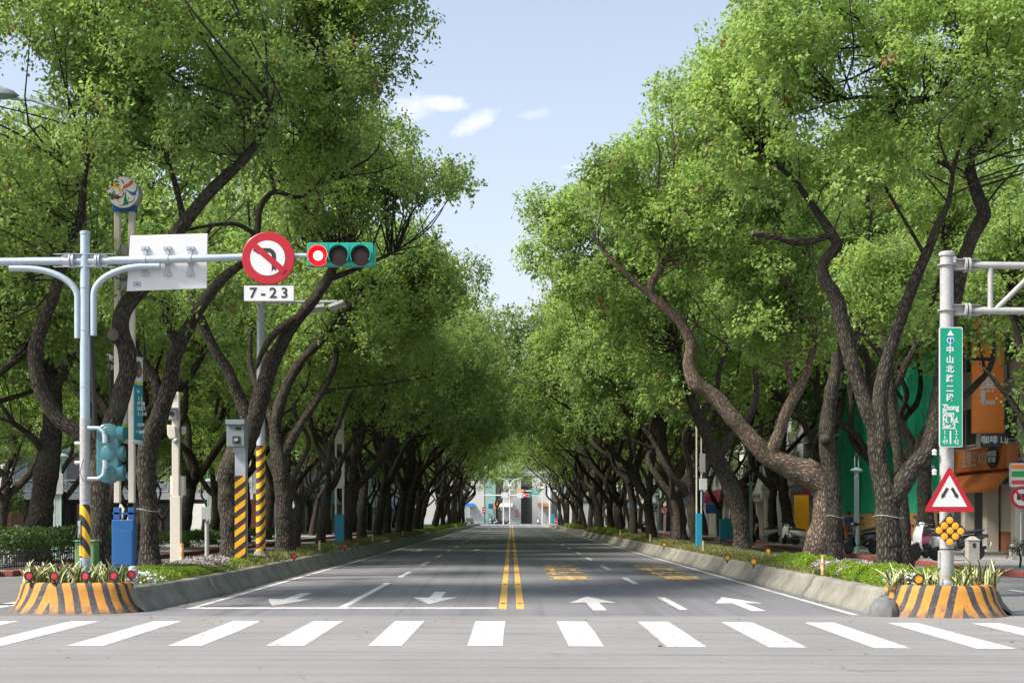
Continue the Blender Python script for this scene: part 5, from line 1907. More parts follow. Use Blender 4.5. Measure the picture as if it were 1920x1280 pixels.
# diamond of yellow reflectors
t = thing('reflector_board', 'black diamond board with nine round yellow reflectors', 'reflector board', P(1782, 994, dg))
c = P(1781.5, 994, dg - .01)
k = dg / F
MB().prism([(x * k, y * k) for x, y in ((0, 33), (-31, 0), (0, -30), (31, 0))], (c.x, c.y + .02, c.z), *XZ, .02).build('board', M['black'], t, bev=.008)
for (px, py) in ((1781, 975), (1771, 985), (1791.5, 985.5), (1761, 994), (1781.5, 994.5), (1801.5, 995.5), (1771, 1005), (1791.5, 1005), (1781, 1015.5)):
    p = P(px, py, dg - .01)
    MB().lathe([(6.6 * k, 0), (6.2 * k, -.008), (3 * k, -.014), (0, -.015)], (p.x, c.y, p.z), 22, 'y').build('amber_disc', M['amber'], t, smooth=True)
MB().box(cxr - .03, cxr + .03, dg + .011, DR - rr_(12), c.z - .05, c.z + .05).build('mount', M['darksteel'], t)

# yellow and red reflectors on posts along the medians
def post_reflector(px, y_, s_, zc, m, label, group):
    t = thing('reflector', label, 'reflector', (GX(px, y_), y_, .42), 0, group)
    x = GX(px, y_)
    MB().lathe([(.086, .02), (.09, -.022), (.070, -.024), (.066, -.008)], (x, y_, zc), 22, 'y').build('housing', M['black'], t, smooth=True)
    MB().lathe([(.066, -.010), (.04, -.013), (0, -.014)], (x, y_, zc), 22, 'y').build('disc', m, t, smooth=True)
    MB().cyl((x, y_ + .012, .38), (x, y_ + .012, zc - .06), .02, None, 8).build('stem', M['black'], t)
    return t


post_reflector(1722, 24.5, 1, GZ(1085, 24.5), M['amber'], 'yellow reflector on the rim of the street-name-sign planter', 'yellow reflectors')
for i, (px, py, y_) in enumerate(((1413, 1052, 36.3), (1364, 1045, 40.3), (1245, 1020, 57), (1440, 1032, 47))):
    post_reflector(px, y_, 1, GZ(py, y_), M['amber'], 'yellow reflector on a short post, ' + ('nearer of the two on the kerb', 'behind its twin on the kerb', 'alone beyond the delineator', 'at the side lane edge')[i], 'yellow reflectors')
for i, (px, py, y_) in enumerate(((551, 1042, 42.3), (646, 1024, 55), (669, 1020, 60))):
    post_reflector(px, y_, -1, GZ(py, y_), M['redref'], 'small red reflector on the grass by the kerb, ' + ('beside the lamp pole', 'before the twin-post pylon', 'at the twin-post pylon')[i], 'red reflectors on the median')

# further twin-post pylons
def pylon(px0, px1, d, pyb, pytop, pybase, m, label, boxes):
    t = thing('pylon', label, 'pylon', (GX((px0 + px1) / 2, d), d, .42))
    x0, x1 = GX(px0, d), GX(px1, d)
    MB().box(x0, x1, d - .1, d + .16, .36, GZ(pybase, d)).build('base_box', m, t, bev=.012)
    w = (x1 - x0) * .2
    for xa in (x0, x1 - w): MB().box(xa, xa + w, d - .04, d + .08, GZ(pybase, d), GZ(pytop, d)).build('post', M['cream'], t, bev=.01)
    for (nm, a, e, ya, yb, mm, off) in boxes:
        MB().box(GX(a, d), GX(e, d), d - .09 - off, d - .045 + .08, GZ(yb, d), GZ(ya, d)).build(nm, mm, t, bev=.006)
    return t


tp = pylon(628, 645, 62, 1016, 690, 964, M['turq'], 'cream twin-post pylon with dark blue base and small notice', (
    ('upper_panel', 631, 643, 805, 832, M['cream'], 0), ('lower_panel', 631, 643, 862, 893, M['cream'], 0), ('notice', 625, 643, 893, 915, M['white'], .05), ('equipment_box', 607, 625, 882, 897, M['palegrey'], .1),
    ('pink_banner', 642, 646, 842, 912, M['white'], .04)))
tp2 = pylon(1305, 1316, 55, 1020, 760, 962, M['turq'], 'cream post with turquoise base and small white notice', (('notice', 1311, 1325, 897, 918, M['white'], .05), ('grey_panel', 1312, 1322, 850, 885, M['palegrey'], .0)))
# ------------------------------------------------------------------ teal park lamps
def park_lamp():
    t = thing('park_lamp', 'teal park lamp', 'park lamp', (0, 0, 0), 0, 'teal park lamps')
    MB().lathe([(.17, 0), (.17, 1.0), (.14, 1.02), (.14, 1.05)], (0, 0, 0), 8).build('base', M['teal'], t)
    b = MB()
    for sx in (-1, 1): b.box(sx * .12 - .03, sx * .12 + .03, -.04, .04, 1.0, 4.35)
    b.build('post', M['teal'], t)
    MB().box(-.085, .085, -.03, .03, 1.05, 3.7).build('infill', M['palegrey'], t)
    MB().lathe([(.06, 3.62), (.36, 3.68), (.42, 3.74), (.3, 3.82), (.1, 3.87), (0, 3.88)], (0, 0, 0), 24).build('saucer', M['teal'], t, smooth=True)
    MB().lathe([(.10, 4.3), (.13, 4.38), (.1, 4.5), (0, 4.54)], (0, 0, 0), 14).build('finial', M['darksteel'], t, smooth=True)
    MB().cyl((0, 0, 3.4), (0, 0, 3.62), .08, None, 12).build('bulb', M['white'], t)
    return t


pl0 = park_lamp()
first = True
for px, d, l in ((108, 57, 'teal park lamp with saucer shade and notice board above the hedge'), (393, 96, 'teal park lamp behind the grey box post'), (521, 104, 'teal park lamp by the striped canopies, nearer one'),
                 (556, 118, 'teal park lamp by the striped canopies carrying a blue sign'), (1408, 88, 'teal park lamp beside the white and blue scooter'),
                 (1606, 62, 'teal park lamp beside the dark scooter'), (1741, 58, 'teal park lamp in front of the green scaffold net'), (1232, 130, 'teal park lamp by the parking sign')):
    if first: pl0.location = (GX(px, d), d, .14); pl0['label'] = l; first = False; o = pl0
    else: o = dup(pl0, (GX(px, d), d, .14), 0, l, None, (.62, .62, .9) if px > 1000 else None)
    if px == 108: nb = o
c = Vector((GX(106, 57), 57 - .1, GZ(908, 57)))
MB().box(c.x - .28, c.x + .28, c.y - .02, c.y + .02, c.z - .36, c.z + .4).build('notice_board', M['palegrey'], nb, bev=.01)


def round_sign(label, px, py, d, r_px, face, body=None, square=False, base=.14, bodym=None, size=.3):
    t = thing('round_sign' if not square else 'blue_sign', label, 'sign', (GX(px, d), d, base))
    c = P(px, py, d - .08)
    r = r_px / F * d
    if square:
        MB().box(c.x - r, c.x + r, c.y, c.y + .02, c.z - r * 1.45, c.z + r * 1.2).build('plate', M['white'], t, bev=.005)
        MB().prism(circ(r * .82, 28), (c.x, c.y - .001, c.z + .1 * r), *XZ, .004).build('blue_disc', face, t)
        MB().box(c.x - r * .7, c.x + r * .7, c.y - .003, c.y - .001, c.z - r * 1.3, c.z - r * .95).build('caption', M['darksteel'], t)
    else:
        MB().lathe([(r, .02), (r, 0), (0, 0)], c, 32, 'y').build('rim_disc', face, t)
        MB().prism(circ(r * .72, 32), (c.x, c.y - .001, c.z), *XZ, .004).build('white_disc', M['white'], t)
    if body: text(body, 'lettering', bodym or M['black'], t, (c.x, c.y - .008, c.z + (.1 * r if square else 0)), size, bold=.008)
    MB().cyl((c.x, d, base - .05), (c.x, d, c.z + r), .035, None, 10).build('post', M['palegrey'], t, smooth=True)
    return t


def slash(t, px, py, d, r_px):
    c = P(px, py, d - .092); r = r_px / F * d
    MB().obox(c, (r * 1.7, .004, r * .2), Matrix.Rotation(R(45), 3, 'Y')).build('slash', M['red'], t)


t = round_sign('red-ringed no entry for lorries sign at the side lane edge', 1916, 932, 50, 21, M['red'])
c = P(1916, 932, 50 - .088)
MB().box(c.x - .16, c.x - .02, c.y - .004, c.y, c.z - .08, c.z + .12).build('lorry_cab', M['black'], t)
MB().box(c.x + .0, c.x + .14, c.y - .004, c.y, c.z - .12, c.z + .12).build('lorry_body', M['black'], t)
slash(t, 1916, 932, 50, 21)
round_sign('blue sign plate on the park lamp by the striped canopies', 555, 943, 117, 6.2, mat('blue_sign_face', (.01, .12, .42), .4, .05), None, True)
t = round_sign('small round turn prohibition sign between the trunks past the burled tree', 1245, 956, 120, 7.5, M['red'], '⮌' if False else 'ㄱ', size=.28)
slash(t, 1245, 956, 120, 7.5)
round_sign('blue parking sign between the dark trunks past the burled tree', 1228, 950, 128, 7, mat('parking_blue', (.01, .10, .45), .4, .05), 'P', True, bodym=M['white'], size=.5)

# ------------------------------------------------------------------ hedges, flower beds, grass
def scatter_leaves(name, label, regions, n, leaf, m, seed, tint=(.4, .3), parent=None, up=.6, kind='stuff', wid=.5):
    "regions: list of (x0,x1,y0,y1,zbase,height) mounds"
    rs = np.random.RandomState(seed)
    area = np.array([(r[1] - r[0]) * (r[3] - r[2]) for r in regions]); area = area / area.sum()
    k = rs.choice(len(regions), n, p=area)
    rg = np.array(regions)[k]
    u, v = rs.rand(n), rs.rand(n)
    x = rg[:, 0] + (rg[:, 1] - rg[:, 0]) * u; y = rg[:, 2] + (rg[:, 3] - rg[:, 2]) * v
    e = np.minimum(np.minimum(u, 1 - u) * (rg[:, 1] - rg[:, 0]), np.minimum(v, 1 - v) * (rg[:, 3] - rg[:, 2]))
    prof = np.clip(e / .16, 0, 1) ** .5
    lump = .72 + .5 * (vnoise(x * 2.6 + 40, y * 2.6, 64, seed) - .2)
    z = rg[:, 4] + rg[:, 5] * prof * lump * rs.uniform(.45, 1.05, n) ** .5
    pos = np.stack([x, y, z], 1)
    ld = rs.normal(size=(n, 3)) + np.array([0, 0, .5])
    nr = rs.normal(size=(n, 3)) * .6 + np.array([0, -.15, up])
    t3 = np.zeros((n, 3)); t3[:, 0] = np.clip(tint[0] + rs.normal(size=n) * tint[1] * .6 + (lump - .85) * .6, 0, 1)
    me = leaf_mesh(name, pos, ld, nr, leaf * rs.uniform(.6, 1.3, n), t3, wid)
    me.materials.append(m)
    o = bpy.data.objects.new(name, me); COL.objects.link(o)
    if parent: o.parent = parent
    o['kind'] = kind
    o['label'] = label
    if kind == 'thing': o['category'] = 'hedge'
    return o


def gl(y0, y1, x0=6.42, x1=7.7, s=1):
    return (min(s * x0, s * x1), max(s * x0, s * x1), y0, y1)


mt = MED_TOP
scatter_leaves('low_shrubs', 'bright green low clipped shrubs along the street-name-sign median', [gl(26.0, 28.0, 6.4, 7.9) + (mt, .30), gl(28.4, 29.6, 6.4, 7.6) + (mt, .34), gl(30.4, 31.6, 6.45, 7.1) + (mt, .32), gl(33.3, 37.5, 6.4, 7.3) + (mt, .36)],
               42000, .05, M['hedge'], 501, (.7, .45))
scatter_leaves('low_shrubs', 'green low shrubs along the traffic signal median', [gl(27.4, 33.0, 6.4, 7.9, -1) + (mt, .2), gl(34.8, 38.6, 6.4, 7.2, -1) + (mt, .2)], 30000, .045, M['hedge'], 502, (.42, .4))
fb = [gl(29.0, 33.2, 6.9, 7.9) + (mt, .2)]
scatter_leaves('ground_cover', 'dull green ground cover under the pink flowers of the street-name-sign median', [gl(28, 34, 6.45, 7.9) + (mt, .17)], 16000, .045, M['leaf_dark'], 503, (.7, .4))
scatter_leaves('flowers', 'tiny pale pink flowers on the street-name-sign median', [gl(29.6, 33.4, 6.5, 7.5) + (mt + .05, .26)], 3000, .035, M['petal'], 504, wid=.9)
scatter_leaves('flowers', 'tiny pale pink flowers on the traffic signal median', [gl(32.6, 36.2, 6.5, 7.6, -1) + (mt + .05, .26)], 3400, .035, M['petal'], 505, wid=.9)
scatter_leaves('ground_cover', 'dull ground cover under the pale flowers of the traffic signal median', [gl(32.4, 36.4, 6.45, 7.7, -1) + (mt, .2)], 12000, .045, M['leaf_dark'], 506, (.8, .4))
scatter_leaves('flowers', 'white flowers at the corner of the traffic signal planter', [gl(27.0, 28.3, 6.4, 7.0, -1) + (mt + .03, .2)], 260, .045, M['white'], 507, wid=.8)
scatter_leaves('flowers', 'white flowers at the kerb end of the street-name-sign planter', [(6.35, 6.75, 24.8, 26.2, .46, .2)], 260, .05, M['white'], 508, wid=.8)
scatter_leaves('hedge', 'dark green clipped hedge behind the low black fence', [(-25, -14.1, 41.9, 43.4, .14, .95), (-16.4, -14.1, 43.4, 58, .14, 1.05)], 60000, .085, M['leaf_dark'], 509, (.65, .5), kind='thing', wid=.6)
scatter_leaves('hedge', 'dark green hedge behind the cream camera post', [(-16.8, -14.3, 66, 92, .14, .75)], 22000, .10, M['leaf_dark'], 510, (.85, .5), kind='thing', wid=.6)
scatter_leaves('hedge', 'tall dark shrubbery at the far edge of the park behind the forked tree', [(-41, -28.8, 89, 91, .1, 3.3)], 16000, .15, M['leaf_dark'], 511, (.6, .5), kind='thing', wid=.6)
for i, (s, a, e, n) in enumerate(((-1, 128, 150, 9000), (1, 96, 124, 14000), (1, 150, 190, 9000), (-1, 170, 215, 9000))):
    scatter_leaves('low_shrubs', 'low green shrubs further along the ' + SIDE[s] + ' median, ' + ORD[i] + ' bed', [gl(a, e, 6.45, 7.9, s) + (mt, .4)], n, .13, M['hedge'], 520 + i, (.45, .4))


def grass(s, seed, y0, y1, n, label):
    rs = np.random.RandomState(seed)
    y = y0 + (y1 - y0) * rs.rand(n) ** 1.5
    x = s * (XI + .38 + (XO - XI - .78) * rs.rand(n))
    patch = vnoise(x * 1.5 + 30, y * .9, 64, seed)
    keep = rs.rand(n) < .25 + patch * 1.1
    x, y, patch = x[keep], y[keep], patch[keep]
    n = len(x)
    t = (np.abs(x) - XI - .41) / (XO - XI - .82)
    z = mt - .03 + .07 * np.sin(np.pi * np.clip(t, 0, 1))
    h = rs.uniform(.04, .12, n) * (1 + y / 90)
    az = rs.uniform(0, 2 * np.pi, n)
    w = h * .13
    ld = np.stack([rs.normal(size=n) * .45, rs.normal(size=n) * .45, np.ones(n)], 1)
    nr = np.stack([np.cos(az), np.sin(az), np.zeros(n) + .1], 1)
    t3 = np.zeros((n, 3)); t3[:, 0] = np.clip((.85 if s > 0 else .45) - patch * .5 + rs.normal(size=n) * .25, 0, 1)
    me = leaf_mesh('grass', np.stack([x, y, z], 1), ld, nr, h * 1.3, t3, .22, .02)
    me.materials.append(M['grass'])
    o = bpy.data.objects.new('grass', me); COL.objects.link(o)
    o['kind'] = 'stuff'; o['label'] = label


grass(-1, 61, 33, 130, 60000, 'short patchy grass on the traffic signal median')
grass(1, 62, 32, 130, 60000, 'dry short grass on the street-name-sign median')


def litter(label, n, x0, x1, y0, y1, seed, size, z=.008):
    rs = np.random.RandomState(seed)
    pos = np.stack([rs.uniform(x0, x1, n), rs.uniform(y0, y1, n), np.full(n, z)], 1)
    ld = rs.normal(size=(n, 3)) * np.array([1, 1, .12]); nr = np.tile([0, 0, 1.0], (n, 1)) + rs.normal(size=(n, 3)) * .2
    t3 = np.zeros((n, 3)); t3[:, 0] = rs.rand(n); t3[:, 1] = (rs.rand(n) < .75) * rs.uniform(.4, 1, n)
    me = leaf_mesh('fallen_leaves', pos, ld, nr, size * rs.uniform(.6, 1.3, n), t3, .5, .1)
    me.materials.append(M['leaf'])
    o = bpy.data.objects.new('fallen_leaves', me); COL.objects.link(o)
    o['kind'] = 'stuff'; o['label'] = label


litter('fallen leaves scattered on the junction asphalt', 70, -9, 9, 16, 25, 71, .07)
litter('fallen leaves along the foot of the traffic signal kerb', 260, -5.9, -5.65, 27, 80, 72, .07)
litter('fallen leaves along the foot of the street-name-sign kerb', 260, 5.65, 5.9, 27, 80, 73, .07)
litter('dry leaves lying in the street-name-sign median', 900, 6.4, 7.8, 40, 90, 74, .09, mt + .06)
litter('dry leaves lying in the traffic signal median', 500, -7.8, -6.4, 40, 90, 75, .09, mt + .06)

# low black fence in front of the hedge
t = thing('low_fence', 'low black picket fence in front of the dark hedge', 'fence', (-14, 41.6, .14))
pk = None
for i in range(40):
    x = -14.0 - i * .2
    if pk is None: pk = MB().box(x - .012, x + .012, 41.59, 41.61, .14, .62).build('picket', M['darksteel'], t); x0_ = x
    else:
        o = pk.copy(); COL.objects.link(o); o.location = (x - x0_, 0, 0)
for i in range(84):
    o = pk.copy(); COL.objects.link(o); o.location = (0, .2 * (i + 1), 0)
b = MB()
for z in (.2, .56):
    b.box(-22, -13.99, 41.585, 41.588, z, z + .03); b.box(-14.0, -13.997, 41.6, 58.4, z, z + .03)
b.build('rail', M['darksteel'], t)

# ------------------------------------------------------------------ street lamp whose head hangs over the hedge side
dl = 30.0
t = thing('street_lamp', 'pale blue street lamp head on a thin arm among the leaves', 'street lamp', (GX(188, dl), dl + .1, .37))
b = MB(); b.tube([(GX(188, dl), dl + .1, .3), P(182, 900, dl + .1), P(172, 640, dl + .1), P(158, 400, dl + .1), P(161, 300, dl + .1), P(148, 236, dl)], [.06, .05, .045, .04, .035, .03], 12)
b.build('pole', M['darksteel'], t, smooth=True)
MB().tube([P(148, 236, dl), P(115, 206, dl), P(60, 188, dl), P(20, 185, dl)], [.03, .03, .03, .03], 12).build('arm', M['bluesteel'], t, smooth=True)
c = P(2, 180, dl)
b = MB()
for k in range(9):
    u = k / 8
    r = .44 * math.sin(math.pi * min(1, .06 + .94 * u)) ** .6
    for j in range(14):
        a = 2 * math.pi * j / 14
        zz = math.sin(a); zz = zz if zz > 0 else zz * .25
        b.v.append((c.x - .55 + .92 * u, c.y + .24 * r / .44 * math.cos(a), c.z + .18 * r / .44 * zz))
for k in range(8):
    for j in range(14):
        b.face((k * 14 + j, k * 14 + (j + 1) % 14, (k + 1) * 14 + (j + 1) % 14, (k + 1) * 14 + j))
b.build('lamp_head', M['bluesteel'], t, smooth=True)

# ------------------------------------------------------------------ scooters
def loft(name, secs, m, parent, n=14, smooth=True):
    "secs: list of (centre x, centre z, half length, half width y, tilt) elliptical sections joined up"
    b = MB()
    for (x, z, rx, ry, ta) in secs:
        for k in range(n):
            a = 2 * math.pi * k / n
            u = rx * math.cos(a)
            b.v.append((x + u * math.cos(ta), ry * math.sin(a), z + u * math.sin(ta)))
    for i in range(len(secs) - 1):
        for k in range(n):
            b.face((i * n + k, i * n + (k + 1) % n, (i + 1) * n + (k + 1) % n, (i + 1) * n + k))
    b.face(list(range(n))[::-1]); b.face([(len(secs) - 1) * n + k for k in range(n)])
    return b.build(name, m, parent, smooth=smooth)


def scooter(m, label):
    "faces +x"
    t = thing('scooter', label, 'scooter', (0, 0, 0), 0, 'scooters parked on the pavement')
    for nm, x in (('front_wheel', .62), ('rear_wheel', -.60)):
        w = MB().lathe([(.13, -.05), (.2, -.055), (.24, -.03), (.245, 0), (.24, .03), (.2, .055), (.13, .05)], (x, 0, .245), 20, 'y').build(nm, M['rubber'], t, smooth=True)
        MB().lathe([(.0, -.045), (.05, -.05), (.13, -.035), (.14, 0), (.13, .035), (.05, .05), (0, .045)], (x, 0, .245), 16, 'y').build('rim', M['steel'], w, smooth=True)
    loft('front_fender', [(.50, .50, .08, .06, .4), (.58, .53, .16, .075, .15), (.70, .50, .15, .07, -.3), (.82, .40, .06, .05, -.8)], m, t)
    loft('front_shield', [(.40, .34, .10, .12, 1.2), (.50, .50, .10, .17, 1.2), (.50, .72, .12, .19, 1.4), (.42, .92, .13, .15, 1.5), (.34, 1.02, .08, .12, 1.6)], m, t)
    loft('handlebar_cover', [(.22, 1.0, .07, .10, .4), (.30, 1.06, .10, .14, .4), (.40, 1.06, .07, .11, .2), (.45, 1.05, .03, .07, .2)], m, t)
    MB().lathe([(.06, 0), (.055, .03), (0, .045)], (.46, 0, 1.04), 14, 'x').build('headlight', M['chrome'], t, smooth=True)
    MB().tube([(.24, -.34, 1.03), (.28, -.15, 1.04), (.28, .15, 1.04), (.24, .34, 1.03)], .018, 8).build('handlebar', M['black'], t, smooth=True)
    for sy in (-1, 1):
        MB().tube([(.30, sy * .22, 1.06), (.30, sy * .28, 1.2)], .008, 6).obox((.30, sy * .31, 1.24), (.02, .12, .08)).build('mirror', M['black'], t)
    loft('floorboard', [(.44, .34, .08, .10, 0), (.25, .30, .08, .16, 0), (0, .29, .08, .16, 0), (-.12, .36, .10, .14, 0)], M['black'], t)
    loft('rear_body', [(-.05, .50, .18, .10, 1.5), (-.2, .55, .18, .16, 1.5), (-.45, .60, .16, .18, 1.6), (-.75, .68, .10, .14, 1.7), (-.92, .74, .04, .06, 1.7)], m, t)
    loft('seat', [(-.06, .76, .02, .08, 1.5), (-.14, .80, .05, .12, 1.5), (-.4, .83, .05, .13, 1.5), (-.7, .88, .05, .12, 1.5), (-.82, .88, .02, .07, 1.5)], M['black'], t)
    loft('engine', [(-.2, .30, .12, .08, 0), (-.45, .30, .16, .10, 0), (-.62, .28, .10, .08, 0)], M['darksteel'], t)
    MB().tube([(-.3, -.12, .26), (-.5, -.15, .28), (-.95, -.16, .38)], [.03, .06, .055], 10).build('exhaust', M['darksteel'], t, smooth=True)
    MB().tube([(.48, 0, .55), (.62, 0, .25)], .05, 8).build('fork', M['darksteel'], t)
    MB().obox((-.93, 0, .70), (.03, .14, .07)).build('tail_light', M['carred'], t, bev=.01)
    MB().obox((-1.0, 0, .48), (.01, .2, .13), Matrix.Rotation(-.3, 3, 'Y')).build('number_plate', M['white'], t)
    MB().tube([(-.75, -.1, .9), (-.95, -.1, .93), (-.95, .1, .93), (-.75, .1, .9)], .012, 6).build('grab_rail', M['chrome'], t)
    return t


sv = scooter(M['silver'], 'silver step-through scooter in front of the green scaffold net'); sv.location = (GX(1745, 51), 51, .14); sv.rotation_euler = (0, 0, R(208)); sv.scale = (1.18,) * 3
o = scooter(M['blackpaint'], 'black scooter between the sign pole and the stone bin'); o.location = (GX(1797, 51), 51.2, .14); o.rotation_euler = (0, 0, R(185)); bk = o; o.scale = (1.15,) * 3
o = scooter(M['pinkred'], 'magenta scooter behind the silver scooter'); o.location = (GX(1716, 54), 54, .14); o.rotation_euler = (0, 0, R(222)); o.scale = (1.12,) * 3
dup(bk, (GX(1615, 60), 60, .14), R(215), 'dark grey scooter beside the large forked camphor tree')
o = scooter(M['white'], 'white scooter with blue flanks by the thin crooked trunk'); o.location = (GX(1432, 88), 88, .14); o.rotation_euler = (0, 0, R(170)); wh = o
dup(wh, (GX(1480, 82), 82, .14), R(235), 'white scooter turned half towards the road under the red number sign')
dup(wh, (GX(1512, 80), 80, .14), R(-30), 'white scooter half hidden by the leaning trunk', None)
dup(bk, (GX(1375, 95), 95, .14), R(200), 'black scooter beside the turquoise cabinet')
dup(bk, (GX(1195, 150), 150, .14), R(200), 'black scooter far along the pavement between dark trunks')

# person
def person(x, y, z, label):
    t = thing('person', label, 'person', (x, y, z))
    V = [(0, 0, .92), (0, 0, 1.12), (0, .01, 1.36), (0, 0, 1.50), (0, -.01, 1.58), (0, -.02, 1.68)]
    Rr = [(.15, .11), (.14, .10), (.17, .11), (.055, .055), (.075, .09), (.07, .085)]
    E = [(0, 1), (1, 2), (2, 3), (3, 4), (4, 5)]

    def chain(pts, rad, root):
        p = root
        for q, r in zip(pts, rad):
            V.append(q); Rr.append((r, r)); E.append((p, len(V) - 1)); p = len(V) - 1
    for s in (-1, 1):
        chain([(s * .10, 0, .84), (s * .11, s * .10, .46), (s * .11, s * .20, .09), (s * .115, s * .20 - .14, .04)], [.095, .06, .042, .035], 0)
        chain([(s * .19, 0, 1.38), (s * .24, .03, 1.12), (s * .25, -.05, .90), (s * .25, -.07, .82)], [.06, .045, .036, .034], 2)
    me = bpy.data.meshes.new('body'); me.from_pydata(V, E, [])
    o = bpy.data.objects.new('body', me); COL.objects.link(o); o.parent = t
    sk = o.modifiers.new('skin', 'SKIN'); sk.use_smooth_shade = True
    for i, r in enumerate(Rr): me.skin_vertices[0].data[i].radius = r
    me.skin_vertices[0].data[0].use_root = True
    sb = o.modifiers.new('sub', 'SUBSURF'); sb.levels = 1; sb.render_levels = 2
    me.materials.append(M['skin'])
    MB().lathe([(.2, .92), (.185, 1.1), (.215, 1.3), (.21, 1.42), (.1, 1.49), (.07, 1.5)], (0, .005, 0), 18).build('shirt', M['shirt'], t, smooth=True)
    b = MB()
    for s in (-1, 1): b.tube([(s * .19, 0, 1.42), (s * .235, .02, 1.18)], [.085, .072], 12)
    b.build('sleeve', M['shirt'], t, smooth=True)
    b = MB()
    for s in (-1, 1): b.tube([(s * .09, 0, .95), (s * .11, s * .07, .58)], [.13, .105], 14)
    b.build('shorts', M['shorts'], t, smooth=True)
    MB().lathe([(.088, 1.60), (.098, 1.66), (.09, 1.74), (.05, 1.78), (0, 1.785)], (0, .015, 0), 16).build('hair', M['hair'], t, smooth=True)
    for o_ in t.children: o_.location -= Vector((0, 0, 0))
    return t


def shift_children(t, off):
    for c in t.children:
        if c.type == 'MESH' and c.name.startswith('body'): continue
pz = person(0, 0, 0, 'person in blue shirt and red shorts walking on the pavement beside the dark scooter')
pz.location = (GX(1591, 85), 85, .14); pz.rotation_euler = (0, 0, R(200))

# stone bin and granite post
t = thing('stone_bin', 'square granite litter bin with pyramid top beside the scooters', 'litter bin', (GX(1823, 49.5), 49.5, .14))
x = GX(1823, 49.5)
MB().box(x - .19, x + .19, 49.3, 49.68, .12, .85).build('bin_body', M['stone'], t, bev=.02)
b = MB(); b.v += [(x - .21, 49.28, .852), (x + .21, 49.28, .852), (x + .21, 49.7, .852), (x - .21, 49.7, .852), (x - .05, 49.45, .98), (x + .05, 49.45, .98), (x + .05, 49.53, .98), (x - .05, 49.53, .98)]
for q in ((0, 1, 5, 4), (1, 2, 6, 5), (2, 3, 7, 6), (3, 0, 4, 7), (4, 5, 6, 7), (0, 3, 2, 1)): b.face(q)
b.build('bin_lid', M['stone'], t)
MB().box(x - .05, x + .05, 49.285, 49.302, .62, .76).build('bin_slot', M['black'], t)
t = thing('stone_post', 'short round-topped granite post by the cream pillar', 'stone post', (GX(1903, 52), 52, .14))
MB().prism([(-.16, 0), (.16, 0), (.16, .42)] + [(.16 * math.cos(R(a)), .42 + .16 * math.sin(R(a))) for a in range(15, 180, 15)] + [(-.16, .42)], (GX(1903, 52), 52.15, .13), *XZ, .3).build('stone', M['stone'], t, bev=.015)
MB().box(GX(1903, 52) - .165, GX(1903, 52) + .165, 51.84, 52.16, .52, .55).build('groove_band', M['darksteel'], t)
# turquoise street cabinet
t = thing('street_cabinet', 'turquoise metal cabinet standing behind the dark slanting tree', 'cabinet', (GX(1366, 88), 88, .14))
x = GX(1366, 88)
MB().box(x - .52, x + .52, 87.8, 88.2, .3, 1.5).build('cabinet_body', M['turq'], t, bev=.02)
MB().box(x - .004, x + .004, 87.79, 87.8, .35, 1.45).build('door_gap', M['black'], t)
for s in (-1, 1): MB().box(x + s * .45 - .04, x + s * .45 + .04, 87.9, 88.1, .1, .3).build('leg', M['darksteel'], t)
# small potted tree at the frame edge
t = thing('young_shrub', 'young shrub in front of the granite post', 'shrub', (GX(1912, 44), 44, .14))
w = Wood(); x = GX(1912, 44); w.limb([(x, 44, .1), (x + .03, 44, .4), (x - .02, 44, .62)], [.035, .03, .02], .1, 6, .05, 3); w.build('stem', t, (x, 44, .14))
add_crown(crown_mesh('crown', [(0, 0, .62), (.15, .05, .52), (-.18, 0, .5)], [.22, .2, .18], 700, .05, 5, 10, bright=.1), t, M['leaf_dark'])

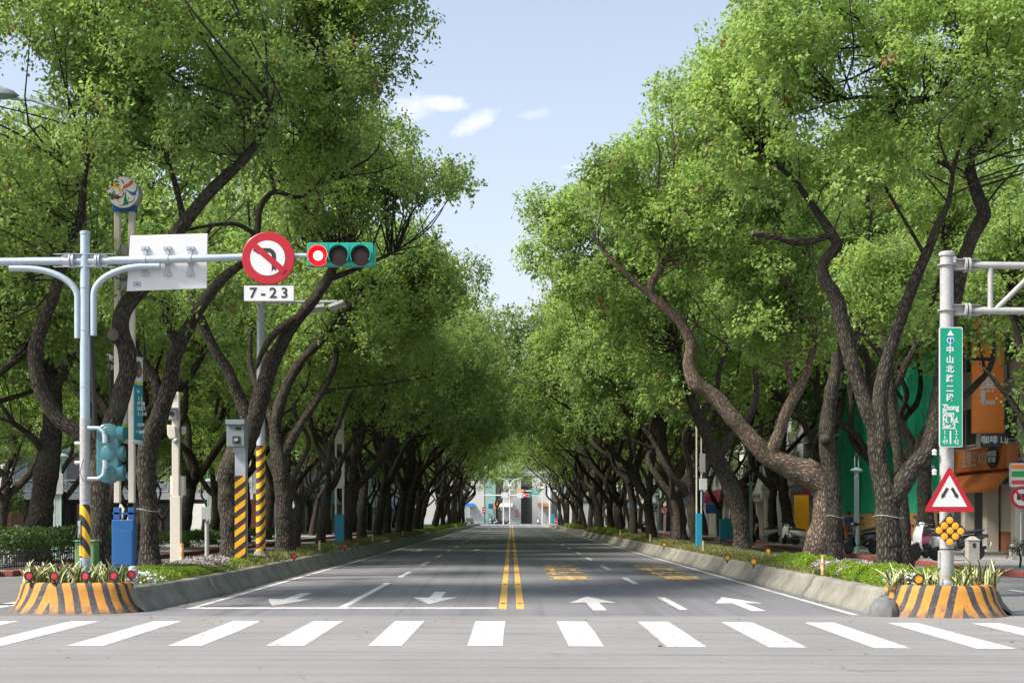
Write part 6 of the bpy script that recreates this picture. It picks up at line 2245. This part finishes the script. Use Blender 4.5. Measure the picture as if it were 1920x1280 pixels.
# ------------------------------------------------------------------ cars
def car(m, label, loc, rz, group='cars'):
    "faces +x, 4.5 m long"
    t = thing('car', label, 'car', (0, 0, 0), 0, group)
    side = [(-2.2, .35), (-2.25, .62), (-2.18, .88), (-1.55, .96), (-1.0, .97), (.75, .95), (1.5, .86), (2.1, .74), (2.22, .55), (2.15, .34)]
    b = MB()
    n = len(side)
    ws = [.74, .82, .86, .86, .82, .74]
    ys = [-.86, -.84, -.6, .6, .84, .86]
    for i, yv in enumerate((-.87, -.83, .83, .87)):
        k = .94 if i in (0, 3) else 1.0
        b.v += [(x * (.985 if i in (0, 3) else 1), yv, .62 + (z - .62) * k) for x, z in side]
    for i in range(3):
        for k in range(n):
            k2 = (k + 1) % n
            b.face((i * n + k, i * n + k2, (i + 1) * n + k2, (i + 1) * n + k))
    b.face(list(range(n))[::-1]); b.face([3 * n + k for k in range(n)])
    b.build('body', m, t, smooth=True)
    cab = [(-1.5, .955), (-1.0, 1.42), (.1, 1.46), (.95, .95)]
    cb = MB()
    for yv, k in ((-.78, 1), (.78, 1)):
        for (x, z) in cab: cb.v.append((x, yv * (1 if z < 1 else .78), z))
    for k in range(4): cb.face((k, (k + 1) % 4, 4 + (k + 1) % 4, 4 + k))
    cb.face((3, 2, 1, 0)); cb.face((4, 5, 6, 7))
    cb.build('cabin', m, t, bev=.05)
    for s in (-1, 1):
        f = lambda x, z: (x, s * (.785 + .012 - (z - .955) * .36), z)
        MB().quad(f(-1.2, 1.0), f(-.32, 1.0), f(-.32, 1.36), f(-.92, 1.36)).build('side_window', M['glass'], t)
        MB().quad(f(-.24, 1.0), f(.72, 1.0), f(.12, 1.38), f(-.24, 1.38)).build('side_window', M['glass'], t)
        MB().obox((.78, s * .93, .98), (.12, .14, .09)).build('wing_mirror', m, t, bev=.02)
        MB().obox((2.12, s * .62, .68), (.2, .3, .13)).build('headlight', M['chrome'], t, bev=.03)
        MB().obox((-2.19, s * .66, .76), (.12, .26, .16)).build('tail_light', M['carred'], t, bev=.02)
        for x in (-1.35, 1.38):
            w = MB().lathe([(.2, -.1), (.29, -.1), (.32, -.06), (.32, .06), (.29, .1), (.2, .1)], (x, s * .78, .32), 22, 'y').build('wheel', M['rubber'], t, smooth=True)
            MB().lathe([(0, s * .09), (.1, s * .1), (.2, s * .07), (.2, 0)][::s], (x, s * .78, .32), 16, 'y').build('rim', M['chrome'], w, smooth=True)
    MB().quad((.90, -.66, 1.0), (.90, .66, 1.0), (.2, .58, 1.42), (.2, -.58, 1.42)).build('windscreen', M['glass'], t)
    MB().quad((-1.49, .62, 1.0), (-1.49, -.62, 1.0), (-1.07, -.56, 1.38), (-1.07, .56, 1.38)).build('rear_window', M['glass'], t)
    MB().obox((2.2, 0, .5), (.06, .5, .12)).build('number_plate', M['white'], t)
    t.location = loc; t.rotation_euler = (0, 0, rz)
    return t


tx = car(M['taxi'], 'yellow taxi behind the blue pylon base in front of the white balcony house', (GX(236, 106), 106, 0), R(175), 'yellow taxis')
MB().obox((-.3, 0, 1.53), (.18, .5, .12)).build('roof_light', M['white'], tx, bev=.02)
dup(tx, (GX(78, 100), 100, 0), R(182), 'yellow taxi behind the dark forked tree and the hedge')
rc = car(M['carred'], 'red car waiting at the far junction', (GX(1049, 288), 288, 0), R(-90), 'cars at the far junction')
rc.location.x = GX(1047, 310); rc.location.y = 312
car(M['blackpaint'], 'dark car driving at the far junction', (GX(876, 290), 306, 0), R(-90), 'cars at the far junction')
car(M['white'], 'white van-like car crossing behind the tree row at the far junction', (GX(830, 250), 296, 0), R(0), 'cars at the far junction')
# ------------------------------------------------------------------ buildings
def facade(s, x, z0, z1, H_, label, wall, storeys=4, arcade=True, board=None, boardtxt='', shutter=None, bay=3.4, winm=None, boardcol=None, aw=None, txtm=None, name='shop_house'):
    "row building; s: side of the road, x: distance of its face, z0..z1: extent along the road; face towards the road"
    t = thing(name, label, 'building', (s * x, (z0 + z1) / 2, 0))
    L = z1 - z0
    GH = 3.9
    X = lambda a: s * (x + a)
    bx = lambda b, a0, a1, y0, y1, c0, c1: b.box(min(X(a0), X(a1)), max(X(a0), X(a1)), y0, y1, c0, c1)
    bx(MB(), 0, 9, z0, z1, GH - .5, H_).build('upper_wall', wall, t)
    bx(MB(), 3.0, 8.9, z0 + .05, z1 - .05, .1, GH - .49).build('shop_wall', M['darkwall'] if shutter is None else wall, t)
    bx(MB(), -.12, 9.0, z0 - .06, z1 + .06, H_ + .002, H_ + .35).build('roof_parapet', wall, t)
    n = max(1, int(L / bay))
    by = L / n
    for i in range(n + 1):
        yc = z0 + i * by
        bx(MB(), -.02, .5, max(z0, yc - .28), min(z1, yc + .28), .1, GH - .51).build('pillar', M['cream'] if i % 2 else wall, t, bev=.02)
    for i in range(n):
        ya, yb = z0 + i * by + .45, z0 + (i + 1) * by - .45
        if shutter is not None:
            sh = bx(MB(), 2.93, 2.99, ya, yb, .12, 2.9).build('shutter', shutter, t)
        else:
            w = bx(MB(), 2.94, 2.99, ya, yb, .5, 2.8).build('shop_window', M['darksteel'], t)
            bx(MB(), 2.92, 2.939, ya + .08, yb - .08, .58, 2.72).build('pane', M['glass'], w)
    sh_ = (H_ - GH) / storeys
    for k in range(storeys):
        zb = GH + k * sh_
        for i in range(n):
            yc = z0 + (i + .5) * by
            ww, wh = by * .31, sh_ * .27
            zc = zb + sh_ * .52
            fr = MB()
            for (a0, a1, c0, c1) in ((-ww, ww, wh - .07, wh), (-ww, ww, -wh, -wh + .07), (-ww, -ww + .07, -wh + .07, wh - .07), (ww - .07, ww, -wh + .07, wh - .07), (-.03, .03, -wh + .07, wh - .07)):
                bx(fr, -.05, .06, yc + a0, yc + a1, zc + c0, zc + c1)
            f = fr.build('window', M['palegrey'], t)
            bx(MB(), -.012, .02, yc - ww + .07, yc - .03, zc - wh + .07, zc + wh - .07).build('pane', M['glass'], f)
            bx(MB(), -.012, .02, yc + .03, yc + ww - .07, zc - wh + .07, zc + wh - .07).build('pane', M['glass'], f)
            if (i + k) % 3 == 1 and k < 2:
                ac = bx(MB(), -.5, -.06, yc - .45, yc + .45, zc - wh - .75, zc - wh - .12).build('aircon_unit', M['palegrey'], t, bev=.02)
        bx(MB(), -.1, .02, z0 - .003, z1 + .003, zb - .06, zb + .06).build('floor_band', M['palegrey'], t)
    if board is not None:
        bd = bx(MB(), -.22, -.03, z0 + .3, z1 - .3, 3.05, 4.25).build('sign_board', boardcol or board, t, bev=.02)
        if boardtxt:
            o = text(boardtxt, 'lettering', txtm or M['white'], bd, (X(-.235), (z0 + z1) / 2, 3.65), .8, (R(90), 0, R(-90 * s)), 1, .015)
    return t


# right-hand side
XR = 20.2
cake = facade(1, XR, 59.5, 70.2, 13.5, 'cake shop building with rusty orange fascia and tall orange sign', M['greywall'], 3, bay=5.2)
bd = MB().box(XR - .55, XR - .05, 60.3, 67.6, 3.55, 4.5).build('fascia_sign', M['rust'], cake, bev=.02)
text('金悟空 KO', 'lettering', M['palegrey'], bd, (XR - .56, 64.6, 4.02), .72, (R(90), 0, R(-90)), 1, .004)
c = Vector((XR - .58, 61.9, 4.05))
d_ = MB(); d_.lathe([(.36, .03), (.36, 0), (0, 0)], (0, 0, 0), 24, 'x')
d_.v = [(c.x - .06 + v[0], c.y + v[1] * 1.9, c.z + v[2] * 1.25) for v in d_.v]
ov = d_.build('oval_badge', M['black'], bd)
text('好吃的蛋糕\n現烤出爐', 'lettering', M['white'], ov, (c.x - .075, c.y, c.z), .24, (R(90), 0, R(-90)), 1, .002)
b = MB()
b.v += [(XR - .3, 60.2, 3.54), (XR - .3, 67.8, 3.54), (XR - 1.0, 67.8, 2.75), (XR - 1.0, 60.2, 2.75), (XR - 1.0, 67.8, 2.62), (XR - 1.0, 60.2, 2.62)]
b.face((0, 1, 2, 3)); b.face((3, 2, 4, 5))
aw = b.build('awning', M['rust'], cake)
sm = aw.modifiers.new('thick', 'SOLIDIFY'); sm.thickness = .03
MB().box(XR + .6, XR + .68, 61.2, 64.8, 1.0, 3.0).build('cream_panel', M['cream'], cake)
MB().box(XR + .6, XR + .7, 61.2, 64.8, .14, .995).build('stone_plinth', M['brick'], cake)
for z_ in (59.9, 66.6): MB().box(XR - .35, XR + .1, z_, z_ + .55, .12, 3.4).build('cream_pillar', M['cream'], cake, bev=.02)

t = thing('hanging_sign', 'tall orange sign with white Chinese characters over the cake shop', 'sign', P(1852, 700, 61.5))
x0, x1 = GX(1822, 61.5), GX(1881, 61.5)
MB().box(x0, x1, 61.4, 61.6, GZ(812, 61.5), GZ(596, 61.5)).build('sign_box', M['orange'], t, bev=.02)
for ch, py in zip('好蛋糕', (622, 717, 747)): text(ch, 'lettering', M['white'], t, (GX(1850, 61.5), 61.39, GZ(py, 61.5)), .66, bold=.012)
MB().box(x1, XR + .1, 61.45, 61.55, GZ(640, 61.5) - .05, GZ(640, 61.5) + .05).build('bracket', M['darksteel'], t)
MB().box(x1, XR + .1, 61.45, 61.55, GZ(790, 61.5) - .05, GZ(790, 61.5) + .05).build('bracket', M['darksteel'], t)
t = thing('hanging_sign', 'black sign box with white lettering under the tall orange sign', 'sign', P(1863, 823, 61))
MB().box(GX(1840, 61), GX(1889, 61), 60.9, 61.1, GZ(838, 61), GZ(812, 61) - .02).build('sign_box', M['black'], t, bev=.02)
text('咖啡 Lit', 'lettering', M['white'], t, (GX(1864, 61), 60.89, GZ(825, 61)), .34, bold=.006)
MB().box(GX(1889, 61), XR + .1, 60.96, 61.04, GZ(825, 61) - .04, GZ(825, 61) + .04).build('bracket', M['darksteel'], t)
t = thing('striped_sign', 'box sign striped orange, green and red at the frame edge', 'sign', P(1918, 890, 57))
xa, xb = GX(1895, 57), GX(1945, 57)
zt, zb = GZ(868, 57), GZ(912, 57)
MB().box(xa, xb, 56.9, 57.2, zb, zt).build('sign_box', M['white'], t, bev=.015)
hh = zt - zb
for nm, m_, a, e in (('orange_band', M['orange'], .76, .93), ('green_band', mat('band_green', (.01, .30, .05), .4, .05), .42, .66), ('red_band', M['carred'], .10, .28)):
    MB().box(xa + .003, xb - .003, 56.885, 56.899, zb + hh * a, zb + hh * e).build(nm, m_, t)
MB().box(xb, XR + .2, 57.0, 57.1, (zt + zb) / 2 - .05, (zt + zb) / 2 + .05).build('bracket', M['darksteel'], t)

t = thing('scaffold_net', 'building front wrapped in bright green scaffold netting', 'scaffold net', (XR, 81, 2.4))
b = MB()
rs = np.random.RandomState(9)
ny, nz = 46, 26
for i in range(ny + 1):
    for k in range(nz + 1):
        y = 70.6 + 22 * i / ny; z = 1.75 + 9.2 * k / nz
        dx = .10 * math.sin(i * 1.9 + k * .12) + .06 * math.sin(i * .7 + k * .9) + .05 * math.sin(k * 2.4 + i * .3)
        b.v.append((XR - .3 + dx, y, z))
for i in range(ny):
    for k in range(nz):
        a = i * (nz + 1) + k
        b.face((a, a + nz + 1, a + nz + 2, a + 1))
b.build('net', M['net'], t, smooth=True)
b = MB()
for k in range(nz + 1):
    for i in range(12):
        b.v.append((XR - .3 + 8 * i / 11, 70.55 + .1 * math.sin(i * 1.3 + k * .4), 1.75 + 9.2 * k / nz))
for k in range(nz):
    for i in range(11): b.face((k * 12 + i, k * 12 + i + 1, (k + 1) * 12 + i + 1, (k + 1) * 12 + i))
b.build('net', M['net'], t, smooth=True)
for i in range(9):
    y = 70.7 + i * 2.7
    MB().cyl((XR - .12, y, .1), (XR - .12, y, 11.2), .03, None, 8).build('scaffold_tube', M['steel'], t)
t = thing('hoarding', 'tan plywood hoarding under the green scaffold net', 'hoarding', (XR - .4, 81, .14))
for i in range(18): MB().box(XR - .42, XR - .38, 70.7 + 1.2 * i, 70.7 + 1.2 * i + 1.185, .13, 1.78 + .03 * (i % 2)).build('panel', M['tan'], t)
wrapped = thing('wrapped_building', 'plain wall behind the green scaffold net', 'building', (XR + 4, 81, 0))
MB().box(XR + .05, XR + 9, 70.4, 92.6, 0, 10.8).build('wall', M['greywall'], wrapped)

facade(1, XR, 93, 105, 15, 'dark shop house with magenta sign board next to the scaffold net', M['darkwall'], 4, board=1, boardcol=M['magenta'], boardtxt='婚紗')
facade(1, XR, 105.3, 121, 16, 'grey shop house with grey shutters and red number sign', M['greywall'], 4, shutter=M['shutter'], bay=4.5)
facade(1, XR, 121.3, 137, 14, 'pale shop house with white board of dark Chinese lettering', M['palewall'], 3, board=1, boardcol=M['white'], boardtxt='和泰文', txtm=M['brick'], shutter=M['shutter'])
facade(1, XR, 137.3, 158, 17, 'white shop house with a magenta upper board', M['whitewall'], 4, board=1, boardcol=M['magenta'])
facade(1, XR, 158.4, 186, 15, 'cream shop house with a blue board further along the sign side', M['cream'], 4, board=1, boardcol=M['blue'])
facade(1, XR, 186.4, 240, 18, 'long grey shop house near the far junction on the sign side', M['greywall'], 5, bay=6, board=1, boardcol=M['white'])
facade(1, XR, 240.4, 296, 16, 'pale corner building at the far junction on the sign side', M['palewall'], 4, bay=6, board=1, boardcol=M['turq'])


def face_sign(label, px, d, py0, py1, w, m, words, name='shop_sign', x=None):
    t = thing(name, label, 'sign', (GX(px, d), d, GZ(py1, d)))
    c = GX(px, d)
    MB().box(c - w / 2, c + w / 2, d - .05, d + .05, GZ(py1, d), GZ(py0, d)).build('sign_box', m, t, bev=.01)
    return t, c


t, c = face_sign('dark red sign with a white disc and number three under the leaning trunk', 1483, 104, 957, 987, 1.0, M['brick'], '')
MB().prism(circ(.36, 28), (c, 103.94, GZ(975, 104)), *XZ, .006).build('white_disc', M['white'], t)
text('3折', 'lettering', M['brick'], t, (c, 103.93, GZ(975, 104)), .42, bold=.012)
text('全面特價', 'lettering', M['white'], t, (c, 103.94, GZ(962, 104)), .2, bold=.004)
MB().cyl((c + .55, 104, .1), (c + .55, 104, GZ(930, 104)), .03, None, 8).build('post', M['cream'], t)
t, c = face_sign('golden yellow tapered banner beside the leaning trunk', 1503, 100, 928, 1006, .95, M['goldpanel'], '')
t, c = face_sign('pale sign with dark red lettering above grey shutters', 1424, 122, 922, 940, 1.0, M['white'], '')
text('和泰文', 'lettering', M['brick'], t, (c, 121.94, GZ(931, 122)), .38, bold=.008)
MB().box(c + .5, XR + .1, 121.97, 122.03, GZ(931, 122) - .04, GZ(931, 122) + .04).build('bracket', M['darksteel'], t)
t, c = face_sign('magenta sign box between trunks near the turquoise pylon', 1335, 150, 930, 942, 1.4, M['magenta'], '')
MB().box(c + .7, XR + .3, 149.97, 150.03, GZ(936, 150) - .04, GZ(936, 150) + .04).build('bracket', M['darksteel'], t)
t, c = face_sign('blue sign box below the magenta one between trunks', 1334, 149, 945, 962, 1.2, M['blue'], '')
MB().box(c + .6, XR + .3, 148.97, 149.03, GZ(953, 149) - .04, GZ(953, 149) + .04).build('bracket', M['darksteel'], t)
t, c = face_sign('narrow magenta hanging banner between the limbs of the forked tree', 1634, 88, 660, 760, .5, M['magenta'], '')
MB().box(c + .25, XR + .3, 87.97, 88.03, GZ(690, 88) - .04, GZ(690, 88) + .04).build('bracket', M['darksteel'], t)
t, c = face_sign('white hanging sign with dark characters behind the sawn-off trunk', 1538, 100, 722, 765, .55, M['white'], '')
text('永\n平', 'lettering', M['darksteel'], t, (c, 99.94, GZ(743, 100)), .5, bold=.01)
MB().box(c + .27, XR + .3, 99.97, 100.03, GZ(740, 100) - .04, GZ(740, 100) + .04).build('bracket', M['darksteel'], t)

# left-hand side: white house with a balcony across the side street
dh = 122.0
t = thing('balcony_house', 'white two-storey house with balcony and brick-red pillars behind the trees', 'building', (-29, dh + 3, 0))
MB().box(-40, -20.5, dh, dh + 9, 3.2, 8.2).build('upper_wall', M['whitewall'], t)
MB().box(-40, -20.6, dh + 2.2, dh + 8.9, .0, 3.19).build('ground_wall', M['darkwall'], t)
MB().box(-40.3, -20.2, dh - 1.5, dh + 9.2, 8.2, 8.5).build('roof_slab', M['whitewall'], t)
MB().box(-40, -20.5, dh - 1.4, dh - .002, 3.0, 3.5).build('balcony_slab', M['whitewall'], t, bev=.02)
for i in range(7):
    x = -39.6 + i * 3.15
    MB().box(x - .3, x + .3, dh - .2, dh + .4, 0, 2.99).build('pillar', M['brick'], t)
    MB().box(x - .12, x + .12, dh - 1.3, dh - 1.1, 3.5, 8.19).build('balcony_post', M['whitewall'], t)
for i in range(6):
    xa, xb = -39.45 + i * 3.15, -36.75 + i * 3.15
    b = MB()
    b.box(xa, xb, dh - 1.25, dh - 1.2, 4.5, 4.58); b.box(xa, xb, dh - 1.25, dh - 1.2, 3.62, 3.7)
    for k in range(3):
        p, q = xa + (xb - xa) * k / 3, xa + (xb - xa) * (k + 1) / 3
        b.tube([(p, dh - 1.22, 3.66), (q, dh - 1.22, 4.54)], .022, 5); b.tube([(q, dh - 1.22, 3.66), (p, dh - 1.22, 4.54)], .022, 5); b.box(q - .02, q + .02, dh - 1.24, dh - 1.2, 3.7, 4.5)
    b.build('railing', M['white'], t)
    w = MB().box(xa + .5, xb - .4, dh - .06, dh - .005, 4.2, 6.9).build('window', M['teal'], t)
    MB().box(xa + .62, xb - .52, dh - .075, dh - .061, 4.3, 6.8).build('pane', M['glass'], w)
    MB().box(xa + .3, xb - .2, dh + 2.12, dh + 2.19, .4, 2.7).build('shop_window', M['glass'] if i % 2 else M['whitelit'], t)
MB().box(-26.2, -25.2, dh - 1.47, dh - 1.41, 2.55, 3.2).build('teal_sign', M['turq'], t)
t = thing('white_wall', 'low white wall at the far edge of the park behind the hedge', 'wall', (-34, 96, 0))
for i in range(5): MB().box(-44 + 2.6 * i, -44 + 2.6 * i + 2.58, 96, 96.2, 0, 1.1).build('panel', M['whitewall'], t)
t = thing('brick_gatepost', 'red brick gatepost behind the forked tree at the frame edge', 'gatepost', (GX(14, 94), 94, 0))
MB().box(GX(14, 94) - .35, GX(14, 94) + .35, 93.7, 94.3, 0, 2.6).build('shaft', M['brick'], t, bev=.02)
MB().box(GX(14, 94) - .42, GX(14, 94) + .42, 93.62, 94.38, 2.602, 2.75).build('cap', M['concrete'], t, bev=.02)

XL = 20.4
g = facade(-1, XL, 134, 156, 15, 'grey building with blue and white striped canopies on the signal side', M['greywall'], 4, bay=4.5)
for i in range(4):
    y = 135.2 + i * 5.2
    aw = thing('striped_awning', f'blue and white striped canopy over the signal-side shops, {ORD[i]} along', 'awning', (-XL, y, 4), 0, 'striped canopies')
    for k in range(10):
        b = MB()
        ya, yb = y + .42 * k, y + .42 * (k + 1) - .004
        b.quad((-XL + .1, ya, 5.9), (-XL + .1, yb, 5.9), (-XL + 2.1, yb, 4.3), (-XL + 2.1, ya, 4.3))
        o = b.build('stripe', M['blue'] if k % 2 else M['white'], aw)
        o.modifiers.new('thick', 'SOLIDIFY').thickness = .02
facade(-1, XL, 156.4, 182, 16, 'pale shop house with turquoise board on the signal side', M['palewall'], 4, board=1, boardcol=M['turq'], bay=5)
facade(-1, XL, 182.4, 225, 18, 'white shop house with green board on the signal side', M['whitewall'], 5, board=1, boardcol=M['signgreen'], bay=6)
facade(-1, XL, 225.4, 296, 15, 'grey corner building at the far junction on the signal side', M['greywall'], 4, board=1, boardcol=M['blue'], bay=6)
# tall blocks further off behind the trees
def block(label, x0, x1, y0, y1, h, wall, cols, rows):
    t = thing('apartment_block', label, 'building', ((x0 + x1) / 2, (y0 + y1) / 2, 0))
    MB().box(x0, x1, y0, y1, 0, h).build('wall', wall, t)
    MB().box(x0 - .2, x1 + .2, y0 - .2, y1 + .2, h + .002, h + .6).build('roof', wall, t)
    bw, bh = (x1 - x0) / cols, (h - 4) / rows
    pr = {}
    for r_ in range(rows):
        for c in range(cols):
            xc, zc = x0 + (c + .5) * bw, 4 + (r_ + .5) * bh
            if not pr:
                f = MB().box(xc - bw * .34, xc + bw * .34, y0 - .08, y0 - .002, zc - bh * .3, zc + bh * .3).build('window', M['palegrey'], t)
                MB().box(xc - bw * .31, xc + bw * .31, y0 - .1, y0 - .081, zc - bh * .26, zc + bh * .26).build('pane', M['glass'], f)
                pr['f'] = f; pr['x'], pr['z'] = xc, zc
            else:
                f = copy_tree(pr['f'], t); f.location = (xc - pr['x'], 0, zc - pr['z'])
    return t


block('tall pale apartment block behind the park trees', -62, -44, 112, 128, 30, M['palewall'], 5, 8)
block('apartment block with rendered front behind the white balcony house', -40, -24, 136, 150, 22, M['palewall'], 5, 6)
# ------------------------------------------------------------------ far junction
yf = 322.0
for nm, x0, x1, h, wall, lab in (('a', -46, -14, 12, M['palewall'], 'pale shop block closing the view beyond the far junction on the signal side'), ('c', 16, 44, 15, M['greywall'], 'grey block beyond the far junction on the sign side')):
    block(lab, x0, x1, 366, 382, h, wall, 6, 3)
t = thing('columned_building', 'sunlit building with broad white columns closing the road', 'building', (2, 370, 0))
MB().box(-14, 16, 367, 384, 0, 12.6).build('wall', M['greywall'], t)
for x0, x1, m in ((-10, -6.5, 'whitewall'), (-6.3, -3.8, 'teal'), (-2.0, 2.3, 'whitewall'), (5.0, 9.6, 'whitewall'), (11, 14.5, 'palewall')):
    MB().box(x0, x1, 365.2, 366.99, 0, 11.5).build('column', M['white' if m == 'whitewall' else m], t, bev=.04)
MB().box(2.3, 5.0, 366.2, 366.98, 0, 9).build('doorway', M['darkwall'], t)
MB().box(-14, 16, 365.0, 366.9, 11.502, 12.6).build('lintel', M['whitewall'], t, bev=.03)
for (px0, px1, py0, py1, m, lab) in ((916, 925, 944, 953, M['blue'], 'blue sign on the shops beyond the far junction'), (926, 935, 943, 953, M['orange'], 'orange sign on the shops beyond the far junction')):
    d = 364.5
    t = thing('shop_sign', lab, 'sign', (GX(px0, d), d, 3))
    MB().box(GX(px0, d), GX(px1, d), d, d + .2, GZ(py1, d), GZ(py0, d)).build('sign_box', m, t)
    MB().box(GX(px0, d) + .3, GX(px0, d) + .4, d + .05, d + .15, 0, GZ(py1, d)).build('post', M['steel'], t)

def far_panel(px0, px1, py0, py1, m, lab, d=364.3):
    t = thing('shop_sign', lab, 'sign', (GX((px0 + px1) / 2, d), d, 3))
    MB().box(GX(px0, d), GX(px1, d), d, d + .25, GZ(py1, d), GZ(py0, d)).build('sign_box', m, t, bev=.02)
    for k in range(2): MB().box(GX(px0 + .7, d), GX(px1 - .7, d), d - .03, d - .002, GZ(py0 + (py1 - py0) * (.3 + .4 * k), d) - .1, GZ(py0 + (py1 - py0) * (.3 + .4 * k), d) + .1).build('legend_line', M['white'], t)
    MB().box(GX((px0 + px1) / 2, d) - .06, GX((px0 + px1) / 2, d) + .06, d + .26, d + .4, 0, GZ(py0, d)).build('post', M['steel'], t)


far_panel(967, 972, 955, 968, M['carred'], 'narrow red sign beyond the far junction beside the doorway')
far_panel(904, 911, 950, 962, M['magenta'], 'small magenta sign beyond the far junction')
far_panel(938, 944, 946, 956, M['teal'], 'small teal sign beyond the far junction')
far_panel(1022, 1028, 946, 958, M['goldpanel'], 'small yellow sign beyond the far junction')
for i, px in enumerate((925, 931, 937, 944, 950, 1010)):
    dup((bk, wh)[i % 2], (GX(px, 345), 345, .0), R(60 + 37 * i), 'scooter parked in the distant row beyond the far junction', 'distant scooters beyond the junction')
for i in range(3):
    x = -10.5 + 9.2 * i
    aw_ = thing('shop_awning', f'plain awning on the building closing the road, {ORD[i]} along', 'awning', (x, 365, 4.2), 0, 'awnings of the closing building')
    b = MB(); b.quad((x - 1.6, 365.1, 4.9), (x + 1.6, 365.1, 4.9), (x + 1.6, 363.6, 4.0), (x - 1.6, 363.6, 4.0))
    o = b.build('cloth', (M['blue'], M['white'], M['brick'], M['signgreen'])[i % 4], aw_); o.modifiers.new('thick', 'SOLIDIFY').thickness = .05


def y_lamp(px, d, pyt, label):
    t = thing('twin_street_lamp', label, 'street lamp', (GX(px, d), d, 0), 0, 'white twin-armed street lamps')
    x = GX(px, d)
    zt = GZ(pyt, d)
    MB().cyl((x, d, 0), (x, d, zt - .8), .15, .10, 14).build('pole', M['white'], t, smooth=True)
    MB().lathe([(.1, -1.5), (.4, -1.35), (.42, -1.1), (.1, -.9)], (x, d, zt), 16).build('collar_ring', M['white'], t, smooth=True)
    for s in (-1, 1):
        MB().tube([(x, d, zt - 1.4), (x + s * .35, d, zt - .5), (x + s * 1.0, d, zt + .1), (x + s * 2.1, d, zt + .45)], [.11, .1, .08, .06], 8).build('arm', M['white'], t, smooth=True)
        MB().obox((x + s * 2.25, d, zt + .47), (.7, .25, .1)).build('lamp_head', M['white'], t, bev=.03)
    MB().box(x - 1.3, x + 1.3, d - .03, d + .03, zt + .14, zt + .2).build('tie_bar', M['white'], t)
    return t


y_lamp(956, 318, 900, 'white twin-armed street lamp beyond the far junction, beside the red signals')
y_lamp(1017, 326, 905, 'white twin-armed street lamp beyond the far junction, behind the green direction sign')
t = thing('far_signal_arm', 'pale signal arm across the far junction carrying white panels and a red signal', 'signal pole', (GX(956, 316), 316, 0))
d = 316
MB().tube([P(908, 928, d), P(1000, 928, d)], .13, 8).build('arm', M['white'], t)
MB().cyl((GX(944, d), d, 0), (GX(944, d), d, GZ(924, d)), .15, None, 10).build('pole', M['white'], t)
for px0, px1, py0, py1 in ((940, 953, 923, 933), (969, 981, 923, 933)): MB().box(GX(px0, d), GX(px1, d), d - .2, d - .14, GZ(py1, d), GZ(py0, d)).build('white_panel', M['white'], t)
t = thing('traffic_signal', 'distant horizontal signal showing red at the far junction', 'traffic light', P(990, 928, d - .3))
MB().box(GX(984, d), GX(997, d), d - .5, d - .3, GZ(932, d), GZ(924, d)).build('housing', M['siggreen'], t)
MB().lathe([(.26, 0), (0, -.08)], (GX(989, d), d - .51, GZ(928, d)), 12, 'y').build('red_lens', M['redlit'], t)
t = thing('road_sign', 'distant round no left turn sign beside the far red signal', 'road sign', P(983, 928, d - .6))
MB().lathe([(.42, .03), (.42, 0), (0, 0)], P(983, 928, d - .62), 18, 'y').build('rim_disc', M['red'], t)
MB().lathe([(.27, 0), (0, -.01)], P(983, 928, d - .64), 18, 'y').build('white_disc', M['white'], t)
d = 322
t = thing('direction_gantry', 'distant gantry with green and blue direction signs', 'gantry', (GX(1031, d), d, 0))
MB().cyl((GX(1031, d), d, 0), (GX(1031, d), d, GZ(905, d)), .2, None, 10).build('pole', M['white'], t)
MB().tube([P(985, 920, d), P(1062, 920, d)], .13, 8).build('arm', M['white'], t)
for px0, px1, py0, py1, m in ((997, 1011, 916, 927, M['siggreen']), (1048, 1055, 916, 927, M['blue']), (1056, 1060, 916, 927, M['siggreen']), (971, 983, 917, 922, M['orange'])):
    sp = MB().box(GX(px0, d), GX(px1, d), d - .3, d - .2, GZ(py1, d), GZ(py0, d)).build('direction_panel', m, t)
    for k in range(2): MB().box(GX(px0 + 1.5, d), GX(px1 - 1.5, d), d - .32, d - .301, GZ(py0 + 3 + 4 * k, d) - .08, GZ(py0 + 3 + 4 * k, d) + .08).build('legend_line', M['white'], sp)
t = thing('traffic_signal', 'small lit red signal among the dark trunks of the sign side', 'traffic light', (GX(1117, 190), 190, 0))
x = GX(1117, 190); z = GZ(925, 190)
MB().cyl((x + .3, 190, 0), (x + .3, 190, z + .6), .08, None, 10).build('pole', M['darksteel'], t)
MB().box(x - .22, x + .22, 189.8, 190, z - .95, z + .35).build('housing', M['black'], t, bev=.03)
MB().lathe([(.2, 0), (0, -.07)], (x, 189.79, z), 16, 'y').build('red_lens', M['redlit'], t)
for dz_ in (-.32, -.64): MB().lathe([(.15, 0), (0, -.05)], (x, 189.79, z + dz_), 16, 'y').build('lens', M['lens_dark'], t)
t = thing('blue_post', 'short blue post on the median end at the far junction', 'post', (GX(1037, 285), 285, .4))
MB().box(GX(1034, 285), GX(1040, 285), 284.8, 285.2, .3, GZ(963, 285)).build('post', M['turq'], t)
bake_text()
print('leaves', NLEAF[0])
